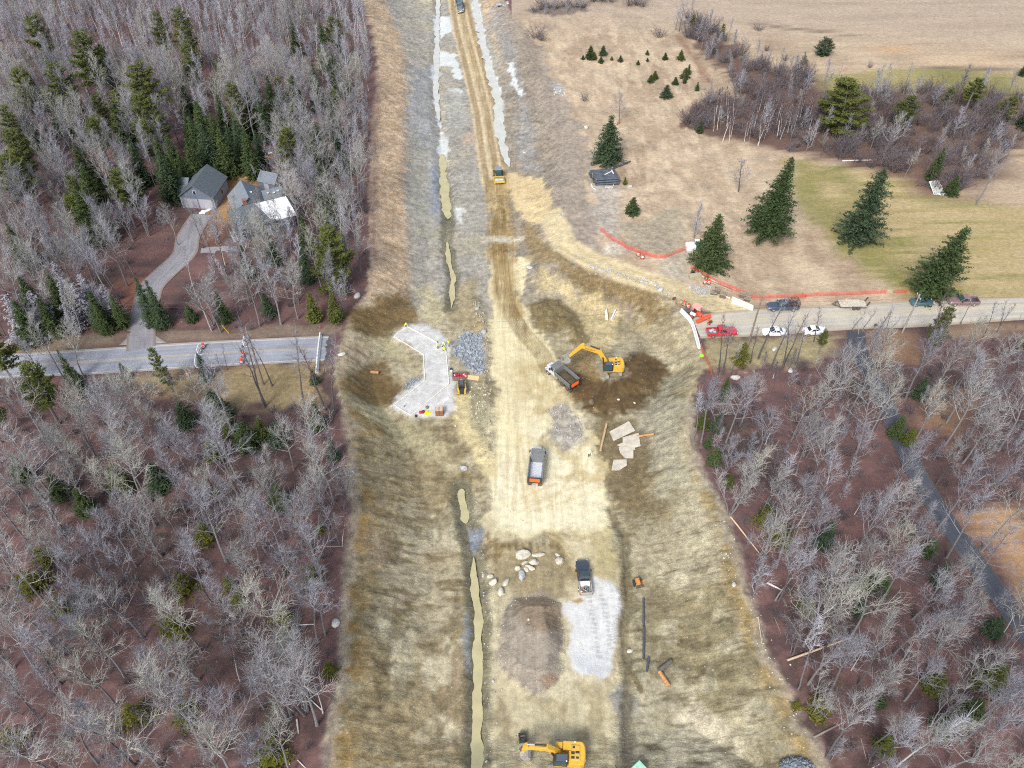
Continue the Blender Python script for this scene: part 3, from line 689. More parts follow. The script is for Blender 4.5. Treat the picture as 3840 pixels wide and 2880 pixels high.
for sc, th, colr, amt in ((2.6, .16, (.34, .32, .27), .6), (1.3, .11, (.40, .38, .33), .65)):
    vo = nd('ShaderNodeTexVoronoi'); vo.inputs['Scale'].default_value = sc; lk(geo.outputs['Position'], vo.inputs['Vector'])
    sc_ = nd('ShaderNodeSeparateColor'); lk(vo.outputs['Color'], sc_.inputs[0])
    thr = mth('MULTIPLY', sc_.outputs[1], th * 1.6)
    on = mth('MULTIPLY', mth('LESS_THAN', vo.outputs['Distance'], thr), mth('LESS_THAN', sc_.outputs[0], mth('MULTIPLY', sep.outputs[0], .62)))
    base = mixc(mth('MULTIPLY', on, amt), base, mixc(sc_.outputs[2], colr, tuple(c * .62 for c in colr)))
lk(base, bs.inputs['Base Color'])
lk(rng(sep.outputs[2], 0, 1, .95, .22), bs.inputs['Roughness'])
bs.inputs['Specular IOR Level'].default_value = .35
bp = nd('ShaderNodeBump'); bp.inputs['Strength'].default_value = .55; bp.inputs['Distance'].default_value = .16
hh = mth('MULTIPLY', mth('ADD', mth('ADD', nA.outputs[0], mth('MULTIPLY', nS.outputs[0], mth('MULTIPLY', s3.outputs[0], 2.2))), mth('MULTIPLY', nB.outputs[0], .45)), rng(sep.outputs[2], 0, 1, 1, .08))
lk(hh, bp.inputs['Height']); lk(bp.outputs[0], bs.inputs['Normal'])
me.materials.append(gm)
ground = put(bpy.data.objects.new('ground', me)); tag(ground, kind='structure')

def resample(pts, n):
    pts = np.array(pts, float)
    s = np.concatenate([[0], np.cumsum(np.hypot(*np.diff(pts, axis=0).T))])
    t = np.linspace(0, s[-1], n)
    return np.stack([np.interp(t, s, pts[:, 0]), np.interp(t, s, pts[:, 1])], 1)
def smooth_line(pts, n):
    pts = resample(pts, n)
    for _ in range(max(2, n // 14)): pts[1:-1] = pts[1:-1] * .5 + (pts[:-2] + pts[2:]) * .25
    return pts
def sheet(name, A, B, n, m, lift, material, jag=0.0, level=None):
    A, B = (smooth_line(A, n), smooth_line(B, n)) if level is None else (A, B)
    t = np.linspace(0, 1, m)
    P = A[:, None, :] * (1 - t)[None, :, None] + B[:, None, :] * t[None, :, None]
    if jag:
        k = (fbm(np.arange(m) * .9, np.zeros(m), 5) - .5) * 2 * jag
        d = P[-1] - P[-2]; d /= np.linalg.norm(d, axis=1)[:, None] + 1e-9
        P[-1] += d * k[:, None]
    x, y = P[..., 0].ravel(), P[..., 1].ravel()
    z = (H(x, y) if level is None else np.repeat(level(smooth_line((A + B) / 2, n)), m)) + lift
    mb = MB(); mb.v = list(zip(x, y, z))
    mb.f = [(i * m + j, i * m + j + 1, (i + 1) * m + j + 1, (i + 1) * m + j) for i in range(n - 1) for j in range(m - 1)]
    mb.m = [0] * len(mb.f)
    o = mb.build(name, material)
    me_ = o.data
    if me_.polygons[0].normal.z < 0: me_.flip_normals()
    me_.polygons.foreach_set('use_smooth', [True] * len(me_.polygons))
    uv = me_.uv_layers.new(name='across')
    vi = np.zeros(len(me_.loops), np.int32); me_.loops.foreach_get('vertex_index', vi)
    uv.data.foreach_set('uv', np.stack([(vi // m) / (n - 1), (vi % m) / (m - 1)], 1).astype(np.float32).ravel())
    return tag(o, kind='structure')
def offset_line(pts, w):
    pts = smooth_line(pts, 60); d = np.gradient(pts, axis=0); d /= np.hypot(d[:, 0], d[:, 1])[:, None]
    nrm = np.stack([-d[:, 1], d[:, 0]], 1)
    return pts + nrm * w / 2, pts - nrm * w / 2
def road_mat(name, base, streak, edge, lines):
    """lines: (position across 0..1, half width, colour, strength)"""
    m = bpy.data.materials.new(name); m.use_nodes = True
    global nt, geo
    nt = m.node_tree; bs = nt.nodes['Principled BSDF']
    geo = nd('ShaderNodeNewGeometry')
    uvn = nd('ShaderNodeUVMap', uv_map='across'); sx = nd('ShaderNodeSeparateXYZ'); lk(uvn.outputs[0], sx.inputs[0])
    n1, n2, n3 = noise(.35, 6), noise(4, 6, .7), noise(1.1, 6)
    c = mixc(rng(n1.outputs[0], .35, .65, 0, 1), base, streak)
    c = mixc(1.0, c, rng(n2.outputs[0], .25, .75, .84, 1.14), 'MULTIPLY')
    wv = nd('ShaderNodeTexNoise'); wv.inputs['Scale'].default_value = 1; wv.inputs['Detail'].default_value = 4
    cm = nd('ShaderNodeCombineXYZ'); lk(mth('MULTIPLY', sx.outputs[0], 6), cm.inputs[0]); lk(mth('MULTIPLY', sx.outputs[1], 9), cm.inputs[1]); lk(cm.outputs[0], wv.inputs['Vector'])
    c = mixc(1.0, c, rng(wv.outputs[0], .3, .7, .84, 1.15), 'MULTIPLY')
    dist = mth('ABSOLUTE', mth('SUBTRACT', sx.outputs[1], .5), 0)
    c = mixc(mth('MULTIPLY', rng(mth('ADD', dist, mth('MULTIPLY', n3.outputs[0], .10)), .44, .52, 0, 1), .85), c, edge)
    for pos, hw, lc, st_ in lines:
        f = mth('LESS_THAN', mth('ABSOLUTE', mth('SUBTRACT', sx.outputs[1], pos), 0), hw)
        f = mth('MULTIPLY', f, rng(n2.outputs[0], .36, .52, .15, st_))
        c = mixc(f, c, lc)
    lk(c, bs.inputs['Base Color']); bs.inputs['Roughness'].default_value = .9
    bp = nd('ShaderNodeBump'); bp.inputs['Strength'].default_value = .25; bp.inputs['Distance'].default_value = .03
    lk(n2.outputs[0], bp.inputs['Height']); lk(bp.outputs[0], bs.inputs['Normal'])
    return m
A_ = lambda r, g, b: tuple(lin(r, g, b) / KG)
m_asph = road_mat('worn asphalt', A_(166, 170, 180), A_(152, 156, 166), A_(176, 170, 158), [(.47, .012, A_(206, 186, 140), .8), (.515, .012, A_(206, 186, 140), .8), (.07, .012, A_(220, 220, 222), .8), (.925, .012, A_(220, 220, 222), .8)])
sheet('paved_road', LROAD_UP, LROAD_LO, 130, 22, .05, m_asph, jag=.8)
m_dust = road_mat('dusty road', A_(206, 198, 180), A_(190, 186, 176), A_(176, 160, 132), [(.40, .05, A_(216, 202, 164), .6)])
sheet('gravel_road', RROAD_UP, RROAD_LO, 120, 20, .05, m_dust)
m_drv = road_mat('pale driveway', A_(162, 160, 164), A_(150, 148, 152), A_(146, 124, 108), [])
sheet('driveway', *offset_line(DRIVE_L, 5.2), 60, 8, .075, m_drv)
m_mouth = road_mat('driveway apron', A_(172, 172, 176), A_(164, 162, 164), A_(160, 148, 136), [])
sheet('driveway_apron', RD(4, [(760, 588), (835, 520), (858, 450)]), RD(4, [(1065, 574), (985, 520), (962, 450)]), 14, 10, .062, m_mouth)
m_blk = road_mat('dark asphalt', A_(84, 88, 98), A_(76, 80, 90), A_(92, 84, 80), [])
sheet('lane', *offset_line(DRIVE_R, 3.4), 60, 8, .07, m_blk)
sheet('footpath', RD('hse', [(570, 1370), (760, 1345), (1060, 1330)]), RD('hse', [(560, 1440), (780, 1440), (1060, 1410)]), 16, 6, .07, m_drv)

def water_mat(name, rgb, rough=.12):
    m = bpy.data.materials.new(name); m.use_nodes = True
    global nt, geo
    nt = m.node_tree; bs = nt.nodes['Principled BSDF']; geo = nd('ShaderNodeNewGeometry')
    n1 = noise(.5, 5); c = mixc(rng(n1.outputs[0], .35, .65, 0, 1), A_(*rgb), tuple(x * .84 for x in A_(*rgb)))
    lk(c, bs.inputs['Base Color']); bs.inputs['Roughness'].default_value = rough
    bs.inputs['Specular IOR Level'].default_value = .4
    n2 = noise(6, 3); bp = nd('ShaderNodeBump'); bp.inputs['Strength'].default_value = .04; lk(n2.outputs[0], bp.inputs['Height']); lk(bp.outputs[0], bs.inputs['Normal'])
    return m
m_mud = water_mat('silty water', (204, 195, 152))
m_skywater = water_mat('sky toned water', (216, 217, 208))  # reflected sky put into the base colour of the upper ditch water
def pool(pts, w, seed):
    pts = smooth_line(pts, 160); d = np.gradient(pts, axis=0); d /= np.hypot(d[:, 0], d[:, 1])[:, None]
    nrm = np.stack([-d[:, 1], d[:, 0]], 1); s = np.arange(160)
    end = np.sqrt(np.clip(np.minimum(s, 159 - s) / 22.0, .02, 1))[:, None]
    L = np.hypot(*(pts[-1] - pts[0])) / 159
    wa = (w * (.1 + 1.25 * fbm(s * L * .45, s * 0, seed, 5)))[:, None] * end; wb = (w * (.1 + 1.25 * fbm(s * L * .45, s * 0, seed + 5, 5)))[:, None] * end
    return pts + nrm * wa * .62, pts - nrm * wb * .62
def ditch_level(dz):
    return lambda mid: smooth_line(np.stack([np.arange(len(mid)), H(mid[:, 0], mid[:, 1])], 1), len(mid))[:, 1] + dz
for k_, (pts, w, dz, m_) in enumerate(((DITCH_LOW[3:], 1.35, .40, m_mud), (DITCH_LOW[:3], 1.3, .34, m_mud), (DITCH_UP[:5], 1.9, .32, m_skywater), (DITCH_UP[5:8], 2.5, .36, m_mud), (DITCH_UP[8:], 1.3, .3, m_mud), (DITCH_RU, 3.0, .24, m_skywater))):
    a, b = pool(pts, w, k_ * 13)
    sheet('ditch_water', a, b, 160, 4, 0, m_, level=ditch_level(dz))
sm = mat('old snow', (.78, .80, .84), .8, var=.05)
mb = MB()
rs = random.Random(5)
for k, pl in ((('hse'), [(510, 90), (560, 40), (640, 35), (700, 45), (650, 80), (560, 100)]), ('hse', [(850, 155), (910, 125), (980, 150), (900, 165)]), ('hse', [(1060, 150), (1140, 140), (1200, 150), (1280, 125), (1390, 100), (1390, 120), (1300, 160), (1240, 185), (1100, 180)]),
               ('hse', [(320, 240), (390, 210), (395, 218), (340, 242)]), ('hse', [(435, 235), (510, 202), (512, 212), (450, 238)]), ('hse', [(540, 890), (600, 830), (710, 830), (640, 870), (580, 900)]), ('hse', [(1480, 50), (1520, 30), (1560, 55), (1510, 62)])):
    w_ = [Vector(p) for p in G(k, pl)]
    ring = []
    for i in range(len(w_)):
        a, b = w_[i], w_[(i + 1) % len(w_)]
        for t in range(4):
            ring.append(a.lerp(b, t / 4) + Vector((rs.uniform(-.22, .22), rs.uniform(-.35, .35), .02)))
    c = sum(ring, Vector()) / len(ring)
    inner = [c.lerp(p_, .8) + Vector((0, 0, .13)) for p_ in ring]
    n = len(ring)
    mb.add([tuple(p_) for p_ in ring + inner], [(i, (i + 1) % n, n + (i + 1) % n, n + i) for i in range(n)] + [tuple(range(n, 2 * n))])
tag(mb.build('snow', sm), 'last patches of old snow lying around the garage yard', 'snow', kind='stuff')
def tree_mat(name, c0, c1, rough=.9, hue_by_object=True, scale=1.3, amt=1.0):
    """colour runs between c0 and c1 from one tree to the next, and a little within a tree"""
    m = bpy.data.materials.new(name); m.use_nodes = True
    global nt, geo
    nt = m.node_tree; bs = nt.nodes['Principled BSDF']; geo = nd('ShaderNodeNewGeometry')
    oi = nd('ShaderNodeObjectInfo')
    tc = nd('ShaderNodeTexCoord'); n1 = noise(scale, 4, .6, tc.outputs['Object'])
    f = mth('ADD', mth('MULTIPLY', oi.outputs['Random'], .7 * amt), mth('MULTIPLY', rng(n1.outputs[0], .3, .7, 0, 1), .3 + .7 * (1 - amt)))
    lk(mixc(f, c0, c1), bs.inputs['Base Color']); bs.inputs['Roughness'].default_value = rough
    bs.inputs['Specular IOR Level'].default_value = .15
    return m
m_trunk = tree_mat('grey bark', (.125, .118, .122), (.23, .222, .23), scale=3)
m_dark = tree_mat('dark bark', (.07, .064, .066), (.125, .117, .12), scale=3)
m_birch = tree_mat('white birch bark', (.42, .40, .38), (.60, .58, .55), scale=5)
m_twig = tree_mat('pale twigs', (.20, .197, .20), (.35, .34, .335))
m_twig2 = tree_mat('purple grey twigs', (.18, .178, .205), (.31, .308, .34))
m_twig3 = tree_mat('red brown twigs', (.13, .095, .10), (.20, .155, .155))
m_lav = tree_mat('haze tinted twigs', (.25, .25, .29), (.43, .43, .475))  # haze over the far wood put into the twig colour
m_lich = tree_mat('lichen grey twigs', (.24, .24, .215), (.37, .365, .33))
m_spruce = tree_mat('spruce needles', (.034, .058, .024), (.074, .098, .034), amt=.6)
m_pine = tree_mat('pine needles', (.042, .060, .018), (.115, .122, .028), amt=.6)
m_ypine = tree_mat('yellow green needles', (.070, .078, .014), (.135, .128, .022), amt=.6)
m_blue = tree_mat('blue green needles', (.033, .058, .034), (.062, .088, .044), amt=.6)
m_brush = tree_mat('dark brush', (.10, .085, .095), (.175, .155, .17))
m_brush2 = tree_mat('red brush', (.10, .07, .075), (.16, .125, .13))
m_stump = tree_mat('dead wood', (.22, .19, .17), (.34, .30, .27))

def rdir(rs, elev, az):
    return Vector((math.cos(elev) * math.cos(az), math.cos(elev) * math.sin(az), math.sin(elev)))
def twig(mb, rs, p, d, L, r, seg=2, up=.25, n=3):
    pts = [p]; d = d.normalized()
    for i in range(seg):
        d = (d + Vector((rs.gauss(0, .085), rs.gauss(0, .085), rs.gauss(0, .07) + up * .5))).normalized()
        pts.append(pts[-1] + d * (L / seg))
    mb.tube(pts, [r * (1 - .72 * i / seg) for i in range(seg + 1)], n, cap=False)
    return pts, d
def broadleaf(seed, Ht, r0, cb, spread, elev, nl, nsub=6, ntw=6, stems=1, thick=1.0, bend=.5):
    """bare broadleaved tree: (trunk builder, crown builder)"""
    rs = random.Random(seed)
    tr, cr = MB(), MB()
    for s_ in range(stems):
        az0 = rs.uniform(0, 6.28); lean = (.0 if stems == 1 else .16) + rs.uniform(0, .05)
        p = Vector((0, 0, -.3)) if stems == 1 else Vector((math.cos(az0) * .25, math.sin(az0) * .25, -.3))
        d = Vector((math.cos(az0) * lean, math.sin(az0) * lean, 1)).normalized()
        pts, rad = [p], [r0 * 1.25]
        K = 9; Hs_ = Ht * (1 if s_ == 0 else rs.uniform(.75, .95))
        for i in range(1, K + 1):
            d = (d + Vector((rs.gauss(0, .045), rs.gauss(0, .045), .03))).normalized()
            pts.append(pts[-1] + d * ((Hs_ * .86 + .3) / K)); rad.append(r0 * (1 - i / K * .86))
        tr.tube(pts, rad, 7)
        def at(t):
            f = min(max(t, 0), .9999) * K; i = int(f)
            return pts[i].lerp(pts[i + 1], f - i), rad[i] + (rad[i + 1] - rad[i]) * (f - i)
        az = rs.uniform(0, 6.28)
        n_l = max(5, nl // (1 if stems == 1 else 2))
        for k in range(n_l):
            t = cb + (1 - cb) * (k + rs.random() * .6) / n_l
            p, rr = at(t); az += 2.4 + rs.uniform(-.5, .5)
            f = (t - cb) / (1 - cb)
            L = spread * (1.05 - .62 * f) * rs.uniform(.7, 1.15)
            el = elev + .5 * f + rs.uniform(-.16, .16)
            lp, dd = twig(cr, rs, p, rdir(rs, el, az), L, max(rr * .46, .042) * thick, 4, bend * .3, 4)
            for q in range(nsub):
                u = .22 + .78 * (q + rs.random()) / nsub; i = min(int(u * 4), 3)
                sp = lp[i].lerp(lp[i + 1], u * 4 - i)
                bd = (lp[i + 1] - lp[i]).normalized()
                sd_ = bd.cross(Vector((rs.gauss(0, 1), rs.gauss(0, 1), rs.gauss(0, 1)))).normalized()
                sl = L * (.55 - .25 * u) * rs.uniform(.7, 1.25)
                s2, _ = twig(cr, rs, sp, (bd * .75 + sd_ * .8 + Vector((0, 0, .22))), sl, .029 * thick * (1.2 - .4 * u), 3, bend * .2, 3)
                for w in range(ntw):
                    u2 = .15 + .85 * (w + rs.random()) / ntw; i2 = min(int(u2 * 3), 2)
                    tp = s2[i2].lerp(s2[i2 + 1], u2 * 3 - i2); td = (s2[i2 + 1] - s2[i2]).normalized()
                    t2 = td.cross(Vector((rs.gauss(0, 1), rs.gauss(0, 1), rs.gauss(0, 1)))).normalized()
                    twig(cr, rs, tp, td * .7 + t2 * .75 + Vector((0, 0, .18)), rs.uniform(.6, 1.35) * min(1.3, .4 + sl * .45), .0145 * thick, 2, .1, 3)
        p, rr = at(1.0)
        for q in range(4):
            twig(cr, rs, p, rdir(rs, 1.1 + rs.uniform(-.3, .3), rs.uniform(0, 6.28)), Ht * .16, max(rr * .7, .025), 3, .2, 3)
    return tr, cr
def needle_clump(mb, rs, c, s, n=5, flat=.45):
    for _ in range(n):
        p = c + Vector((rs.gauss(0, s * .5), rs.gauss(0, s * .5), rs.gauss(0, s * .5 * flat)))
        az = rs.uniform(0, 6.28); el = rs.uniform(-.5, .55)
        a = rdir(rs, el, az) * s * rs.uniform(.55, 1.0)
        b = rdir(rs, rs.uniform(-.5, .5), az + 1.57) * s * rs.uniform(.18, .34)
        mb.add([p - a * .5 - b, p - a * .5 + b, p + a * .6 + b * .3, p + a * .6 - b * .3], [(0, 1, 2, 3)])
def spruce(seed, Ht, Rr, z0=.06, gap=.42, nb=8, power=.9, rag=.18, droop=.28, dens=1.0, lean=0):
    rs = random.Random(seed); tr, cr = MB(), MB()
    tr.tube([(0, 0, -.3), (lean * .3, 0, Ht * .5), (lean, 0, Ht * .99)], [Ht * .020 + .03, Ht * .011 + .02, .015], 6)
    z = Ht * z0; az = 0
    while z < Ht * .985:
        t = (z - Ht * z0) / (Ht * (1 - z0)); L0 = Rr * (1 - t) ** power * (.78 + .22 * min(1, t * 6)) + .10
        bulge = 1 + rag * math.sin(z * 1.9 + seed) * .6
        n = max(4, int(nb * (1 - t * .45)))
        for k in range(n):
            az = 2 * math.pi * k / n + rs.uniform(-.35, .35) + z
            L = L0 * bulge * rs.uniform(1 - rag * 2, 1 + rag)
            base = Vector((lean * (z / Ht) ** 1.5, 0, z + rs.uniform(-.15, .15)))
            tip = base + Vector((math.cos(az) * L, math.sin(az) * L, -L * droop + .15 * L * t))
            cr.tube([base, base.lerp(tip, .9)], [.03, .01], 3, cap=False)
            m = max(1, int(L / .34 * dens))
            for j in range(m):
                u = (j + .6) / m
                if rs.random() < .07: continue
                needle_clump(cr, rs, base.lerp(tip, u), .32 + .22 * (1 - t) * (1 - .35 * u) + .05, 5, .55)
        z += gap * (1 - .4 * t)
    needle_clump(cr, rs, Vector((lean, 0, Ht * .985)), .18, 4, 1.5)
    return tr, cr
def pine(seed, Ht, Rr, z0=.35, lev=8, nb=5, lean=0):
    """white pine: spaced whorls of rising limbs that end in plumes"""
    rs = random.Random(seed); tr, cr = MB(), MB()
    tr.tube([(0, 0, -.3), (lean * .4, .1, Ht * .5), (lean, 0, Ht * .97)], [Ht * .017 + .05, Ht * .012, .03], 7)
    for k in range(lev):
        t = k / (lev - 1)
        z = Ht * (z0 + (1 - z0) * t * .95)
        for b in range(nb):
            az = 6.28 * b / nb + rs.uniform(-.5, .5) + k * .9
            L = Rr * (1 - .68 * t ** 1.3) * (.55 + .45 * min(1, t * 3 + .2)) * rs.uniform(.55, 1.12)
            base = Vector((lean * (z / Ht), 0, z + rs.uniform(-.3, .3)))
            mid = base + Vector((math.cos(az) * L * .55, math.sin(az) * L * .55, .02 * L))
            tip = base + Vector((math.cos(az) * L, math.sin(az) * L, L * (.16 + .3 * t)))
            cr.tube([base, mid, tip], [.06, .04, .015], 4, cap=False)
            m = max(2, int(L / .42))
            for j in range(m):
                u = .28 + .72 * (j + .5) / m
                c = base.lerp(mid, u * 2) if u < .5 else mid.lerp(tip, u * 2 - 1)
                sdv = Vector((-math.sin(az), math.cos(az), 0))
                for q in range(3):
                    needle_clump(cr, rs, c + sdv * rs.uniform(-.6, .6) * (.3 + .8 * u) + Vector((0, 0, rs.uniform(0, .25))), .44, 6, .6)
    needle_clump(cr, rs, Vector((lean, 0, Ht * .98)), .5, 14, 1.2)
    return tr, cr
def bush(seed, Ht, Rr, stems=22, ntw=7):
    rs = random.Random(seed); st, tw = MB(), MB()
    for k in range(stems):
        az = rs.uniform(0, 6.28); el = rs.uniform(.55, 1.45)
        p = Vector((math.cos(az) * .2 * Rr * rs.random(), math.sin(az) * .2 * Rr * rs.random(), -.1))
        L = Ht * rs.uniform(.7, 1.05)
        pts, _ = twig(st, rs, p, rdir(rs, el, az), L, .03, 3, .2, 3)
        for w in range(ntw):
            u = .25 + .75 * rs.random(); i = min(int(u * 3), 2)
            tp = pts[i].lerp(pts[i + 1], u * 3 - i)
            twig(tw, rs, tp, rdir(rs, rs.uniform(.2, 1.3), rs.uniform(0, 6.28)), Ht * rs.uniform(.2, .4), .016, 2, .15, 3)
    return st, tw

PROTO = {}
def proto(key, pair, mt, mc):
    t, c = pair
    a = t.build('trunk', mt, smooth=True); b = c.build('crown', mc)
    for o in (a, b): COL.objects.unlink(o)
    PROTO[key] = (a.data, b.data)
    bpy.data.objects.remove(a); bpy.data.objects.remove(b)
for i in range(4):
    proto('oak%d' % i, broadleaf(100 + i, 16.5 + i * .6, .20, .42, 5.2, .62, 14, 6, 7), m_trunk, (m_twig, m_lich, m_twig, m_twig2)[i])
for i in range(4):
    proto('ash%d' % i, broadleaf(200 + i, 17 + i * .5, .16, .46, 3.8, .9, 15, 5, 7, bend=.8), (m_trunk, m_dark, m_trunk, m_dark)[i], (m_twig2, m_twig, m_lich, m_twig2)[i])
for i in range(2):
    proto('multi%d' % i, broadleaf(300 + i, 14.5, .12, .34, 3.2, .75, 18, 5, 6, stems=3, bend=.8), m_trunk, (m_twig2, m_twig)[i])
for i in range(3):
    proto('row%d' % i, broadleaf(400 + i, 15, .17, .50, 2.6, .75, 10, 4, 3, bend=.5, thick=1.1), m_dark, (m_twig2, m_twig3, m_twig2)[i])
for i in range(2):
    proto('pole%d' % i, broadleaf(450 + i, 14.5, .10, .58, 1.8, .95, 11, 4, 5, bend=.8), (m_trunk, m_birch)[i], m_lav)
for i in range(2):
    proto('birch%d' % i, broadleaf(500 + i, 10.5, .085, .42, 1.6, 1.0, 12, 4, 5, bend=.9), m_birch, m_brush2)
for i in range(2):
    proto('sapling%d' % i, broadleaf(550 + i, 7, .06, .2, 1.9, .8, 12, 4, 5, bend=.8), m_trunk, (m_twig2, m_brush)[i])
proto('field%d' % 0, broadleaf(600, 8.5, .17, .28, 3.8, .5, 13, 5, 5, bend=.6, thick=1.1), m_dark, m_twig2)
proto('field%d' % 1, broadleaf(601, 8.5, .12, .12, 2.5, 1.0, 22, 5, 5, bend=.9), m_trunk, m_twig2)
for i in range(3):
    proto('spruce%d' % i, spruce(700 + i, 12, 3.2 + .3 * i, .05, .44, 9, .85, .16), m_dark, (m_spruce, m_blue, m_spruce)[i])
proto('spruceT', spruce(710, 17, 5.0, .10, .42, 10, .95, .2, .22, 1.0, 1.2), m_dark, m_spruce)
proto('ragged', spruce(711, 16, 4.3, .04, .46, 9, .60, .34, .10, 1.25, .5), m_dark, m_blue)
proto('ragged1', spruce(712, 14, 4.9, .04, .44, 9, .75, .30, .05, 1.2, 1.2), m_dark, m_spruce)
for i in range(3):
    proto('fir%d' % i, spruce(720 + i, 6, 1.9, .02, .30, 7, .8, .15, .2), m_dark, (m_spruce, m_pine, m_blue)[i])
for i in range(4):
    proto('pine%d' % i, pine(740 + i, 17, 4.2 + .25 * i, .34 + .04 * i, 9, 6, .3 * i), m_trunk, (m_pine, m_pine, m_ypine, m_pine)[i] if i != 2 else m_pine)
proto('wide0', pine(750, 10, 4.6, .05, 8, 8), m_trunk, m_blue)
proto('wide1', pine(751, 13, 4.6, .12, 8, 7, .8), m_trunk, m_pine)
for i in range(2):
    proto('hemlock%d' % i, spruce(760 + i, 4.2, 1.9, .03, .34, 6, .6, .35, .05, .85), m_dark, m_ypine)
for i in range(3):
    proto('bush%d' % i, bush(780 + i, 2.4, 1.6), m_dark, (m_brush, m_brush2, m_brush)[i])
proto('grey0', spruce(790, 9, 2.5, .04, .55, 7, .8, .3, .30, .8), m_dark, m_twig2)

def plant(name, key, p, label, cat, group, h=None, rot=None, scale=1.0, wide=1.0, tilt=0.0, parts=True):
    t, c = PROTO[key]
    root = thing(name, label, cat, p, rs_.uniform(0, 6.28) if rot is None else rot, group)
    if h is not None: scale = h / max(v[2] for v in c_bounds(c))
    root.scale = (scale * wide, scale * wide, scale)
    if tilt: root.rotation_euler = (tilt * rs_.uniform(-1, 1), tilt * rs_.uniform(-1, 1), root.rotation_euler[2])
    a = bpy.data.objects.new('trunk', t); put(a, root)
    b = bpy.data.objects.new('crown', c); put(b, root)
    return root
_cb = {}
def c_bounds(me_):
    if me_.name not in _cb:
        n = len(me_.vertices); arr = np.zeros(n * 3, np.float32); me_.vertices.foreach_get('co', arr)
        arr = arr.reshape(-1, 3); _cb[me_.name] = (arr.min(0), arr.max(0))
    return _cb[me_.name]
rs_ = random.Random(77)
def height_at(base, topuv):
    """tree height so that its tip lands at the photo point above this base (by distance along the view)"""
    u, v = topuv
    b = (1440 - v) / FPX
    t = base[1] / (CP + b * SP)
    return max(.6, CAMZ - t * (SP - b * CP) - base[2])
CONPX = []
def note_conifer(p, h, wide):
    u, v = to_px(p[0], p[1], p[2] + h * .68); u2, v2 = to_px(p[0], p[1], p[2] + h)
    CONPX.append((u, v, max(20, .95 * abs(v - v2) * min(1.2, wide)), math.hypot(p[0], p[1])))
def conifer(name, key, k, base, top, label, cat, group=None, wide=1.0, rot=None):
    p = G1(k, *base)
    h = height_at(p, C(k, [top])[0])
    note_conifer(p, h, wide)
    return plant(name, key, p, label, cat, group, h=h, wide=wide, rot=rot)
def by_top(name, key, k, top, h, label, cat, group=None, wide=1.0):
    q = G1(k, top[0], top[1], h)
    note_conifer(q, h, wide)
    return plant(name, key, q, label, cat, group, h=h, wide=wide)

conifer('spruce_tree', 'spruce1', 2, (1715, 1030), (1745, 738), 'dark spruce standing behind the stack of black pipes', 'tree', wide=1.3)
conifer('spruce_tree', 'spruceT', 3, (560, 1510), (655, 1005), 'tallest spruce in the field, grey and bare at its foot, beside the mown lawn', 'tree', wide=1.02, rot=.2)
conifer('spruce_tree', 'ragged', 3, (1140, 1540), (1290, 1070), 'ragged dark evergreen with a crooked top standing alone on the green lawn', 'tree', rot=.1)
conifer('spruce_tree', 'ragged1', 6, (1610, 250), (1790, -170), 'dark leaning evergreen on the verge behind the parked teal car', 'tree', rot=0)
conifer('spruce_tree', 'spruce2', 3, (200, 1700), (272, 1366), 'spruce beside the green portable toilet', 'tree', wide=1.15)
conifer('spruce_tree', 'fir0', 2, (1872, 1362), (1872, 1258), 'small bushy spruce alone below the pipe stack', 'tree', wide=1.4)
conifer('spruce_tree', 'fir1', 2, (1826, 1176), (1826, 1128), 'tiny spruce right beside the pipe stack', 'tree')
conifer('pine_tree', 'wide0', 3, (930, 352), (935, 240), 'round dark pine alone in the far tan field', 'tree', wide=1.6)
conifer('young_pine', 'hemlock0', 3, (808, 405), (808, 352), 'small yellow green pine left of the round pine in the far field', 'tree')
fs = [((1605, 372), (1605, 292)), ((1628, 380), (1628, 332)), ((1686, 350), (1688, 290)), ((1672, 400), (1674, 357)), ((1742, 383), (1742, 358)), ((1797, 391), (1797, 352)), ((1910, 413), (1910, 383)), ((1968, 349), (1968, 318)), ((1970, 391), (1970, 368)),
      ((2082, 379), (2082, 335)), ((2182, 382), (2182, 322)), ((1558, 379), (1558, 350)), ((1990, 525), (1998, 475)), ((2015, 505), (2020, 450)), ((2088, 620), (2088, 540)), ((2146, 540), (2145, 490)), ((2208, 500), (2208, 430))]
for i, (b, t) in enumerate(fs):
    conifer('young_spruce', 'fir%d' % (i % 3), 2, b, t, 'small young spruce scattered in the upper tan field', 'tree', 'young spruces scattered over the tan field', wide=1.6)
for b, t in (((20, 379), (20, 313)), ((70, 472), (70, 408)), ((125, 577), (125, 522)), ((140, 847), (140, 768)), ((45, 530), (45, 480))):
    conifer('young_spruce', 'fir0', 3, b, t, 'small dark spruce at the edge of the birch thicket', 'tree', 'young spruces along the birch thicket')
for key, b, t, w, lb in (('wide1', (1030, 860), (1170, 508), 1.25, 'broad dark pine rising out of the birch thicket'), ('pine1', (1400, 870), (1450, 605), 1.0, 'pine behind the pale leaning tree in the thicket'),
                         ('pine2', (1830, 720), (1855, 495), 1.0, 'tall tufted pine at the back of the thicket near the lawn'), ('wide1', (2050, 790), (2080, 610), 1.0, 'round pine at the right end of the thicket'),
                         ('pine0', (1690, 730), (1690, 560), .8, 'thin grey green pine in the middle of the thicket'), ('spruce0', (1620, 1150), (1650, 940), .7, 'spruce half bare beside the heap of junk'),
                         ('spruce2', (1740, 1240), (1735, 1120), 1.0, 'low dark spruce next to the heap of junk'), ('spruce0', (2190, 487), (2195, 398), .9, 'lone spruce at the far right edge of the field'), ('spruce1', (2215, 820), (2215, 600), .8, 'dark spruce at the right end of the thicket')):
    conifer('pine_tree' if 'pine' in lb else 'spruce_tree', key, 3, b, t, lb, 'tree', wide=w * 1.4)
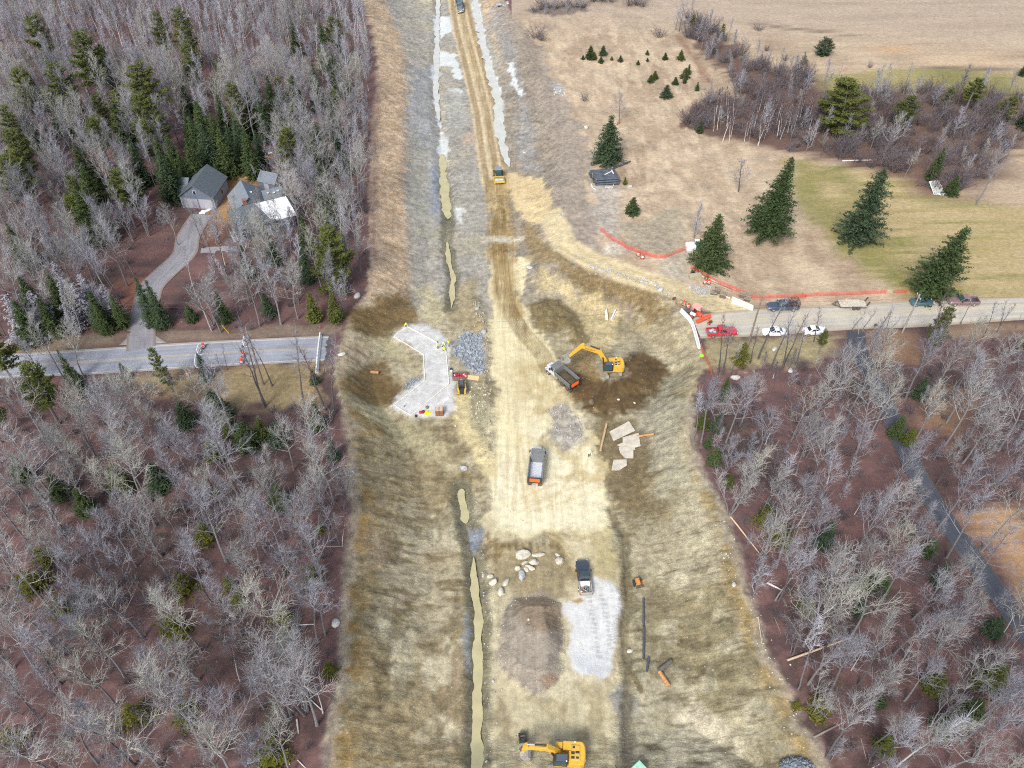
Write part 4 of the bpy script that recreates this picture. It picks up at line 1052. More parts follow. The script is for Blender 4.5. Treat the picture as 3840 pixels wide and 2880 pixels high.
conifer('spruce_tree', 'pine1', 6, (1580, 690), (1625, 335), 'tall green cedar against the gravel road, the only dense evergreen of the roadside row', 'tree', wide=.72)
for k, key, b, t, w, lb in ((6, 'hemlock0', (400, 700), (440, 570), .7, 'thin yellow green pine on the grass below the red pickup'), (6, 'spruce0', (290, 930), (310, 790), .9, 'green spruce at the corner of the right wood by the end of the orange fence'),
                            (6, 'pine2', (900, 640), (950, 485), .8, 'grey green pine just below the two white cars'), (6, 'pine3', (2150, 700), (2180, 480), .8, 'dark pine at the right edge of the picture below the road'),
                            (4, 'spruce1', (985, 450), (918, 150), .7, 'dark pointed spruce at the mouth of the driveway, the taller of two'), (4, 'spruce1', (1050, 470), (1012, 170), .65, 'slimmer spruce right behind the driveway spruce'),
                            (4, 'fir1', (1010, 460), (985, 330), .9, 'short spruce in front of the two driveway spruces'), (4, 'spruce0', (1440, 440), (1430, 240), .9, 'dark spruce in the wood behind the leaning utility pole'),
                            (4, 'fir2', (1720, 400), (1720, 240), .8, 'narrow green fir in the wood behind the broken road'), (4, 'fir1', (2010, 430), (1985, 245), .8, 'bright green fir near the corner of the cut, left of the pair'), (4, 'fir1', (2150, 435), (2148, 225), .7, 'bright green fir near the corner of the cut, right of the pair'),
                            (4, 'fir0', (1230, 430), (1240, 330), 1.2, 'low spruce left of the leaning utility pole'), (4, 'spruce2', (480, 830), (362, 615), .55, 'pointed dark spruce whose tip stands against the paved road'),
                            (4, 'pine1', (380, 1090), (270, 700), 1.0, 'large yellow green pine below the paved road'), (4, 'pine3', (150, 900), (95, 470), 1.0, 'tall green pine at the left edge reaching over the paved road'), (4, 'pine0', (60, 1150), (20, 900), 1.0, 'olive pine at the left edge below the paved road'),
                            (4, 'wide1', (1075, 850), (1030, 600), .55, 'tufted pine standing over the near edge of the paved road'), (4, 'fir2', (1320, 800), (1275, 650), .75, 'small spruce beside the striped barricade'), (4, 'fir2', (810, 800), (740, 700), .8, 'small dark spruce at the near edge of the paved road'),
                            (4, 'spruce0', (560, 900), (470, 740), .9, 'green spruce right of the large yellow green pine')):
    conifer('pine_tree' if 'pine' in lb else 'spruce_tree' if 'spruce' in lb or 'cedar' in lb else 'fir_tree', key, k, b, t, lb, 'tree', wide=w)
for i, (x, y, h, key, w) in enumerate([(190, 85, 20, 'pine0', 1.1), (480, 195, 21, 'pine1', 1.15), (110, 430, 18, 'pine3', .9), (310, 395, 19, 'pine1', 1.1), (860, 395, 21, 'pine2', 1.2), (980, 70, 17, 'pine1', .8), (1115, 45, 19, 'pine1', 1.0), (1180, 240, 16, 'pine2', .9),
                                       (570, 735, 15, 'pine3', .9), (450, 1110, 14, 'pine2', .9), (30, 820, 17, 'pine1', 1.0), (40, 985, 17, 'pine3', 1.0), (1815, 805, 17, 'pine1', 1.0), (10, 670, 16, 'pine0', .9), (870, 590, 18, 'pine2', 1.0), (640, 300, 15, 'pine0', .8), (900, 760, 14, 'pine1', .9)]):
    by_top('pine_tree', key, 1, (x, y), h, 'tall yellow green pine rising above the bare trees of the left wood', 'tree', 'tall pines in the big left wood', wide=w)
for i, (x, y, h, w) in enumerate([(1180, 880, 12, 1.0), (1275, 790, 13, 1.0), (1390, 820, 12, 1.0), (1130, 960, 9, 1.0), (1000, 955, 13, .9), (1062, 1000, 10, .9), (1545, 810, 13, .9), (1490, 760, 12, .9), (1340, 720, 12, .9), (1200, 740, 13, .9), (1440, 800, 9, .9), (1250, 870, 8, 1), (1960, 830, 13, 1.0), (1620, 830, 10, .8), (2010, 790, 12, .9),
                                 (2100, 620, 12, .9), (1990, 400, 13, .8), (1700, 480, 12, .8), (1600, 450, 12, .8), (1760, 560, 12, .8), (2040, 140, 14, .8), (2150, 180, 11, .4), (1860, 480, 12, .9), (1560, 560, 12, .9), (1480, 620, 12, .9), (1650, 640, 11, .9), (1380, 600, 12, .9), (1900, 620, 11, .9), (2140, 840, 11, .9), (1240, 640, 12, .9),
                                 (1170, 700, 11, 1), (1330, 880, 7, 1), (1060, 860, 12, .9), (980, 860, 12, .9), (820, 880, 12, .8), (740, 960, 11, .9), (1590, 950, 6, 1.0), (1800, 1180, 6, .9), (1920, 1380, 9, .9), (2080, 1340, 10, .8), (1700, 1480, 8, .9), (2050, 1500, 9, .8), (1530, 1560, 8, .9), (1920, 1560, 9, .9)]):
    by_top('spruce_tree', 'spruce%d' % (i % 3), 1, (x, y), h, 'dark spruce among the bare trees around the house yard', 'tree', 'spruces in the wood round the house yard', wide=w)
cr_ = random.Random(31)
for i in range(64):
    x, y = cr_.uniform(0, 2150), cr_.uniform(60, 1500)
    if poly_dist(np.array([x * CROPS[1][2]]), np.array([y * CROPS[1][2]]), C(0, [(300, 270), (680, 270), (680, 560), (500, 700), (250, 700)]))[0] > 0: continue
    if y < 260 and cr_.random() < .6: continue
    key = ('spruce0', 'pine1', 'pine3', 'spruce2', 'pine0', 'spruceT', 'wide1')[i % 7]
    by_top('spruce_tree' if key[0] == 's' else 'pine_tree', key, 1, (x, y), cr_.uniform(9, 15), 'olive pine mixed into the bare left wood' if key[0] != 's' else 'dark spruce mixed into the bare left wood', 'tree', 'pines mixed into the left wood' if key[0] != 's' else 'spruces mixed into the left wood', wide=cr_.uniform(.8, 1.15))
for i, (x, y, h, w) in enumerate([(370, 180, 10, 1), (300, 130, 11, 1), (450, 190, 9, 1), (560, 240, 9, .9), (640, 200, 9, .9), (230, 290, 9, .9), (180, 240, 10, 1), (80, 300, 10, 1), (500, 130, 9, 1), (700, 260, 8, .9), (330, 60, 11, 1), (120, 150, 11, 1), (400, 320, 7, .9), (600, 330, 7, .9), (20, 260, 11, 1)]):
    by_top('spruce_tree', ('grey0', 'spruce0', 'grey0', 'spruce2')[i % 4], 4, (x, y), h, 'half dead grey spruce in the dark stand left of the driveway' if i % 2 == 0 else 'dark green spruce in the stand left of the driveway', 'tree', ('half dead spruces left of the driveway' if i % 2 == 0 else 'green spruces left of the driveway'), wide=w)
for i, (k, x, y, h, w) in enumerate([(9, 690, 110, 5, 1.1), (9, 580, 10, 4.5, 1.0), (9, 940, 1215, 4.5, 1), (6, 260, 1240, 4, 1.2), (6, 180, 1010, 4, 1), (6, 275, 1025, 4, 1), (6, 210, 1160, 3, .9), (6, 350, 1410, 3, 1), (6, 600, 1590, 4, 1), (6, 1450, 1040, 5, 1), (6, 1520, 1110, 4, 1), (6, 1600, 790, 5, .9), (9, 770, 1240, 1.8, 1), (9, 850, 600, 3, 1.2), (9, 1000, 90, 6, .8), (9, 1340, 420, 4, 1.3), (9, 1200, 440, 4, 1.2), (9, 1740, 360, 5, .8), (9, 1660, 200, 4, 1), (9, 1700, 1060, 4, 1.4), (9, 1760, 1330, 4, 1.2), (9, 1330, 1210, 2.5, 1), (9, 1370, 1460, 4, 1.2), (9, 2080, 700, 4, 1.2), (9, 1950, 1230, 5, 1.2), (9, 2100, 1000, 6, 1.2), (9, 1200, 600, 3, 1),
                                 (7, 1970, 380, 5, 1.0), (7, 350, 560, 5, .9), (7, 1490, 545, 3.5, 1), (7, 1780, 640, 5, .8), (7, 810, 1270, 4.5, 1.2), (7, 1690, 1560, 5, 1.4), (7, 1130, 430, 5, 1.1), (7, 2030, 90, 3, .8), (7, 130, 400, 6, 1), (7, 1050, 680, 6, .9), (7, 1800, 790, 4, .8), (7, 1140, 1250, 5, 1), (7, 2090, 990, 4, .8), (7, 30, 1420, 4, 1), (7, 1440, 440, 4, .8), (7, 1270, 100, 5, 1), (7, 230, 260, 5, 1),
                                 (4, 1330, 880, 7, 1.2), (4, 1530, 1080, 6, 1.3), (4, 1430, 1000, 6, 1), (4, 1740, 1080, 5, 1.2), (4, 2000, 960, 6, .8), (4, 1960, 1010, 5, .7), (4, 2100, 1180, 5, .8), (4, 1750, 1480, 5, 1.2), (4, 700, 1360, 6, 1.2), (4, 950, 1340, 6, 1.1), (4, 470, 1500, 6, 1), (4, 1640, 1050, 5, 1), (4, 1130, 940, 6, 1), (4, 60, 1290, 6, 1), (4, 1320, 1180, 5, 1.3), (4, 1990, 740, 3.5, .9), (4, 300, 1400, 6, 1)]):
    olive = k == 9 and i < 14 or k == 7
    south = k in (4, 7)
    h *= .8 if olive else 1
    by_top('hemlock', ('hemlock%d' % (i % 2)) if olive else 'fir%d' % (i % 3), k, (x, y), h,
           ('low yellow green hemlock' if olive else 'low dark green fir') + (' under the bare trees of the near left wood' if south else ' under the bare trees of the right wood'), 'tree',
           ('yellow hemlocks' if olive else 'dark young firs') + (' in the near left wood' if south else ' in the right wood'), wide=w)

def bare(k, key, base, top, label, group=None, wide=1.0, cat='tree', name='bare_tree'):
    p = G1(k, *base); u, v = C(k, [top])[0]
    b = (1440 - v) / FPX; t = p[1] / (CP + b * SP)
    h = min(18.5, max(2.0, CAMZ - t * (SP - b * CP) - p[2]))
    return plant(name, key, p, label, cat, group, h=h, wide=wide)
INDIV = 0
row = [('red', (840, 1640), (1090, 760)), ('red', (780, 1640), (860, 800)), ('red', (1340, 1420), (1560, 480)), ('red', (1510, 1580), (1800, 700)), ('red', (1680, 1530), (1890, 760)), ('mid', (560, 1400), (780, 560)), ('mid', (740, 1390), (850, 640)), ('mid', (1000, 1000), (1180, 470)), ('mid', (1420, 1040), (1650, 470)),
       ('mid', (1400, 1290), (1900, 440)), ('mid', (1780, 1030), (2040, 480)), ('mid', (1900, 1090), (2220, 560)), ('far', (200, 1090), (560, 500)), ('far', (800, 1400), (1230, 360)), ('far', (1330, 760), (1560, 330)), ('far', (1640, 960), (1960, 380)), ('far', (1890, 780), (2060, 400)), ('far', (1780, 1000), (2210, 400)), ('far', (2100, 810), (2230, 600)), ('red', (1230, 1480), (1380, 860)), ('red', (960, 1640), (1080, 1180))]
for i, (k, b, t) in enumerate(row):
    bare(k, 'row%d' % (i % 3), b, t, 'thin dark bare tree in the row on the near side of the gravel road', 'bare trees in a row along the gravel road', wide=1.0); INDIV += 1
for i, (b, t) in enumerate([((1180, 1170), (640, 180)), ((1200, 1150), (1060, 200)), ((1280, 900), (1080, 200)), ((1700, 1240), (1370, 180)), ((1945, 1200), (1620, 200)), ((2060, 1250), (1850, 180)), ((1665, 1330), (1440, 960)), ((650, 750), (500, 430)), ((715, 690), (590, 370))]):
    bare('lrd', 'row%d' % (i % 3), b, t, 'dark leaning bare tree on the grass between the paved road and the near wood', 'bare trees below the paved road'); INDIV += 1
for k, key, b, t, w, lb in ((3, 'field0', (390, 1225), (400, 985), 1.0, 'bare spreading tree alone left of the tallest spruce'), (3, 'field1', (105, 1520), (130, 1275), .9, 'bare upright tree behind the white tote and portable toilet'), (2, 'field0', (1788, 790), (1795, 560), .8, 'thin bare tree behind the pipe stack spruce'),
                            (2, 'bush0', (1570, 645), (1580, 575), 1.0, 'lone bare bush in the upper tan field'), (3, 'oak0', (1295, 1020), (1390, 700), .9, 'pale leaning bare tree with a broken limb at the front of the thicket'), (3, 'oak3', (1905, 1310), (1990, 860), 1.0, 'large dark bare tree at the front right of the thicket'),
                            (3, 'row0', (995, 600), (1005, 395), .7, 'tall thin bare tree behind the broad thicket pine'), (3, 'ash2', (1325, 600), (1380, 380), 1.2, 'pale bare tree against the far lawn, left of two'), (3, 'ash2', (1440, 600), (1490, 395), 1.2, 'pale bare tree against the far lawn, right of two'),
                            (3, 'field0', (10, 200), (30, -20), .9, 'bare tree at the top of the field beyond the cut'), (3, 'field1', (210, 595), (235, 480), .5, 'thin bare sapling on the tan grass left of the thicket'), (2, 'field0', (2150, 190), (2155, 40), .8, 'bare tree where the field hedge begins'),
                            (2, 'birch0', (2180, 590), (2190, 430), .6, 'white stemmed birch sapling in the tan field, right of two'), (2, 'birch1', (2055, 600), (2055, 540), .8, 'white stemmed birch sapling in the tan field, left of two'), (3, 'bush2', (570, 325), (570, 270), 1, 'pale bare bush in the far field left of the pine'), (3, 'bush0', (1225, 430), (1230, 385), 1, 'dark bare bush in the far field near the lawn'),
                            (3, 'bush1', (690, 385), (695, 350), 1.4, 'low brown bush in the far field'), (3, 'bush1', (515, 195), (515, 175), 2.2, 'low dark bush far up the field')):
    bare(k, key, b, t, lb, None, w, 'bush' if 'bush' in lb else 'tree', 'bush' if 'bush' in lb else 'bare_tree'); INDIV += 'tree' in lb
for i, (k, b, t, key) in enumerate([('hse', (1250, 350), (1130, -180), 'row1'), ('hse', (1500, 310), (1450, -200), 'row0'), ('hse', (1560, 280), (1540, -160), 'row1'), ('hse', (600, 1370), (240, 700), 'ash1'), ('hse', (780, 1640), (560, 900), 'ash1'), ('hse', (900, 1600), (620, 900), 'birch0'), ('hse', (250, 1330), (200, 760), 'oak0'), ('hse', (820, 1300), (720, 900), 'multi1'),
                                   ('hse', (1420, 1190), (1290, 520), 'ash1'), ('hse', (1500, 1640), (1290, 1100), 'oak1'), ('hse', (1800, 1330), (1740, 760), 'multi0'), ('hse', (1650, 1000), (1560, 560), 'oak1'), ('hse', (1230, 1640), (1100, 1120), 'oak0'), ('hse', (1460, 1180), (1380, 620), 'row0'), ('hse', (1900, 1100), (1800, 700), 'multi1'), ('hse', (400, 900), (250, 600), 'multi0'), ('hse', (1330, 1500), (1180, 800), 'oak3'), ('hse', (1700, 1450), (1620, 820), 'ash0'), ('hse', (1100, 1450), (960, 900), 'pole0'), ('hse', (1560, 1420), (1470, 760), 'ash2'), ('hse', (1400, 560), (1300, 150), 'pole0'), ('hse', (1850, 800), (1800, 330), 'oak1'), ('hse', (1700, 700), (1650, 250), 'ash1'), ('hse', (100, 1250), (40, 800), 'oak3'), ('hse', (980, 1200), (900, 800), 'multi1')]):
    bare(k, key, b, t, 'bare tree standing close round the grey house and garage', 'bare trees round the grey house'); INDIV += 1
for i, (k, b, t, key) in enumerate([(9, (960, 1195), (1260, 700), 'ash0'), (9, (770, 1160), (1070, 700), 'pole0'), (9, (950, 1590), (1230, 1170), 'ash1'), (9, (1250, 1640), (1560, 1150), 'ash3'), (9, (625, 590), (850, 150), 'pole0'), (9, (805, 880), (1000, 380), 'oak1'), (9, (900, 800), (1330, 130), 'oak0'), (9, (1150, 1130), (1420, 700), 'ash1'), (9, (1810, 1500), (2200, 980), 'ash0'), (9, (1400, 1650), (1480, 1200), 'pole1'),
                                   (6, (100, 1190), (185, 800), 'pole0'), (6, (350, 1640), (560, 1000), 'ash2'), (6, (550, 1640), (720, 1150), 'pole0'), (6, (860, 1640), (1040, 1230), 'oak3'), (9, (480, 580), (600, 330), 'sapling0'), (9, (720, 920), (860, 720), 'sapling1'), (9, (330, 40), (440, -300), 'multi1')]):
    bare(k, key, b, t, 'tall bare tree with its grey trunk showing at the right edge of the cut', 'bare trees along the right edge of the cut'); INDIV += 1
for i, (k, b, t, key) in enumerate([(7, (2170, 240), (2030, -120), 'row0'), (7, (2085, 135), (1960, -250), 'row1'), (7, (1990, 290), (1800, -180), 'ash1'), (7, (2030, 860), (1850, 480), 'pole0'), (7, (1950, 1310), (1820, 640), 'multi0'), (7, (1830, 860), (1640, 360), 'oak1'), (7, (1860, 1340), (1600, 620), 'oak0'), (7, (1690, 440), (1550, 20), 'ash3'), (7, (1300, 1540), (850, 1000), 'oak0'), (7, (1020, 1659), (640, 1180), 'oak1'), (7, (1830, 430), (1760, 60), 'row2'), (4, (2180, 1500), (2040, 1100), 'row0'), (4, (2130, 1600), (2000, 1180), 'oak1'), (7, (2060, 1310), (1930, 1060), 'birch1')]):
    bare(k, key, b, t, 'bare tree with its whole trunk showing at the left edge of the cut', 'bare trees along the left edge of the cut'); INDIV += 1
bs_ = random.Random(9)
for i in range(46):
    x = bs_.uniform(170, 860); y = 860 + (x - 170) * .12 + bs_.uniform(-150, 40)
    if y > 900 + (x - 170) * .09: y -= 60
    bare(3, 'birch%d' % (i % 2), (x, y), (x + 35, y - bs_.uniform(190, 270)), 'slender white birch in the close stand at the left of the thicket', 'white birches in the thicket', name='birch_tree')
def scatter(poly, n, mind, seed, avoid=()):
    rs2 = np.random.RandomState(seed)
    px = [p[0] for p in poly]; py = [p[1] for p in poly]
    out_ = []; cell = {}
    tries = 0
    X = rs2.uniform(min(px), max(px), n * 40); Y = rs2.uniform(min(py), max(py), n * 40)
    ok = poly_dist(X, Y, poly) > 0
    for a, mg in avoid: ok &= a(X, Y) > mg
    for x, y in zip(X[ok], Y[ok]):
        c = (int(x // mind), int(y // mind)); bad = False
        for i in (-1, 0, 1):
            for j in (-1, 0, 1):
                for q in cell.get((c[0] + i, c[1] + j), ()):
                    if (q[0] - x) ** 2 + (q[1] - y) ** 2 < mind * mind: bad = True
        if bad: continue
        cell.setdefault(c, []).append((x, y)); out_.append((x, y))
        if len(out_) >= n: break
    return out_
for i, (x, y) in enumerate(scatter(THICK, 150, 3.2, 3)):
    big = bs_.random() < .55
    key = ('ash%d' % (i % 4) if bs_.random() < .5 else 'sapling%d' % (i % 2)) if big else 'bush%d' % (i % 3)
    if key.startswith('bush'):
        plant('bush', key, (x, y, Hs(x, y)), 'grey purple brush between the birches and pines of the thicket', 'bush', 'bare brush in the thicket', h=bs_.uniform(2.2, 4.5), wide=1.3)
    else:
        plant('bare_tree', key, (x, y, Hs(x, y)), 'small bare tree in the purple grey thicket between field and lawn', 'tree', 'bare trees in the thicket', h=bs_.uniform(6, 10.5), wide=1.15); INDIV += 1
for i, (x, y) in enumerate(scatter(THICK, 170, 2.0, 8)):
    plant('bush', 'bush%d' % (i % 3), (x, y, Hs(x, y)), 'grey purple brush between the birches and pines of the thicket', 'bush', 'bare brush in the thicket', h=bs_.uniform(3.0, 6.5), wide=.95)
for i, (x, y) in enumerate([(1250, 75), (1290, 60), (1330, 50), (1390, 50), (1450, 40), (1510, 45), (1560, 45), (1620, 10), (1680, 10), (1740, 15), (1860, 35), (1900, 30), (1940, 40), (2040, 240), (1260, 240), (1300, 260)]):
    p = G1(2, x, y)
    plant('bush', 'bush%d' % (i % 3), p, 'bare brush along the far end of the tan field', 'bush', 'bare brush at the far end of the field', h=2.6 + (i % 3) * .8, wide=1.6)
for i, (x, y) in enumerate([(1320, 95), (1375, 70), (1455, 80), (1540, 65), (1600, 30)]):
    bare(2, 'field1', (x, y), (x, y - 105), 'bare tree at the far end of the tan field', 'bare trees at the far end of the field'); INDIV += 1
for i, (x, y) in enumerate([(60, 190), (110, 250), (150, 320), (180, 390), (250, 330), (300, 400), (240, 450), (330, 480), (400, 500), (130, 200), (90, 120), (360, 310), (420, 460), (640, 480), (700, 490), (520, 440)]):
    bare(3, ('sapling0', 'bush0', 'ash0', 'field1')[i % 4], (x, y), (x + 12, y - (120, 75, 150, 130)[i % 4]), 'grey bare scrub in the hedge line running up the tan field', 'bare scrub in the field hedge', 1.2, 'bush', 'scrub_tree')
for b in ((90, 200), (280, 260)):
    conifer('spruce_tree', 'pine0', 3, b, (b[0] + 20, b[1] - 110), 'dull green pine in the hedge line up the field', 'tree', 'pines in the field hedge')

YARD = RD(0, [(372, 372), (430, 322), (590, 322), (616, 360), (606, 420), (640, 500), (625, 545), (500, 545), (470, 560), (438, 600), (385, 640), (340, 740), (268, 740), (275, 640), (300, 560), (330, 500), (345, 440)])
def keep(poly): return lambda X, Y: -poly_dist(X, Y, poly)
def cutd(X, Y): return -poly_dist(X, Y, CORR)
WOOD_N = RD(4, [(-700, 560), (150, 545), (560, 520), (800, 500), (1000, 500), (1400, 510), (2150, 440)]) + RD(0, [(745, 690), (800, 560), (800, 300), (800, 130), (780, -40), (770, -150), (-300, -150), (-400, 300)])
WOOD_S = RD(4, [(-900, 860), (100, 840), (560, 840), (900, 860), (1350, 930), (1500, 1010), (1900, 980), (2100, 1010), (2200, 1600)]) + RD(0, [(780, 1150), (745, 1320), (735, 1500), (700, 1700), (-400, 1750), (-500, 1200)])
WOOD_R = RD(6, [(240, 800), (560, 760), (900, 730), (1150, 760), (1500, 760), (1900, 640), (2300, 560), (3200, 560)]) + RD(0, [(2700, 1000), (2600, 1800), (1800, 1780), (1760, 1650)]) + RD(9, [(880, 1480), (640, 1050), (520, 700), (380, 280)]) + RD(6, [(330, 1640), (110, 1180), (90, 1000)])
LANE = lambda X, Y: line_dist(X, Y, DRIVE_R) - 2.6
CLEAR = RD(9, [(1830, 60), (2000, -80), (2500, 0), (2500, 800), (2212, 560), (2000, 300)])
spots = []
for poly, n, md, sd_, av in ((WOOD_N, 2800, 2.6, 1, [(cutd, 1.2), (keep(YARD), 0), (lambda X, Y: line_dist(X, Y, DRIVE_L) - 3, 1)]), (WOOD_S, 560, 3.35, 2, [(cutd, 1.5)]), (WOOD_R, 480, 3.7, 4, [(cutd, 1.6), (LANE, -.6), (keep(CLEAR), -1)])):
    for x, y in scatter(poly, n, md, sd_, av): spots.append((x, y, sd_))
xs = np.array([s[0] for s in spots]); ysp = np.array([s[1] for s in spots]); zs = H(xs, ysp)
CLEARPX = [C(0, [(385, 350), (430, 325), (590, 325), (600, 362), (590, 400), (500, 420), (480, 460), (440, 470), (430, 550), (355, 650), (335, 735), (270, 735), (290, 650), (310, 570), (370, 500), (368, 440)]),
           C(4, [(-200, 660), (200, 630), (640, 600), (1060, 572), (2100, 520), (2100, 690), (1450, 725), (900, 760), (580, 780), (150, 800), (-200, 820)]), C(4, [(1500, 740), (2030, 700), (2080, 930), (1900, 930), (1500, 930)]),
           C(6, [(90, 330), (3000, 200), (3000, 420), (2212, 440), (1500, 480), (560, 530), (150, 560)]), C(6, [(200, 540), (1000, 520), (960, 690), (300, 720)])]
def hidden_by(x, y, z, h):
    pts = [to_px(x, y, z + h * f) for f in (.55, .75, .95)]
    P_, Q_ = np.array([p[0] for p in pts]), np.array([p[1] for p in pts])
    for k, pl in enumerate(CLEARPX):
        if (poly_dist(P_, Q_, pl) > (0 if k == 0 else 14)).any() and (k or fr.random() < .8): return True
    return False
def in_front_of_conifer(x, y, z, h):
    d = math.hypot(x, y)
    for f in (.55, .9):
        u, v = to_px(x, y, z + h * f)
        for a, b, r, cd in CONPX:
            if d < cd + 1 and (u - a) ** 2 + ((v - b) * .8) ** 2 < r * r: return True
    return False
def in_view(x, y, z):
    for dz in (2, 9, 15):
        u, v = to_px(x, y, z + dz)
        if -80 < u < 3920 and -60 < v < 2940: return True
    return False
order = sorted(range(len(spots)), key=lambda i: xs[i] ** 2 + ysp[i] ** 2 + CAMZ ** 2)
fr = random.Random(21)
mass = []
quota = max(40, 300 - INDIV)
for i in order:
    x, y, reg = spots[i]; z = float(zs[i])
    if not in_view(x, y, z): continue
    if hidden_by(x, y, z, 15.0): continue
    if fr.random() < .5 and in_front_of_conifer(x, y, z, 15.0): continue
    u = fr.random()
    if reg == 1 and y > 215: key = 'pole%d' % (u < .3) if u < .75 else ('ash%d' % fr.randrange(4) if u < .92 else 'oak%d' % fr.randrange(4))
    elif reg == 1: key = 'pole0' if u < .22 else 'pole1' if u < .28 else 'oak%d' % fr.randrange(4) if u < .62 else 'ash%d' % fr.randrange(4) if u < .92 else 'multi%d' % fr.randrange(2)
    else: key = 'oak%d' % fr.randrange(4) if u < .46 else 'ash%d' % fr.randrange(4) if u < .72 else 'multi%d' % fr.randrange(2) if u < .82 else 'sapling%d' % fr.randrange(2) if u < .96 else 'birch%d' % fr.randrange(2)
    sc = fr.uniform(.72, 1.08)
    if quota > 0:
        kind = {'oak': 'wide crowned bare tree', 'ash': 'upright bare tree', 'mul': 'many stemmed bare tree', 'sap': 'bare sapling', 'bir': 'white stemmed birch', 'pol': 'slim bare tree'}[key[:3]]
        where = {1: 'in the wood beyond the paved road', 2: 'in the near left wood below the paved road', 4: 'in the right wood around the dark lane'}[reg]
        plant('bare_tree' if key[:3] != 'bir' else 'birch_tree', key, (x, y, z), kind + ' crowded ' + where, 'tree', kind + 's ' + where, scale=sc, tilt=.07)
        quota -= 1
    else: mass.append((x, y, z, key, sc, fr.uniform(0, 6.28)))
under = []
for poly, n, sd_, av in ((WOOD_N, 900, 11, [(cutd, .8), (keep(YARD), 0), (lambda X, Y: line_dist(X, Y, DRIVE_L) - 3, 1)]), (WOOD_S, 420, 12, [(cutd, 1.0)]), (WOOD_R, 380, 14, [(cutd, 1.0), (LANE, .6), (keep(CLEAR), 0)])):
    pts = scatter(poly, n, 2.2, sd_, av)
    for (x, y), z in zip(pts, H(np.array([p[0] for p in pts]), np.array([p[1] for p in pts]))):
        if in_view(x, y, z): under.append((x, y, float(z), ('bush0', 'bush1', 'sapling0', 'bush2', 'sapling1')[fr.randrange(5)], fr.uniform(.5, 1.0), fr.uniform(0, 6.28)))
def mass_of(name, mass, label, cat):
  keys = sorted(set(m[3] for m in mass))
  protos_ = []
  for k in keys:
      a = bpy.data.objects.new('stem_source', PROTO[k][0]); b = bpy.data.objects.new('twig_source', PROTO[k][1])
      protos_.append((a, b))
  pm = bpy.data.meshes.new('woodland')
  pm.from_pydata([m[:3] for m in mass], [], [])
  for nm, ty, vals in (('pick', 'INT', [keys.index(m[3]) for m in mass]), ('size', 'FLOAT', [m[4] for m in mass]), ('turn', 'FLOAT', [m[5] for m in mass])):
      at = pm.attributes.new(nm, ty, 'POINT'); at.data.foreach_set('value', np.array(vals, np.int32 if ty == 'INT' else np.float32))
  wood = put(bpy.data.objects.new(name, pm))
  tag(wood, label, cat, kind='stuff')
  ng = bpy.data.node_groups.new('woodland', 'GeometryNodeTree')
  ng.interface.new_socket('Geometry', in_out='INPUT', socket_type='NodeSocketGeometry'); ng.interface.new_socket('Geometry', in_out='OUTPUT', socket_type='NodeSocketGeometry')
  gi, go = ng.nodes.new('NodeGroupInput'), ng.nodes.new('NodeGroupOutput')
  jn = ng.nodes.new('GeometryNodeJoinGeometry')
  for a, b in reversed(protos_):
      j2 = ng.nodes.new('GeometryNodeJoinGeometry')
      for o in (a, b):
          oi = ng.nodes.new('GeometryNodeObjectInfo'); oi.inputs['Object'].default_value = o
          ng.links.new(oi.outputs['Geometry'], j2.inputs[0])
      gti = ng.nodes.new('GeometryNodeGeometryToInstance'); ng.links.new(j2.outputs[0], gti.inputs[0])
      ng.links.new(gti.outputs[0], jn.inputs[0])
  iop = ng.nodes.new('GeometryNodeInstanceOnPoints'); iop.inputs['Pick Instance'].default_value = True
  def named(n, ty):
      q_ = ng.nodes.new('GeometryNodeInputNamedAttribute'); q_.data_type = ty; q_.inputs[0].default_value = n
      return [s for s in q_.outputs if s.enabled and s.name == 'Attribute'][0]
  ng.links.new(gi.outputs[0], iop.inputs['Points']); ng.links.new(jn.outputs[0], iop.inputs['Instance'])
  ng.links.new(named('pick', 'INT'), iop.inputs['Instance Index'])
  cx = ng.nodes.new('ShaderNodeCombineXYZ'); ng.links.new(named('turn', 'FLOAT'), cx.inputs[2]); 
  e2r = ng.nodes.new('FunctionNodeEulerToRotation'); ng.links.new(cx.outputs[0], e2r.inputs[0]); ng.links.new(e2r.outputs[0], iop.inputs['Rotation'])
  c3 = ng.nodes.new('ShaderNodeCombineXYZ')
  for i in range(3): ng.links.new(named('size', 'FLOAT'), c3.inputs[i])
  ng.links.new(c3.outputs[0], iop.inputs['Scale'])
  ng.links.new(iop.outputs[0], go.inputs[0])
  md = wood.modifiers.new('woodland', 'NODES'); md.node_group = ng
mass_of('woodland', mass, 'grey bare woodland stretching away left of the cut', 'woodland')
mass_of('undergrowth', under, 'bare undergrowth and saplings between the trunks of the woods', 'undergrowth')
print('bare individuals', INDIV, 'mass', len(mass))
YEL = mat('excavator yellow', (.62, .36, .022), .42, var=.10, dirt=.35)
YEL2 = mat('machine yellow', (.58, .40, .04), .45, var=.1, dirt=.3)
BLK = mat('black paint', (.022, .024, .030), .4, var=.2, dirt=.15)
RUB = mat('tyre rubber', (.030, .030, .031), .9, var=.25, scale=9, dirt=.45)
STL = mat('grey steel', (.30, .31, .33), .45, .4, var=.2, dirt=.3)
DKS = mat('dark steel', (.085, .085, .09), .55, .3, var=.25, dirt=.4)
TRK = mat('dusty track steel', (.26, .245, .22), .7, .1, var=.3, scale=10, dirt=.5)
CHR = mat('polished metal', (.55, .56, .58), .25, .8, var=.1)
GLS = mat('tinted glass', (.018, .026, .030), .08, var=.1, coat=.3)
GLT = mat('teal glass', (.03, .075, .075), .08, var=.1, coat=.3)
LAMP = mat('clear lamp lens', (.72, .72, .70), .15, var=.05)
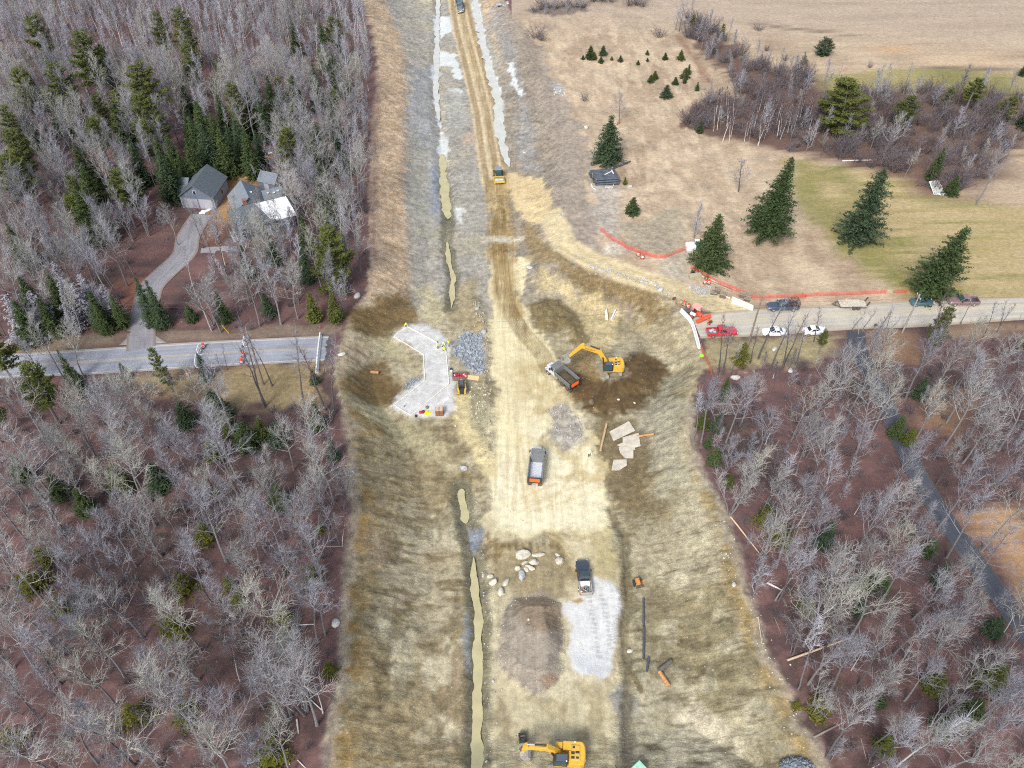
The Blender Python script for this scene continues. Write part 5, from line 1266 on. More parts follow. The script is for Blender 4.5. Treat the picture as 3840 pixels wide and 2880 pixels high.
REDL = mat('red lamp lens', (.40, .02, .015), .25, var=.1)
ORS = mat('fluorescent orange', (1.0, .13, .008), .6, var=.04, scale=3)
ORL = mat('fluorescent orange', (1.0, .13, .008), .6)
WHT = mat('white paint', (.74, .75, .77), .4, var=.06, dirt=.2)
SOIL = mat('dark soil', (.075, .055, .030), .95, var=.35, scale=4, bump=.6)
CONC = mat('pale concrete', (.58, .58, .55), .85, var=.15, scale=2, dirt=.15)
WOODP = mat('new pine board', (.60, .42, .22), .7, var=.12, scale=4)
WOODG = mat('grey timber', (.30, .255, .19), .85, var=.22, scale=5)
WOODB = mat('weathered pallet wood', (.16, .125, .10), .9, var=.3, scale=7)
LUM = mat('form lumber', (.70, .66, .60), .8, var=.1, scale=5)
RUST = mat('rusty steel', (.32, .12, .035), .8, var=.3, scale=5, dirt=.25)
HDPE = mat('black plastic pipe', (.045, .062, .088), .38, var=.15, scale=2, dirt=.15)

def wheel(parent, x, y, r, w, rim=DKS, dual=False, name='wheel'):
    """tyre as the part, rim as its sub-part; axle along y"""
    s = 1 if y > 0 else -1
    m = MB()
    for k in ((0, 1) if dual else (0,)):
        yy = y - s * k * (w + .05)
        rings = []
        for a, q in ((-.5, .80), (-.5, .93), (-.36, 1.0), (.36, 1.0), (.5, .93), (.5, .80)):
            rings.append([(x + r * q * math.cos(t), yy + a * w, r + r * q * math.sin(t)) for t in [2 * math.pi * i / 18 for i in range(18)]])
        m.loft(rings)
    o = m.build(name, RUB, parent, smooth=True)
    h = MB(); h.cyl((x, y + s * w * .38, r), (x, y + s * w * .53, r), r * .58, 14); h.cyl((x, y + s * w * .5, r), (x, y + s * w * .60, r), r * .22, 10)
    h.build('rim', rim, o)
    return o
def yaw_of(a, b): return math.atan2(b[1] - a[1], b[0] - a[0])
def ground_box(p, yaw, L, W):
    c, s = math.cos(yaw), math.sin(yaw)
    zz = [Hs(p[0] + c * a * L / 2 - s * b * W / 2, p[1] + s * a * L / 2 + c * b * W / 2) for a in (-1, 0, 1) for b in (-1, 1)]
    return (p[0], p[1], sum(zz) / len(zz))
def seat(root, L, W):
    """stand a machine on the slope under it"""
    p, yaw = root.location, root.rotation_euler[2]
    c, s = math.cos(yaw), math.sin(yaw)
    f = lambda a, b: Hs(p.x + c * a - s * b, p.y + s * a + c * b)
    fr_, bk, lf_, rt = (f(L / 2, W / 2) + f(L / 2, -W / 2)) / 2, (f(-L / 2, W / 2) + f(-L / 2, -W / 2)) / 2, (f(L / 2, W / 2) + f(-L / 2, W / 2)) / 2, (f(L / 2, -W / 2) + f(-L / 2, -W / 2)) / 2
    root.location.z = (fr_ + bk) / 2 + .02
    root.rotation_euler = (math.atan2(lf_ - rt, W), -math.atan2(fr_ - bk, L), yaw)
    return root

def dump_truck(label, loc, yaw, bodycol, cabcol, panel=True, bedfloor=None):
    t = thing('dump_truck', label, 'truck', loc, yaw, 'dump trucks')
    m = MB(); m.box(-3.6, 3.5, -.42, -.30, .75, 1.02); m.box(-3.6, 3.5, .30, .42, .75, 1.02); m.box(-3.3, -1.0, -.5, .5, .5, .75)
    for x in (-2.6, -1.25, 2.75): m.cyl((x, -1.0, .52), (x, 1.0, .52), .1, 8)
    m.build('chassis', DKS, t)
    m = MB()
    m.loft([[(.95, -1.05, .85), (.95, 1.05, .85), (.95, 1.08, 1.9), (.95, .98, 2.85), (.95, -.98, 2.85), (.95, -1.08, 1.9)],
            [(2.10, -1.05, .85), (2.10, 1.05, .85), (2.10, 1.06, 1.95), (1.85, .92, 2.85), (1.85, -.92, 2.85), (2.10, -1.06, 1.95)],
            [(2.3, -1.03, .9), (2.3, 1.03, .9), (2.3, 1.03, 1.85), (2.2, .9, 1.98), (2.2, -.9, 1.98), (2.3, -1.03, 1.85)]])
    cab = m.build('cab', cabcol, t, bevel=.05)
    m = MB(); m.hexa([(2.17, -.86, 2.02), (2.2, -.86, 2.0), (2.2, .86, 2.0), (2.17, .86, 2.02), (1.87, -.80, 2.76), (1.94, -.80, 2.78), (1.94, .80, 2.78), (1.87, .80, 2.76)])
    m.build('windshield', GLS, cab)
    for s in (-1, 1):
        m = MB(); m.hexa([(1.05, s * 1.075, 1.95), (2.0, s * 1.075, 1.95), (2.0, s * 1.095, 1.95), (1.05, s * 1.095, 1.95), (1.05, s * .99, 2.72), (1.82, s * .97, 2.72), (1.82, s * .99, 2.72), (1.05, s * 1.01, 2.72)])
        m.build('side_window', GLS, cab)
        m = MB(); m.box(1.95, 2.05, s * 1.30 - .10, s * 1.30 + .10, 1.85, 2.5); m.beam((1.98, s * 1.05, 2.3), (1.98, s * 1.3, 2.3), .04, .04); m.build('mirror', BLK, cab)
    m = MB()
    m.loft([[(2.28, -1.0, .9), (2.28, 1.0, .9), (2.28, .95, 1.75), (2.28, .75, 1.98), (2.28, -.75, 1.98), (2.28, -.95, 1.75)],
            [(3.2, -.80, .9), (3.2, .80, .9), (3.2, .72, 1.6), (3.2, .56, 1.80), (3.2, -.56, 1.80), (3.2, -.72, 1.6)],
            [(3.72, -.66, .8), (3.72, .66, .8), (3.72, .60, 1.45), (3.68, .46, 1.62), (3.68, -.46, 1.62), (3.72, -.60, 1.45)]])
    hood = m.build('hood', cabcol, t, bevel=.05)
    m = MB(); m.box(3.71, 3.76, -.45, .45, .85, 1.42); m.build('grille', CHR, hood)
    for s in (-1, 1):
        m = MB(); prof = [(2.28, .95), (2.32, 1.2), (2.55, 1.32), (3.0, 1.32), (3.3, 1.16), (3.42, .9), (3.34, .9), (3.22, 1.08), (2.95, 1.22), (2.6, 1.22), (2.4, 1.1), (2.36, .95)]
        m.prism(prof, s * .68 if s > 0 else -1.2, 1.2 if s > 0 else -.68); m.build('front_fender', cabcol, t)
        m = MB(); m.box(3.42, 3.6, s * .9 - .16, s * .9 + .16, 1.0, 1.22); m.build('headlight', LAMP, t, bevel=.04)
        m = MB(); m.cyl((.1, s * 1.0 - .18 * s, .72), (1.2, s * 1.0 - .18 * s, .72), .28, 12); m.build('fuel_tank', CHR, t, smooth=True)
        m = MB(); m.box(-3.62, -3.58, s * .86 - .30, s * .86 + .30, .18, .85); m.build('mud_flap', RUB, t)
        m = MB(); m.box(-3.80, -3.74, s * 1.05 - .1, s * 1.05 + .1, 1.22, 1.4); m.build('tail_light', LAMP, t)
    m = MB(); m.cyl((.78, .95, 1.0), (.78, .95, 3.1), .08, 10); m.build('exhaust_stack', CHR, t, smooth=True)
    m = MB(); m.box(3.74, 3.86, -1.12, 1.12, .48, .82); m.build('bumper', CHR, t, bevel=.04)
    m = MB()
    m.box(-3.75, .62, -1.0, 1.0, 1.08, 1.2)
    for s in (-1, 1):
        a, b = s * 1.04, s * 1.22
        m.hexa([(-3.75, min(a, s * .95), 1.15), (.62, min(a, s * .95), 1.15), (.62, max(a, s * .95), 1.15), (-3.75, max(a, s * .95), 1.15),
                (-3.75, min(b, s * 1.13), 2.42), (.70, min(b, s * 1.13), 2.55), (.70, max(b, s * 1.13), 2.55), (-3.75, max(b, s * 1.13), 2.42)])
        m.box(-3.78, .72, s * 1.20 - .07, s * 1.20 + .07, 2.40, 2.52)
        for k in range(6):
            x = -3.6 + k * .82; m.hexa([(x, s * 1.04 - .02, 1.1), (x + .12, s * 1.04 - .02, 1.1), (x + .12, s * 1.10 + .02, 1.1), (x, s * 1.10 + .02, 1.1), (x, s * 1.2, 2.42), (x + .12, s * 1.2, 2.42), (x + .12, s * 1.27, 2.42), (x, s * 1.27, 2.42)])
    m.hexa([(.50, -1.05, 1.15), (.62, -1.05, 1.15), (.62, 1.05, 1.15), (.50, 1.05, 1.15), (.62, -1.15, 2.75), (.74, -1.15, 2.75), (.74, 1.15, 2.75), (.62, 1.15, 2.75)])
    body = m.build('dump_body', bodycol, t)
    m = MB(); m.box(-3.7, .50, -.98, .98, 1.2, 1.215); m.build('bed_floor', bedfloor or STL, body)
    m = MB(); m.hexa([(.70, -1.12, 2.72), (1.95, -1.0, 2.98), (1.95, 1.0, 2.98), (.70, 1.12, 2.72), (.70, -1.12, 2.80), (1.95, -1.0, 3.05), (1.95, 1.0, 3.05), (.70, 1.12, 2.80)])
    for k in range(4): m.box(.9 + k * .27, .98 + k * .27, -1.0, 1.0, 2.84 + k * .055, 2.92 + k * .055)
    m.build('cab_shield', bodycol, body)
    m = MB(); m.hexa([(-3.84, -1.06, 1.1), (-3.76, -1.06, 1.1), (-3.76, 1.06, 1.1), (-3.84, 1.06, 1.1), (-3.88, -1.24, 2.45), (-3.79, -1.24, 2.45), (-3.79, 1.24, 2.45), (-3.88, 1.24, 2.45)])
    m.box(-3.92, -3.83, -1.24, 1.24, 2.38, 2.47)
    for s in (-1, 1): m.box(-3.93, -3.84, s * 1.16 - .06, s * 1.16 + .06, 1.1, 2.46)
    tg = m.build('tailgate', BLK if panel else bodycol, body)
    if panel:
        m = MB(); m.hexa([(-3.90, -.82, 1.45), (-3.87, -.82, 1.45), (-3.87, .82, 1.45), (-3.90, .82, 1.45), (-3.93, -.82, 2.27), (-3.90, -.82, 2.27), (-3.90, .82, 2.27), (-3.93, .82, 2.27)])
        m.build('orange_panel', ORS, tg, bevel=.03)
    for s in (-1, 1):
        wheel(t, 2.75, s * 1.02, .52, .32, CHR)
        for x in (-2.6, -1.25): wheel(t, x, s * 1.0, .52, .27, DKS, dual=True)
    return t
GBODY = mat('grey truck paint', (.17, .185, .20), .45, .2, var=.15, dirt=.35)
GCAB = mat('silver truck paint', (.62, .65, .70), .35, .2, var=.08, dirt=.2)
BCAB = mat('blue grey truck paint', (.10, .15, .20), .35, .1, var=.1, dirt=.25)
BED1 = mat('gravel dusted steel', (.50, .53, .58), .8, .0, var=.25, scale=5)
a, b = G1('trk', 675, 990), G1('trk', 722, 545)
yw = yaw_of(a, b)
d1 = dump_truck('empty grey dump truck with a silver hood, alone on the pale sand', (a.x + math.cos(yw) * 3.9, a.y + math.sin(yw) * 3.9, 0), yw, GBODY, GCAB, True, BED1); seat(d1, 6, 2)
a, b = G1('pit', 425, 830), G1('pit', 140, 560)
yw = yaw_of(a, b) + .05
d2 = dump_truck('grey dump truck carrying dark soil beside the yellow excavator arm', (a.x + math.cos(yw) * 3.7, a.y + math.sin(yw) * 3.7, 0), yw, GBODY, GCAB, True, SOIL); seat(d2, 6, 2)
m = MB(); rs = random.Random(3); n, k_ = 14, 8; vs = []
for i in range(n):
    for j in range(k_):
        x = -3.66 + 4.1 * i / (n - 1); y = -.98 + 1.96 * j / (k_ - 1); e_ = min(i, n - 1 - i, 3) / 3 * min(j, k_ - 1 - j, 2) / 2
        vs.append((x, y, 1.75 + .5 * e_ * (.6 + .4 * math.sin(i * .9)) + rs.uniform(-.08, .08)))
fs_ = [(i * k_ + j, (i + 1) * k_ + j, (i + 1) * k_ + j + 1, i * k_ + j + 1) for i in range(n - 1) for j in range(k_ - 1)]
m.add(vs, fs_)
base_ = [(x, y, 1.22) for x, y, z in vs]
o_ = len(m.v); m.v += base_; 
rim_ = [i * k_ for i in range(n)] + [(n - 1) * k_ + j for j in range(1, k_)] + [i * k_ + k_ - 1 for i in range(n - 2, -1, -1)] + [j for j in range(k_ - 2, 0, -1)]
for i in range(len(rim_)):
    p_, q_ = rim_[i], rim_[(i + 1) % len(rim_)]; m.f.append((p_, p_ + o_, q_ + o_, q_)); m.m.append(0)
ld = m.build('soil_load', SOIL, smooth=True); ld.matrix_world = d2.matrix_basis
tag(ld, 'dark soil heaped in the bed of the dump truck under the excavator bucket', 'soil')
a = G1('top', 195, 335); b = G1('top', 155, -60)
yw = yaw_of(b, a)
d3 = dump_truck('small looking blue grey dump truck far up the haul road, facing the viewer', (a.x - math.cos(yw) * 3.9, a.y - math.sin(yw) * 3.9, 0), yw, BCAB, BCAB, False, DKS); seat(d3, 6, 2)

def excavator(label, loc, yaw, track_yaw, foot, bend, elbow, tip, bucket_dir, rear=2.6, name_text=False, tracklen=4.4):
    """house looks along +x; boom, stick and bucket are laid out in the x-z plane"""
    t = thing('excavator', label, 'excavator', loc, yaw, 'yellow excavators')
    ry = track_yaw - yaw; rot = Matrix.Rotation(ry, 4, 'Z')
    for s in (-1, 1):
        m = MB(); L = tracklen / 2; prof = []
        for k in range(9): prof.append((L - .45 + .45 * math.cos(-math.pi / 2 + math.pi * k / 8), .47 + .45 * math.sin(-math.pi / 2 + math.pi * k / 8)))
        for k in range(9): prof.append((-L + .45 + .45 * math.cos(math.pi / 2 + math.pi * k / 8), .47 + .45 * math.sin(math.pi / 2 + math.pi * k / 8)))
        m.prism(prof, s * 1.3 - .3, s * 1.3 + .3)
        for k in range(26):
            x = -L + .35 + (2 * L - .7) * k / 25; m.box(x - .045, x + .045, s * 1.3 - .32, s * 1.3 + .32, .915, .955)
        m.v = [tuple(rot @ Vector(p)) for p in m.v]; m.build('track', TRK, t)
    m = MB(); m.box(-1.0, 1.0, -1.05, 1.05, .45, .85); m.cyl((0, 0, .85), (0, 0, 1.12), .72, 18); m.v = [tuple(rot @ Vector(p)) for p in m.v]; m.build('undercarriage', DKS, t)
    m = MB(); m.box(-rear + .5, 1.25, -1.42, 1.42, 1.12, 1.32)
    m.box(-rear + .55, .25, -1.42, -.30, 1.32, 2.25, .04, .03); m.box(-rear + .55, -.45, -.30, 1.42, 1.32, 2.25, .04, .03); m.box(.25, 1.2, -1.42, -.55, 1.32, 1.85, .03, .03)
    house = m.build('house', YEL, t, bevel=.05)
    m = MB(); m.box(-rear + .7, -.75, -.95, .95, 2.252, 2.36, .06, .06); m.build('engine_hood', YEL, house, bevel=.03)
    for x, y, w, d_ in ((-1.0, .6, .32, .4), (-1.0, .05, .36, .45), (-1.55, -.05, .3, .5), (-1.55, .6, .26, .36), (-1.1, -.65, .3, .3)):
        m = MB(); m.box(x - d_ / 2, x + d_ / 2, y - w / 2, y + w / 2, 2.358, 2.375); m.build('vent', BLK, house)
    m = MB(); prof = [(-rear + .60, -1.42), (-rear + .25, -1.3), (-rear + .05, -.8), (-rear, 0), (-rear + .05, .8), (-rear + .25, 1.3), (-rear + .60, 1.42)]
    n = len(prof); m.loft([[(x, y, 1.05) for x, y in prof], [(x - .03, y, 1.2) for x, y in prof], [(x - .03, y, 2.1) for x, y in prof], [(x + .1, y * .97, 2.27) for x, y in prof]])
    cw = m.build('counterweight', YEL, t, smooth=False)
    for s in (1,):
        m = MB(); m.obox((-rear + .13, .95, 1.7), .03, .7, .6, (0, 0, -.55)); m.build('decal', mat('pale decal', (.62, .70, .78), .5), cw)
    m = MB(); x0, x1, y0, y1 = -.35, 1.45, .48, 1.42
    m.loft([[(x0, y0, 1.3), (x1 - .1, y0, 1.3), (x1 - .1, y1, 1.3), (x0, y1, 1.3)], [(x0, y0, 1.75), (x1, y0, 1.75), (x1, y1, 1.75), (x0, y1, 1.75)], [(x0, y0, 2.3), (x1 - .05, y0, 2.3), (x1 - .05, y1, 2.3), (x0, y1, 2.3)], [(x0 + .08, y0 + .04, 2.98), (x1 - .38, y0 + .04, 2.98), (x1 - .38, y1 - .04, 2.98), (x0 + .08, y1 - .04, 2.98)]])
    cab = m.build('cab', BLK, t, bevel=.05)
    m = MB(); m.box(x0 + .05, x1 - .40, y0 + .05, y1 - .05, 2.985, 3.03); m.build('cab_roof', mat('slate cab roof', (.07, .085, .115), .45, var=.1), cab, bevel=.02)
    m = MB(); m.hexa([(x1 + .005, y0 + .1, 1.85), (x1 + .02, y0 + .1, 1.85), (x1 + .02, y1 - .1, 1.85), (x1 + .005, y1 - .1, 1.85), (x1 - .38, y0 + .1, 2.92), (x1 - .35, y0 + .1, 2.92), (x1 - .35, y1 - .1, 2.92), (x1 - .38, y1 - .1, 2.92)]); m.build('windshield', GLS, cab)
    m = MB(); m.hexa([(x0 + .15, y1 + .003, 1.7), (x1 - .15, y1 + .003, 1.7), (x1 - .15, y1 + .02, 1.7), (x0 + .15, y1 + .02, 1.7), (x0 + .2, y1 - .03, 2.88), (x1 - .5, y1 - .03, 2.88), (x1 - .5, y1, 2.88), (x0 + .2, y1, 2.88)]); m.build('side_window', GLT, cab)
    for px_, py_, pz_ in ((x0 + .15, y1 - .1, 3.05), (-rear + 1.35, -1.3, 2.33)):
        m = MB(); m.dome((px_, py_, pz_), .10, .10, .12, 8, 4); m.build('work_lamp', LAMP, cab if pz_ > 2.9 else house, smooth=True)
    m = MB()
    for k in range(4): m.beam((-.3 + k * .48, -1.38, 2.25 if k < 2 else 1.9), (-.3 + k * .48, -1.38, 2.75 if k < 2 else 2.5), .04, .04)
    m.beam((-.32, -1.38, 2.75), (.2, -1.38, 2.75), .04, .04); m.beam((.6, -1.38, 2.5), (1.16, -1.38, 2.5), .04, .04); m.build('handrail', BLK, house)
    def arm(pts, hs, w, y):
        up = []; lo = []
        for i, p in enumerate(pts):
            a_, b_ = pts[max(i - 1, 0)], pts[min(i + 1, len(pts) - 1)]
            dx, dz = b_[0] - a_[0], b_[1] - a_[1]; l = math.hypot(dx, dz); nx, nz = -dz / l, dx / l
            up.append((p[0] + nx * hs[i], p[1] + nz * hs[i])); lo.append((p[0] - nx * hs[i], p[1] - nz * hs[i]))
        mm = MB()
        for i in range(len(pts) - 1):
            q = [lo[i], lo[i + 1], up[i + 1], up[i]]
            mm.hexa([(q[0][0], y - w, q[0][1]), (q[1][0], y - w, q[1][1]), (q[1][0], y + w, q[1][1]), (q[0][0], y + w, q[0][1]), (q[3][0], y - w, q[3][1]), (q[2][0], y - w, q[2][1]), (q[2][0], y + w, q[2][1]), (q[3][0], y + w, q[3][1])])
        return mm
    L2 = lambda p, q, f: (p[0] + (q[0] - p[0]) * f, p[1] + (q[1] - p[1]) * f)
    bm_ = arm([foot, L2(foot, bend, .55), bend, L2(bend, elbow, .5), elbow], [.28, .42, .46, .36, .22], .30, -.12)
    boom = bm_.build('boom', YEL, t, bevel=.03)
    if name_text:
        p, q = L2(bend, elbow, .30), L2(bend, elbow, .80)
        cu = bpy.data.curves.new('boom_lettering', 'FONT'); cu.body = 'SARGENT'; cu.size = .46; cu.align_x = 'CENTER'; cu.align_y = 'CENTER'; cu.extrude = .004
        tmp = bpy.data.objects.new('tmp', cu); COL.objects.link(tmp)
        dg = bpy.context.evaluated_depsgraph_get(); me_ = bpy.data.meshes.new_from_object(tmp.evaluated_get(dg)); bpy.data.objects.remove(tmp)
        me_.materials.clear(); me_.materials.append(BLK)
        o = put(bpy.data.objects.new('boom_lettering', me_), boom)
        ang = math.atan2(q[1] - p[1], q[0] - p[0])
        mid = L2(p, q, .5)
        o.matrix_local = Matrix.Translation((mid[0], .186, mid[1])) @ Matrix.Rotation(-ang, 4, 'Y') @ Matrix(((-1, 0, 0, 0), (0, 0, 1, 0), (0, 1, 0, 0), (0, 0, 0, 1)))
    dx, dz = tip[0] - elbow[0], tip[1] - elbow[1]; l = math.hypot(dx, dz); ux, uz = dx / l, dz / l
    back = (elbow[0] - ux * .75, elbow[1] - uz * .75)
    stick = arm([back, elbow, L2(elbow, tip, .45), tip], [.16, .36, .28, .16], .22, -.12).build('stick', YEL, t, bevel=.03)
    m = MB(); s0, s1 = L2(bend, elbow, .02), back; s0 = (s0[0] - (elbow[1] - bend[1]) * .0, s0[1] + .55)
    m.cyl((s0[0], -.12, s0[1]), (s0[0] + (s1[0] - s0[0]) * .6, -.12, s0[1] + (s1[1] - s0[1]) * .6), .13, 10); m.build('stick_cylinder', BLK, boom, smooth=True)
    m = MB(); m.cyl((s0[0] + (s1[0] - s0[0]) * .6, -.12, s0[1] + (s1[1] - s0[1]) * .6), (s1[0], -.12, s1[1]), .08, 8); m.build('cylinder_rod', CHR, boom, smooth=True)
    for s in (-1, 1):
        m = MB(); m.cyl((1.15, -.12 + s * .45, 1.45), (bend[0] * .72, -.12 + s * .45, bend[1] * .72 + .25), .12, 10); m.build('boom_cylinder', BLK, boom, smooth=True)
    m = MB(); nb_ = (-uz, ux) if bucket_dir >= 0 else (uz, -ux)
    e0 = (elbow[0] + ux * .3 - nb_[0] * .42, elbow[1] + uz * .3 - nb_[1] * .42); e1 = (tip[0] - ux * .55 - nb_[0] * .45, tip[1] - uz * .55 - nb_[1] * .45)
    m.cyl((e0[0], -.12, e0[1]), (e1[0], -.12, e1[1]), .10, 10); m.beam((e1[0], -.12, e1[1]), (tip[0] + ux * .2, -.12, tip[1] + uz * .2), .12, .12); m.build('bucket_cylinder', DKS, stick)
    ca, sa = math.cos(bucket_dir), math.sin(bucket_dir)
    def bk(x, z): return (tip[0] + x * ca - z * sa, tip[1] + x * sa + z * ca)
    outer = [(.25, .12), (-.25, .05), (-.62, -.35), (-.72, -.85), (-.45, -1.25), (.05, -1.42), (.55, -1.30)]
    inner = [(.20, .00), (-.20, -.06), (-.50, -.40), (-.60, -.82), (-.38, -1.14), (.05, -1.30), (.52, -1.22)]
    m = MB(); w = .68
    for i in range(len(outer) - 1):
        q = [bk(*outer[i]), bk(*outer[i + 1]), bk(*inner[i + 1]), bk(*inner[i])]
        m.hexa([(q[0][0], -w, q[0][1]), (q[1][0], -w, q[1][1]), (q[1][0], w, q[1][1]), (q[0][0], w, q[0][1]), (q[3][0], -w, q[3][1]), (q[2][0], -w, q[2][1]), (q[2][0], w, q[2][1]), (q[3][0], w, q[3][1])])
    for s in (-1, 1): m.prism([bk(*p) for p in outer], s * w - .03, s * w + .03)
    for k in range(5):
        y = -w + .1 + k * (2 * w - .2) / 4; a_ = bk(.5, -1.26); b_ = bk(.78, -1.24); m.beam((a_[0], y, a_[1]), (b_[0], y, b_[1]), .10, .07)
    m.v = [(x, y - .12, z) for x, y, z in m.v]
    m.build('bucket', mat('worn bucket steel', (.40, .39, .37), .5, .3, var=.25, dirt=.3), t)
    m = MB(); m.cyl((tip[0], -.6, tip[1]), (tip[0], .36, tip[1]), .09, 10); m.build('bucket_pin', DKS, t)
    return t
p = G1('pit', 890, 640)
hz = Hs(p.x, p.y + 1.2)
ex = excavator('yellow excavator standing on the dark soil, loading the dump truck', (p.x + .3, p.y + 1.5, hz), math.pi + .02, math.pi / 2 + .32, (.55, 1.85), (2.15, 5.0), (5.6, 6.4), (7.7, 3.9), .75, name_text=True)
p = G1('bot', 830, 1370)
ex2 = excavator('yellow excavator with its arm folded low, at the bottom of the picture', (p.x + .4, p.y + 1.0, Hs(p.x, p.y + 1)), math.pi - .06, math.pi + .03, (.7, 1.75), (2.3, 3.1), (4.9, 3.0), (5.3, 1.35), -.6, rear=2.6)

p, q = G1('ctl', 735, 845), G1('ctl', 720, 560)
yw = yaw_of(p, q)
t = thing('track_loader', 'small yellow and black track loader parked below the tool box', 'loader', (p.x + math.cos(yw) * 1.55, p.y + math.sin(yw) * 1.55, 0), yw)
for s in (-1, 1):
    m = MB(); m.prism([(-1.35, .35), (-1.2, .12), (-1.0, .02), (.95, .02), (1.15, .12), (1.25, .35), (1.1, .55), (-.2, .72), (-1.0, .74), (-1.3, .6)], s * .80 - .2, s * .80 + .2)
    for k in range(16): m.box(-1.2 + k * .15, -1.15 + k * .15, s * .8 - .21, s * .8 + .21, .70 if k < 9 else .62 - (k - 9) * .01, .78 if k < 9 else .68)
    m.build('track', TRK, t)
    m = MB(); m.beam((-1.2, s * .66, 1.75), (.9, s * .66, 1.35), .16, .2); m.beam((.85, s * .66, 1.38), (1.5, s * .60, .5), .16, .2); m.beam((-1.25, s * .66, 1.75), (-1.25, s * .66, 1.1), .16, .24); m.build('lift_arm', YEL2, t, bevel=.02)
    m = MB(); m.box(-1.62, -1.15, s * .58 - .18, s * .58 + .18, .6, 1.42, .02, .02); mm = m.build('rear_tower', YEL2, t, bevel=.03)
    m = MB(); m.box(-1.64, -1.60, s * .6 - .09, s * .6 + .09, 1.1, 1.2); m.build('tail_light', REDL, mm)
m = MB(); m.box(-1.1, 1.05, -.6, .6, .35, 1.0, .05, 0); m.build('body', BLK, t, bevel=.04)
m = MB(); m.box(-1.66, -.95, -.38, .38, .62, 1.55, .05, .02); m.build('engine_door', BLK, t, bevel=.05)
m = MB(); m.box(-.75, .75, -.48, .48, 1.0, 2.02, .12, .05); cab = m.build('cab', BLK, t, bevel=.06)
m = MB(); m.box(-.45, .5, -.34, .34, 2.025, 2.06, .04, .04); m.build('roof_panel', mat('slate cab roof', (.07, .085, .115)), cab)
m = MB(); m.box(.62, .76, -.2, .2, 2.02, 2.05); m.build('roof_window', mat('skylight glass', (.22, .46, .50), .1), cab)
m = MB(); m.hexa([(.75, -.4, 1.1), (.78, -.4, 1.1), (.78, .4, 1.1), (.75, .4, 1.1), (.63, -.38, 1.95), (.66, -.38, 1.95), (.66, .38, 1.95), (.63, .38, 1.95)]); m.build('windshield', GLS, cab)
m = MB(); m.box(1.35, 1.5, -.85, .85, .12, .75); m.beam((1.5, -.5, .14), (2.6, -.5, .14), .12, .06); m.beam((1.5, .5, .14), (2.6, .5, .14), .12, .06); m.build('forks', DKS, t)
seat(t, 2, 1.6)

p = G1('ctl', 665, 385); yw = .03
t = thing('tool_box', 'open wooden box full of red tools in front of the track loader', 'box', (p.x, p.y + .75, Hs(p.x, p.y + .75)), yw)
m = MB(); W2, D2 = 1.32, .72
m.box(-W2, W2, -D2, D2, .12, .18)
for s in (-1, 1): m.box(-W2, W2, s * D2 - .04, s * D2 + .04, .1, .98); m.box(s * W2 - .04, s * W2 + .04, -D2 + .042, D2 - .042, .1, .98)
m.box(-W2, W2, -D2 * .8, -D2 * .6, 0, .1); m.box(-W2, W2, D2 * .6, D2 * .8, 0, .1)
m.build('crate', mat('brown ply box', (.17, .135, .12), .8, var=.2), t)
m = MB(); m.beam((-.95, .75, 1.0), (-.45, 1.5, 1.6), .05, .05); m.beam((.95, .75, 1.0), (-.40, 1.5, 1.6), .05, .05); m.build('lifting_chain', STL, t)
rs = random.Random(4)
cl_ = [(.55, .03, .04), (.60, .04, .05), (.45, .02, .05), (.16, .08, .18), (.65, .62, .60), (.5, .12, .05)]
for k in range(16):
    c_ = cl_[rs.randrange(6)] if k > 5 else cl_[k % 3]
    x, y = -1.05 + .3 * (k % 8) + rs.uniform(-.1, .1), (-.35 if k < 8 else .3) + rs.uniform(-.15, .15)
    m = MB(); m.obox((0, 0, .26), .30 + .15 * rs.random(), .24, .5, (0, 0, rs.uniform(0, 3))); m.tube([(-.12, 0, .5), (-.1, 0, .6), (.1, 0, .6), (.12, 0, .5)], .02, 5)
    o = m.build('tool_case', mat('tool colour %d' % (cl_.index(c_)), c_, .5, var=.2), None, bevel=.03, loc=(t.location.x + x, t.location.y + y, t.location.z + .18 + (.12 if k % 3 == 0 else 0)))
    tag(o, 'small coloured tool case packed in the open wooden box', 'tool case', 'tool cases in the wooden box')
p = G1('ctl', 1020, 335)
m = MB(); m.obox((0, 0, 0), 2.75, 1.05, .06, (.12, .10, -.10))
tag(m.build('plywood_sheet', WOODP, loc=(p.x, p.y, p.z + .45), bevel=.01), 'yellow plywood lid lying tilted right of the tool box', 'board')
FORM = [(475, 280), (690, 395), (865, 490), (1000, 580), (1020, 790), (1045, 1070), (760, 1310), (520, 1510), (285, 1362), (560, 1150), (716, 1020), (700, 800), (693, 665), (470, 530), (285, 415), (380, 345), (475, 280)]
fp = G('pad', FORM)
for i, (p, q) in enumerate(zip(fp[:-1], fp[1:])):
    p, q = Vector(p), Vector(q)
    m = MB(); d_ = (q - p).normalized() * .04; m.beam(p - d_ + Vector((0, 0, .10)), q + d_ + Vector((0, 0, .10)), .12, .16)
    n_ = int((q - p).length / 1.2)
    f = m.build('form_board', LUM)
    st_ = MB()
    for k in range(1, n_): s_ = p.lerp(q, k / n_); st_.beam(s_ + Vector((.12, .1, -.1)), s_ + Vector((.12, .1, .30)), .05, .05)
    if st_.v: st_.build('stakes', LUM, f)
    tag(f, 'long pale form board edging the grey gravel pad', 'board', 'form boards around the gravel pad')
p = G1('pad', 1005, 1290); yw = .75
for k, (dx, L, w) in enumerate(((0, 1.5, .5), (-1.1, 1.5, .1))):
    m = MB(); m.obox((0, 0, .05), L, w, .09, (0, 0, yw))
    tag(m.build('loose_plank', LUM, loc=(p.x + dx, p.y + dx * .85, Hs(p.x, p.y) + .02)), ('wide loose board lying on the gravel pad below the track loader', 'thin stake lying on the gravel pad next to the wide board')[k], 'board')
p = G1('pad', 912, 1520)
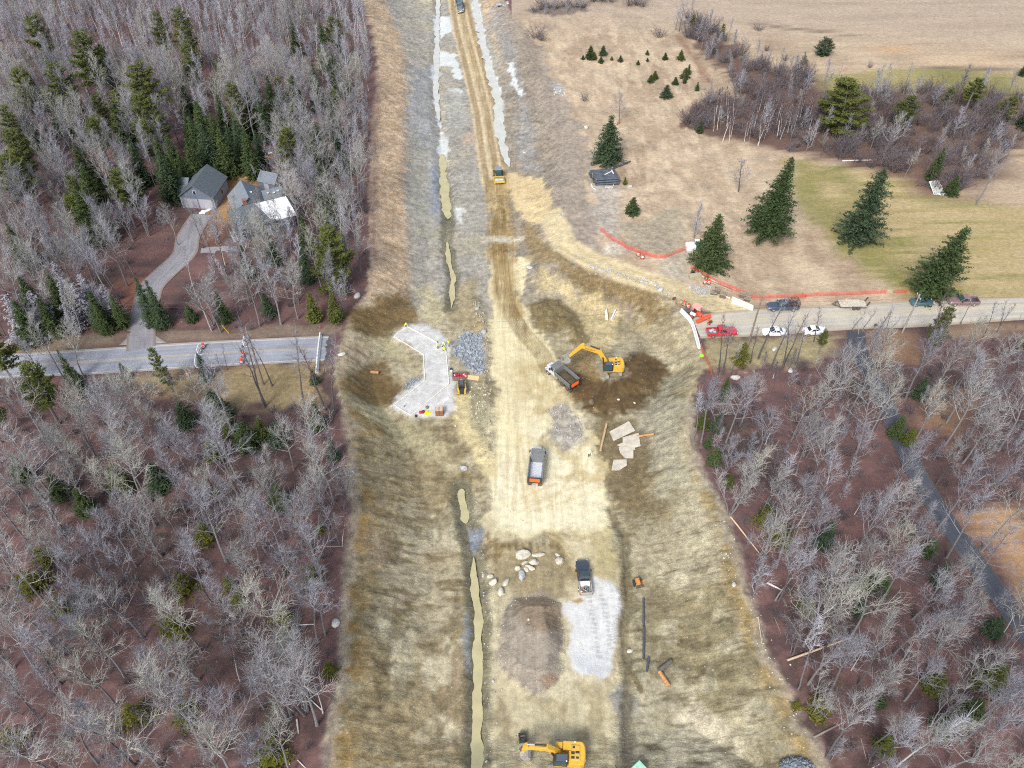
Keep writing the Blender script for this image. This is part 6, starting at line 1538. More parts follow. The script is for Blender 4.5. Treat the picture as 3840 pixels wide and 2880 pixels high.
t = thing('block_pallet', 'pallet stacked with brown blocks at the lower right corner of the gravel pad', 'pallet', (p.x, p.y + .65, Hs(p.x, p.y + .65)), .05)
m = MB(); m.box(-.72, .72, -.6, .6, .10, .14)
for y in (-.5, 0, .5): m.box(-.7, .7, y - .06, y + .06, 0, .10)
m.build('pallet', WOODB, t)
BRK = mat('red brown block', (.235, .115, .065), .85, var=.18, scale=8); BRK2 = mat('pale block top', (.52, .38, .28), .85, var=.15)
m = MB()
for i in range(2):
    for j in range(5):
        for k in range(5): m.box(-.68 + i * .69, -.02 + i * .69, -.57 + j * .232, -.57 + j * .232 + .215, .145 + k * .235, .145 + k * .235 + .222)
m.build('blocks', BRK, t)
for i in range(2):
    for j in range(5): 
        m = MB(); m.box(-.64 + i * .69, -.06 + i * .69, -.55 + j * .232, -.55 + j * .232 + .18, 1.305, 1.335); m.build('block_top', BRK2, t)
for nm, x, y, c_, s_, lb, ct in (('fuel_can', 652, 1470, (.62, .02, .015), .5, 'red fuel can next to the yellow jacket', 'fuel can'), ('tool_bag', 690, 1465, (.18, .02, .05), .55, 'dark red bag between the fuel can and the yellow jacket', 'bag'),
                                 ('tool_bag', 745, 1400, (.16, .14, .13), .5, 'grey tool bag on the gravel above the yellow jacket', 'bag'), ('tool_bag', 590, 1520, (.03, .035, .06), .45, 'black bag below the corner of the gravel pad', 'bag'), ('tool_bag', 1075, 875, (.03, .03, .06), .5, 'dark bag left of the broken rock, above the tool box', 'bag'),
                                 ('bucket', 1080, 900, (.6, .6, .6), .45, 'pale bucket just below the dark bag above the tool box', 'bucket')):
    p = G1('pad', x, y)
    m = MB(); m.loft([[(s_ * q * math.cos(a_) * .6, s_ * q * .45 * math.sin(a_) * 1.4, z * s_) for a_ in [2 * math.pi * k / 10 for k in range(10)]] for z, q in ((0, .8), (.3, 1), (.7, .85), (.85, .5))])
    m.tube([(-.2 * s_, 0, .8 * s_), (-.15 * s_, 0, 1.1 * s_), (.15 * s_, 0, 1.1 * s_), (.2 * s_, 0, .8 * s_)], .03, 5)
    tag(m.build(nm, mat('%s %d' % (nm, x), c_, .6, var=.2), loc=(p.x, p.y, p.z), smooth=True), lb, ct)
p = G1('pad', 742, 1470)
rs = random.Random(8); m = MB(); n = 14
for ring_r, zz in ((.55, .02), (.45, .16), (.22, .24), (.02, .2)):
    pass
m.loft([[(r_ * math.cos(2 * math.pi * k / n) * (1.1 + .35 * math.sin(k * 2.1)), r_ * math.sin(2 * math.pi * k / n) * (.9 + .3 * math.cos(k * 1.7)), z_ + rs.uniform(-.03, .03)) for k in range(n)] for r_, z_ in ((.62, .0), (.52, .14), (.25, .2), (.03, .17))])
tag(m.build('jacket', mat('yellow jacket cloth', (.75, .62, .01), .8, var=.15), loc=(p.x, p.y, p.z + .02)), 'bright yellow jacket thrown on the gravel pad corner', 'jacket')
p, q = G1('pad', 425, 1380), G1('pad', 465, 1345)
m = MB(); m.tube([p + Vector((0, 0, .06)), q + Vector((0, 0, .08))], .035, 6); m.obox(p + Vector((0, 0, .06)), .35, .12, .05, (0, 0, 1.8)); tag(m.build('rake', DKS), 'dark rake lying on the lower left of the gravel pad', 'rake')

p, q = G1('rol', 590, 715), G1('rol', 545, 420)
yw = yaw_of(q, p)
t = thing('soil_roller', 'yellow soil roller with a smooth steel drum coming down the haul road', 'roller', (p.x - math.cos(yw) * 2.6, p.y - math.sin(yw) * 2.6, 0), yw)
m = MB(); m.cyl((1.75, -1.05, .76), (1.75, 1.05, .76), .76, 26); m.build('drum', mat('worn drum steel', (.36, .345, .33), .4, .5, var=.2, dirt=.35), t, smooth=True)
m = MB()
for s in (-1, 1): m.box(.55, 2.75, s * 1.2 - .1, s * 1.2 + .1, .62, 1.0)
m.box(2.55, 2.85, -1.3, 1.3, .55, 1.0); m.box(.4, .75, -1.3, 1.3, .62, 1.05); m.build('drum_frame', YEL2, t, bevel=.03)
m = MB(); m.box(-2.75, -.9, -.75, .75, .75, 1.75, .1, .06); m.box(-.95, .45, -.85, .85, .6, 1.05); m.build('engine_body', YEL2, t, bevel=.06)
m = MB(); m.box(-1.0, .35, -.78, .78, 1.05, 2.75, .06, .04); cab = m.build('cab', BLK, t, bevel=.05)
m = MB(); m.box(-1.15, .5, -.85, .85, 2.755, 2.87, .06, .06); m.build('cab_roof', mat('grey blue roof', (.20, .22, .28), .5), cab, bevel=.03)
m = MB(); m.hexa([(.355, -.66, 1.25), (.375, -.66, 1.25), (.375, .66, 1.25), (.355, .66, 1.25), (.30, -.66, 2.65), (.32, -.66, 2.65), (.32, .66, 2.65), (.30, .66, 2.65)]); m.build('windshield', GLT, cab)
for s in (-1, 1):
    m = MB(); m.box(-.85, .2, s * .775 - .01, s * .775 + .01, 1.35, 2.6); m.build('side_window', GLT, cab)
    m = MB(); m.box(.3, .4, s * 1.15 - .1, s * 1.15 + .1, 1.9, 2.3); m.beam((.33, s * .75, 2.4), (.33, s * 1.15, 2.25), .04, .04); m.build('mirror', BLK, cab)
    wheel(t, -1.75, s * .98, .74, .5, YEL2)
seat(t, 3.5, 2)

def car_body(m, st, n_side=4):
    """st: stations (x, half width, z bottom, z shoulder, z top, half width top)"""
    rings = []
    for x, w, zb, zs_, zt, wt in st:
        rings.append([(x, -w * .94, zb), (x, w * .94, zb), (x, w, zb + .18), (x, w * .985, zs_), (x, wt, zt), (x, -wt, zt), (x, -w * .985, zs_), (x, -w, zb + .18)])
    m.loft(rings)
def sedan(label, loc, yaw, paint, group=None, L=4.6, sun=False, darkroof=None):
    t = thing('parked_car', label, 'car', loc, yaw, group)
    h = L / 2; W = .90
    m = MB()
    car_body(m, [(-h, W * .80, .38, .62, .80, W * .62), (-h + .12, W * .92, .30, .72, .90, W * .74), (-h + .9, W, .22, .82, .98, W * .84), (-.3, W, .2, .84, .98, W * .85), (h - 1.5, W, .2, .82, .96, W * .84), (h - .5, W * .96, .24, .70, .82, W * .74), (h - .1, W * .84, .32, .58, .68, W * .62), (h, W * .74, .38, .54, .60, W * .55)])
    body = m.build('body', paint, t, smooth=True)
    zr = 1.44
    A = [(-h + .75, .70, .95), (-h + 1.55, .60, zr - .05), (-.1, .60, zr), (h - 2.2, .585, zr - .06), (h - 1.32, .70, .94)]   # x, half width, z of the greenhouse line
    m = MB(); m.loft([[(x, -W * .83, .93), (x, W * .83, .93), (x, w, z), (x, -w, z)] for x, w, z in A]); cabin = m.build('cabin', paint, body, smooth=False, bevel=.05)
    def pane(nm, q, lift, mat_=GLS):
        mm = MB(); nrm = (Vector(q[1]) - Vector(q[0])).cross(Vector(q[3]) - Vector(q[0])).normalized() * lift
        mm.add([Vector(p) + nrm for p in q] + [Vector(p) - nrm for p in q], [(0, 1, 2, 3), (7, 6, 5, 4), (0, 4, 5, 1), (1, 5, 6, 2), (2, 6, 7, 3), (3, 7, 4, 0)]); return mm.build(nm, mat_, body)
    pane('windshield', [(h - 1.40, -.62, .99), (h - 1.40, .62, .99), (h - 2.16, .53, zr - .10), (h - 2.16, -.53, zr - .10)], .022)
    pane('rear_window', [(-h + .84, -.60, 1.0), (-h + .84, .60, 1.0), (-h + 1.52, .53, zr - .10), (-h + 1.52, -.53, zr - .10)], .022)
    for s in (-1, 1):
        for x0, x1, x2, x3 in ((-h + 1.15, -.15, -.15, -h + 1.62), (-.05, h - 1.55, h - 2.22, -.05)):
            pane('side_window', [(x0, s * .735, 1.0), (x1, s * .735, 1.0), (x2, s * .635, zr - .10), (x3, s * .635, zr - .10)], .018)
        m = MB(); m.box(h - 1.75, h - 1.6, s * 1.0 - .09, s * 1.0 + .09, .92, 1.05); m.build('mirror', paint, body)
        m = MB(); m.obox((h - .14, s * W * .62, .64), .16, .34, .12, (0, 0, -s * .35)); m.build('headlight', LAMP, body)
        m = MB(); m.obox((-h + .08, s * W * .62, .76), .12, .34, .13, (0, 0, s * .3)); m.build('tail_light', REDL, body)
        for x in (-h + .85, h - .9): wheel(t, x, s * .82, .33, .21, CHR)
    if sun or darkroof:
        m = MB(); m.box(-.75, -.05, -.42, .42, zr + .001, zr + .016); m.build('sunroof', darkroof or GLS, cabin)
    m = MB(); m.box(-h + .3, h - .3, -W * .7, W * .7, .16, .3); m.build('underbody', BLK, t)
    return t
def pickup(label, loc, yaw, paint, L=5.8, bed='open', bedcol=None, group=None, bedwall=None):
    t = thing('pickup_truck', label, 'pickup truck', loc, yaw, group)
    h = L / 2; W = .98; xb = -h + 2.0 if bed != 'none' else -h + 1.95
    m = MB()
    car_body(m, [(xb, W, .42, 1.02, 1.14, W * .90), (-.2, W, .4, 1.02, 1.14, W * .90), (h - 1.75, W, .4, 1.04, 1.15, W * .88), (h - .7, W, .42, 1.0, 1.12, W * .84), (h - .14, W * .94, .48, .92, 1.04, W * .78), (h, W * .84, .52, .82, .92, W * .7)])
    body = m.build('body', paint, t, smooth=True)
    zr = 1.86; A = [(xb + .06, .76, zr - .10), (xb + .3, .74, zr), (h - 2.55, .72, zr), (h - 1.72, .84, 1.12)]
    m = MB(); m.loft([[(x, -W * .88, 1.10), (x, W * .88, 1.10), (x, w, z), (x, -w, z)] for x, w, z in A]); cabin = m.build('cabin', paint, body, bevel=.06)
    def pane(nm, q, lift):
        mm = MB(); nrm = (Vector(q[1]) - Vector(q[0])).cross(Vector(q[3]) - Vector(q[0])).normalized() * lift
        mm.add([Vector(p) + nrm for p in q] + [Vector(p) - nrm for p in q], [(0, 1, 2, 3), (7, 6, 5, 4), (0, 4, 5, 1), (1, 5, 6, 2), (2, 6, 7, 3), (3, 7, 4, 0)]); return mm.build(nm, GLS if nm != 'windshield' else GLT, body)
    pane('windshield', [(h - 1.82, -.74, 1.17), (h - 1.82, .74, 1.17), (h - 2.5, .64, zr - .06), (h - 2.5, -.64, zr - .06)], .03)
    pane('rear_window', [(xb + .075, -.6, 1.25), (xb + .075, .6, 1.25), (xb + .075, .6, 1.72), (xb + .075, -.6, 1.72)], .03)
    for s in (-1, 1):
        for x0, x1, x2, x3 in ((xb + .25, -.35 + (h - 2.9) * .5, -.35 + (h - 2.9) * .5, xb + .38), (-.25 + (h - 2.9) * .5, h - 1.95, h - 2.55, -.25 + (h - 2.9) * .5)):
            pane('side_window', [(x0, s * .855, 1.2), (x1, s * .855, 1.2), (x2, s * .762, zr - .1), (x3, s * .762, zr - .1)], .02)
        m = MB(); m.box(h - 2.15, h - 1.98, s * 1.12 - .12, s * 1.12 + .12, 1.15, 1.38); m.build('mirror', BLK, body)
        m = MB(); m.obox((h - .1, s * W * .72, .86), .14, .36, .2, (0, 0, -s * .2)); m.build('headlight', LAMP, body)
        for x in (-h + 1.05, h - 1.0): wheel(t, x, s * .86, .40, .27, CHR)
    m = MB(); m.box(h - .05, h + .08, -.9, .9, .42, .66); m.build('front_bumper', CHR, t, bevel=.03)
    m = MB(); m.box(-h - .08, -h + .05, -.9, .9, .48, .66); m.build('rear_bumper', CHR, t, bevel=.03)
    if bed == 'open':
        bw = bedwall or paint
        m = MB(); m.box(-h, xb + .0, -.80, .80, .74, .80); m.box(-h, -h + .07, -.90, .90, .60, 1.14); m.box(xb - .08, xb - .02, -.86, .86, .74, 1.16)
        for s in (-1, 1): m.hexa([(-h + .07, s * .80, .50), (xb - .02, s * .80, .50), (xb - .02, s * .97, .50), (-h + .07, s * .97, .50), (-h + .07, s * .82, 1.15), (xb - .02, s * .82, 1.15), (xb - .02, s * .93, 1.15), (-h + .07, s * .93, 1.15)])
        bd = m.build('bed', bw, t)
        m = MB(); m.box(-h + .08, xb - .09, -.78, .78, .802, .815); m.build('bed_liner', bedcol or BLK, bd)
        for s in (-1, 1):
            m = MB(); m.box(-h - .012, -h + .01, s * .86 - .07, s * .86 + .07, .72, 1.05); m.build('tail_light', REDL, bd)
    m = MB(); m.box(-h + .2, h - .4, -.5, .5, .35, .5); m.build('frame', DKS, t)
    return t
PRED = mat('red car paint', (.52, .012, .035), .22, var=.04, dirt=.1, coat=.6)
PWHT = mat('white car paint', (.78, .80, .84), .25, var=.03, dirt=.08, coat=.5)
PBLU = mat('dark blue car paint', (.030, .052, .105), .28, var=.06, dirt=.16, coat=.5)
PNAVY = mat('navy car paint', (.026, .040, .062), .25, var=.06, dirt=.12, coat=.6)
PTEAL = mat('teal car paint', (.035, .10, .125), .25, var=.06, dirt=.1, coat=.5)
PMAR = mat('dull maroon car paint', (.20, .125, .14), .4, var=.1, dirt=.2)
def park(fn, k, rear, front, L, *a, **kw):
    p, q = G1(k, *rear), G1(k, *front); yw = yaw_of(p, q); c = (p + q) / 2
    t = fn(a[0], (c.x, c.y, 0), yw, *a[1:], L=L, **kw)
    return t
def settle(t, L, W, onroad=.05): seat(t, L, W); t.location.z += onroad; return t
t1 = settle(park(pickup, 'red', (640, 1098), (1005, 1078), 5.7, 'bright red crew cab pickup parked by the white barriers', PRED, bedcol=mat('bed clutter grey', (.16, .165, .175), .7, var=.5, scale=9)), 3.4, 1.6)
t2 = settle(park(sedan, 'red', (1690, 1082), (1410, 1080), 4.5, 'small white car with dark side windows, nearer the red pickup', PWHT), 2.8, 1.6)
t3 = settle(park(sedan, 'mid', (850, 890), (1150, 868), 4.5, 'white sedan with black sunroof, farther from the red pickup', PWHT, darkroof=None, sun=False), 2.8, 1.6)
t4 = settle(park(pickup, 'mid', (775, 545), (345, 552), 6.0, 'dark blue pickup with a rusty welded rack over its bed', PBLU, bedcol=BLK), 3.6, 1.6, .03)
t5 = settle(park(sedan, 'far', (655, 485), (915, 480), 4.4, 'teal car parked on the gravel road under a utility pole', PTEAL), 2.8, 1.6, .03)
t6 = settle(park(pickup, 'far', (1550, 475), (1160, 475), 5.8, 'dull maroon pickup seen through bare trees, last of the parked vehicles', PMAR, bedcol=BLK), 3.4, 1.6, .03)
rs = random.Random(2); m = MB(); h = 3.0
for x in (-2.95, -2.3, -1.65, -1.05):
    for s in (-1, 1): m.beam((x, s * .92, 1.15), (x, s * .92, 2.1), .06, .06)
    m.beam((x, -.92, 2.1), (x, .92, 2.1), .06, .06)
for z in (1.4, 1.75, 2.1):
    for s in (-1, 1): m.beam((-2.98, s * .92, z), (-1.0, s * .92, z), .06, .06)
    m.beam((-2.98, -.92, z), (-2.98, .92, z), .06, .06); m.beam((-1.02, -.92, z), (-1.02, .92, z), .06, .06)
m.build('bed_rack', mat('rusty rack', (.11, .07, .06), .8, var=.3), t4)
m = MB()
for k in range(22): a_ = Vector((rs.uniform(-2.9, -1.1), rs.uniform(-.8, .8), rs.uniform(1.0, 2.2))); m.beam(a_, a_ + Vector((rs.uniform(-.8, .8), rs.uniform(-.5, .5), rs.uniform(-.2, .3))), .06, .05)
lo2 = m.build('scrap_load', mat('scrap metal', (.14, .10, .085), .8, var=.5)); lo2.matrix_world = t4.matrix_basis; tag(lo2, 'tangle of rusty scrap inside the rack of the dark blue pickup', 'scrap')
m = MB(); m.beam((-2.3, -.2, 1.0), (-1.5, .4, 1.05), .5, .18); m.beam((-2.4, .3, 1.0), (-1.7, .1, 1.02), .2, .2); m.obox((-1.5, -.4, 1.0), .5, .5, .35)
lo3 = m.build('bed_clutter', mat('pale clutter', (.42, .43, .45), .6, var=.4)); lo3.matrix_world = t1.matrix_basis; tag(lo3, 'pale clutter lying in the bed of the red pickup', 'clutter')
TBED = mat('tan work bed', (.36, .32, .26), .7, var=.15, dirt=.2)
t7 = settle(park(pickup, 'bld', (1462, 870), (1400, 420), 5.7, 'navy blue pickup with a silver tool chest and hose in its bed', PNAVY, bedcol=mat('dusty bed floor', (.20, .20, .19), .8, var=.3), bedwall=TBED), 3.4, 1.6, .0)
for fn_, nm, lb, mt in ((lambda m: m.box(-1.62, -.98, -.72, .72, .82, 1.30, .03, .03), 'tool_chest', 'silver tool chest across the bed of the navy pickup', WHT),):
    m = MB(); fn_(m); o = m.build(nm, mt, bevel=.03); o.matrix_world = t7.matrix_basis; tag(o, lb, 'tool chest')
m = MB()
for k in range(4): m.tube([(-2.1 + .34 * math.cos(a_), .02 + .34 * math.sin(a_), .9 + k * .1) for a_ in [2 * math.pi * i / 14 for i in range(15)]], .05, 5)
m.cyl((-2.1, .02, .82), (-2.1, .02, 1.36), .13, 10); o = m.build('hose_reel', STL, smooth=True); o.matrix_world = t7.matrix_basis; tag(o, 'grey hose reel in the bed of the navy pickup', 'hose reel')
for x, y, c_, lb in ((-2.55, .35, (.6, .03, .04), 'red can at the tailgate of the navy pickup'), (-2.6, -.1, (.05, .35, .12), 'green can at the tailgate of the navy pickup'), (-2.6, .68, (.65, .65, .62), 'white can at the tailgate of the navy pickup')):
    m = MB(); m.cyl((x, y, .82), (x, y, 1.2), .13, 10); m.cyl((x, y, 1.2), (x, y, 1.27), .05, 8); o = m.build('can', mat('can %s' % lb[:5], c_, .5)); o.matrix_world = t7.matrix_basis; tag(o, lb, 'can')
m = MB(); m.obox((.72, .3, 1.19), .02, .25, .2, (0, -.9, 0)); 
p, q = G1('mid', 1700, 515), G1('mid', 1330, 512); yw = yaw_of(p, q); c = (p + q) / 2
t = thing('flatbed_trailer', 'flatbed trailer with a pale plank deck parked on the gravel road', 'trailer', (c.x, c.y, 0), yw)
m = MB(); m.box(-2.7, 2.5, -1.05, 1.05, .66, .74); m.build('deck', mat('pale plank deck', (.46, .42, .34), .85, var=.22, scale=3), t)
m = MB(); m.box(-2.7, 2.5, -1.08, -1.0, .50, .66); m.box(-2.7, 2.5, 1.0, 1.08, .50, .66); m.beam((2.4, -.9, .58), (3.9, 0, .58), .1, .12); m.beam((2.4, .9, .58), (3.9, 0, .58), .1, .12); m.beam((3.2, 0, .05), (3.2, 0, .9), .08, .08)
m.build('frame', DKS, t)
for s in (-1, 1):
    m = MB(); m.beam((-2.7, s * .7, .7), (-3.0, s * .7, 1.75), .35, .06)
    for k in range(4): m.beam((-2.75 - k * .08, s * .7 - .2, .8 + k * .28), (-2.75 - k * .08, s * .7 + .2, .8 + k * .28), .05, .05)
    m.build('ramp', DKS, t)
    m = MB(); m.box(-1.5, .3, s * 1.18 - .14, s * 1.18 + .14, .74, .80); m.build('fender', DKS, t)
    for x in (-1.0, -.2): wheel(t, x, s * 1.2, .34, .2, DKS)
seat(t, 3, 2); t.location.z += .03
m = MB(); m.box(-1.5, 1.2, -.95, -.45, .75, .98); o = m.build('timber_bundle', mat('pale plank', (.5, .45, .36), .8, var=.2)); o.matrix_world = t.matrix_basis; tag(o, 'bundle of pale timber along the far side of the flatbed trailer', 'timber')

ORT = mat('tractor orange', (.62, .075, .035), .5, var=.1, dirt=.25); ORP = mat('sun bleached canopy', (.75, .33, .26), .7, var=.08)
p, q = G1('brm', 300, 590), G1('brm', 490, 760)
yw = yaw_of(p, q) + .35
t = thing('road_broom', 'orange sweeping tractor with a pink canopy beside the white barriers', 'tractor', (p.x + .2, p.y + .3, 0), yw)
m = MB(); m.box(-.9, .3, -.55, .55, .75, 1.1); m.box(.2, 1.1, -.35, .35, .75, 1.3, .04, .05); m.beam((1.0, 0, 1.1), (3.0, 0, .75), .24, .24); m.build('body', ORT, t, bevel=.03)
m = MB()
for x, y in ((-.9, -.6), (-.9, .6), (.35, -.6), (.35, .6)): m.beam((x, y, 1.0), (x, y, 2.6), .07, .07)
m.build('canopy_posts', ORT, t)
m = MB(); m.box(-1.1, .55, -.8, .8, 2.6, 2.68, .03, .03); m.build('canopy', ORP, t, bevel=.02)
m = MB(); m.box(-.65, -.15, -.28, .28, 1.1, 1.25); m.box(-.75, -.6, -.28, .28, 1.2, 1.75); m.build('driver_seat', BLK, t, bevel=.03)
for s in (-1, 1):
    m = MB(); m.box(-1.0, .2, s * .95 - .2, s * .95 + .2, 1.02, 1.5, .08, .03); m.build('water_tank', WHT, t, bevel=.05)
    wheel(t, -.55, s * .95, .5, .34, ORT); 
    wheel(t, 2.95, s * .38, .32, .22, ORT)
m = MB(); m.cyl((1.0, -1.5, .45), (2.05, 1.5, .45), .40, 18); m.build('broom', mat('orange broom bristle', (.55, .12, .05), .9, var=.3, scale=14), t)
m = MB(); m.hexa([(.75, -1.55, .60), (1.3, -1.65, .60), (2.3, 1.45, .60), (1.75, 1.6, .60), (.85, -1.52, .98), (1.2, -1.6, .98), (2.2, 1.42, .98), (1.85, 1.55, .98)]); m.build('broom_cover', ORT, t, bevel=.03)
seat(t, 2, 1.6); t.location.z += .05

DOR = mat('drum orange', (.80, .05, .025), .6, var=.06, dirt=.1); DWH = mat('drum white band', (.80, .78, .76), .5, var=.05, dirt=.1)
def drum(loc, label):
    t = thing('traffic_drum', label, 'traffic drum', loc, 0, 'orange and white traffic drums')
    m = MB(); n = 16; ring = lambda r, z: [(r * math.cos(2 * math.pi * k / n), r * math.sin(2 * math.pi * k / n), z) for k in range(n)]
    m.loft([ring(.30, .06), ring(.295, .22), ring(.285, .40), ring(.275, .58), ring(.265, .76), ring(.24, .98), ring(.20, 1.03)]); m.tube([(-.08, 0, 1.02), (-.07, 0, 1.12), (.07, 0, 1.12), (.08, 0, 1.02)], .02, 5)
    b_ = m.build('barrel', DOR, t, smooth=True)
    for z0, z1 in ((.26, .40), (.56, .72)):
        m = MB(); m.loft([ring(.312 - z0 * .05, z0), ring(.312 - z1 * .05, z1)], cap=False); m.build('white_band', DWH, b_, smooth=True)
    m = MB(); m.loft([ring(.45, 0), ring(.45, .06), ring(.31, .09), ring(.30, .02)]); m.build('rubber_base', RUB, t, smooth=True)
    return t
DR = [('bar', (922, 300), 'traffic drum on the far lane line right of the striped barricade'), ('bar', (590, 885), 'traffic drum on the near shoulder left of the striped barricade'), ('lrd', (918, 525), 'traffic drum in the middle of the closed road, farther of two'), ('lrd', (898, 610), 'traffic drum in the middle of the closed road, nearer of two'),
      ('fen', (411, 293), 'traffic drum by the upper orange fence, left of a pair'), ('fen', (442, 313), 'traffic drum by the upper orange fence, right of a pair'), ('fen', (938, 512), 'traffic drum beside the long timbers, left of a pair'), ('fen', (968, 514), 'traffic drum beside the long timbers, right of a pair'),
      ('fen', (770, 682), 'traffic drum at the end of the white barriers, farthest of three'), ('fen', (806, 704), 'traffic drum at the end of the white barriers, middle of three'), ('fen', (841, 724), 'traffic drum closest to the orange sweeping tractor')]
for i, (k, c_, lb) in enumerate(DR):
    p = G1(k, *c_); drum((p.x, p.y, p.z + (.05 if k in ('bar', 'lrd') else 0)), lb)
for s_ in range(1): pass
def barricade(k, a_, b_, label):
    p, q = G1(k, *a_), G1(k, *b_); yw = yaw_of(p, q); L = (q - p).length; c = (p + q) / 2
    t = thing('road_barricade', label, 'barricade', (c.x, c.y, c.z + .05), yw, 'white striped barricades')
    m = MB()
    for s in (-1, 1): m.beam((s * L * .40, 0, 0), (s * L * .40, 0, 1.55), .06, .06); m.beam((s * L * .40, -.7, .05), (s * L * .40, .7, .05), .07, .07)
    m.build('posts', WHT, t)
    for z in (.55, .98, 1.4):
        m = MB(); m.box(-L / 2, L / 2, -.06, .06, z - .13, z + .13); r_ = m.build('rail', WHT, t)
    m = MB(); m.obox((-L * .40, .35, .14), .55, .4, .16); m.obox((L * .40, .35, .14), .55, .4, .16); m.build('sandbag', RUB, t, bevel=.05)
    return t
barricade('bar', (770, 745), (795, 560), 'white striped barricade across the near lane of the closed road')
barricade('bar', (812, 470), (858, 350), 'white striped barricade across the far lane, next to the traffic drum')
barricade('lrd', (928, 415), (950, 335), 'lone white striped barricade farther along the closed road')
CONCW = mat('white barrier concrete', (.66, .68, .66), .8, var=.12, scale=2, dirt=.12)
def jersey(p, q, label, group, lying=False, name='concrete_barrier'):
    p, q = Vector(p), Vector(q); d = q - p; yw = math.atan2(d.y, d.x); L = d.length
    prof = [(-.30, 0), (.30, 0), (.30, .08), (.17, .32), (.10, .85), (-.10, .85), (-.17, .32), (-.30, .08)]
    m = MB(); rings = [[(x, y, z) for y, z in prof] for x in (-L / 2 + .03, L / 2 - .03)]; m.loft(rings)
    for x in (-L / 4, L / 4): m.box(x - .3, x + .3, -.305, .305, .0, .05)
    o = m.build(name, CONCW, bevel=.02)
    c = (p + q) / 2; o.location = c; o.rotation_euler = (0, -math.atan2(d.z, math.hypot(d.x, d.y)), yw)
    if lying: o.rotation_euler = (math.pi / 2 * .95, 0, yw); o.location.z += .28
    m2 = MB(); m2.tube([(L / 2 - .1, -.08, .8), (L / 2 - .05, -.05, .98), (L / 2 - .05, .05, .98), (L / 2 - .1, .08, .8)], .025, 5); m2.build('lifting_loop', DKS, o)
    return tag(o, label, 'barrier', group)
jp = G('red', [(268, 768), (372, 868), (428, 950), (470, 1080), (525, 1285)])
for i in range(4): jersey(jp[i], jp[i + 1], ('white concrete barrier touching the pile of old stumps', 'short white barrier beside the orange sweeping tractor', 'white barrier left of the red pickup, third in its line', 'white barrier whose lower end meets the red fence')[i], 'white barriers at the end of the gravel road')
jp = G('lrd', [(1885, 262), (1868, 395), (1850, 560), (1838, 740)])
for i in range(3): jersey(jp[i], jp[i + 1], ('white barrier at the broken road end, touching the small red fence', 'middle white barrier across the broken road end', 'white barrier at the broken road end, on the grassy near side')[i], 'white barriers at the broken road end')
for i, (a_, b_) in enumerate((((1712, 428), (1706, 368)), ((1742, 428), (1768, 370)))):
    p, q = G1(5, *a_), G1(5, *b_); jersey(p, q, ('white concrete barrier lying alone in the dug cut, left of two', 'white concrete barrier lying alone in the dug cut, right of two')[i], 'barriers lying in the cut')
FEN = bpy.data.materials.new('orange snow fence'); FEN.use_nodes = True
nt = FEN.node_tree; bs = nt.nodes['Principled BSDF']; bs.inputs['Base Color'].default_value = (.66, .10, .075, 1); bs.inputs['Roughness'].default_value = .6
uvn = nd('ShaderNodeTexCoord'); n1 = noise(2.2, 3, .6, uvn.outputs['Object']); lk(rng(n1.outputs[0], .3, .7, .28, .62), bs.inputs['Alpha'])
def fence(k, pts, label, hgt=1.1):
    P_ = G(k, pts); L = resample([(p[0], p[1]) for p in P_], 2)
    tot = sum(math.hypot(b_[0] - a_[0], b_[1] - a_[1]) for a_, b_ in zip(P_[:-1], P_[1:])); n = max(3, int(tot / 1.0))
    R_ = resample([(p[0], p[1]) for p in P_], n); z = H(R_[:, 0], R_[:, 1])
    rs3 = random.Random(len(label)); o = thing('safety_fence', label, 'fence', (R_[0, 0], R_[0, 1], z[0]), 0, 'orange mesh safety fences')
    m = MB(); b0_ = Vector((R_[0, 0], R_[0, 1], z[0])); rows = []
    for i in range(n):
        sag = rs3.uniform(-.18, .02) if i % 3 else 0
        for f in (0, .5, 1): rows.append(Vector((R_[i, 0], R_[i, 1] + rs3.uniform(-.08, .08) * f, z[i] + .05 + f * (hgt + sag))) - b0_)
    m.add(rows, [(i * 3 + j, (i + 1) * 3 + j, (i + 1) * 3 + j + 1, i * 3 + j + 1) for i in range(n - 1) for j in range(2)]); m.build('mesh_netting', FEN, o)
    for i in range(0, n, 3):
        m = MB(); q_ = Vector((R_[i, 0], R_[i, 1], z[i])) - b0_; m.beam(q_ + Vector((0, .05, -.2)), q_ + Vector((rs3.uniform(-.05, .05), .05, hgt + .25)), .05, .05); m.build('post', WOODG, o)
    return o
fence('fen', [(105, 98), (180, 162), (260, 205), (340, 250), (440, 282), (540, 315), (610, 318), (700, 282), (800, 248)], 'orange mesh fence curving from the field to the white tote')
fence('fen', [(822, 400), (900, 440), (1000, 500), (1100, 545), (1190, 580), (1255, 605)], 'orange mesh fence running past the long timbers')
fence('red', [(1240, 585), (1450, 590), (1700, 585), (2000, 578)], 'orange mesh fence behind the dark blue pickup')
fence('mid', [(820, 385), (1200, 372), (1700, 350), (2000, 336)], 'orange mesh fence behind the flatbed trailer')
fence('far', [(410, 336), (600, 326)], 'short orange fence stretch ending at the dark evergreen')
fence('red', [(540, 1275), (580, 1370), (640, 1500), (690, 1640)], 'red mesh fence running into the right wood from the barriers', 1.0)
fence('lrd', [(1878, 190), (1925, 135)], 'scrap of red fence above the broken road end', 1.0)
fence('lrd', [(1800, 1110), (1815, 1000), (1822, 930)], 'scrap of red fence on the grass below the broken road end', .9)

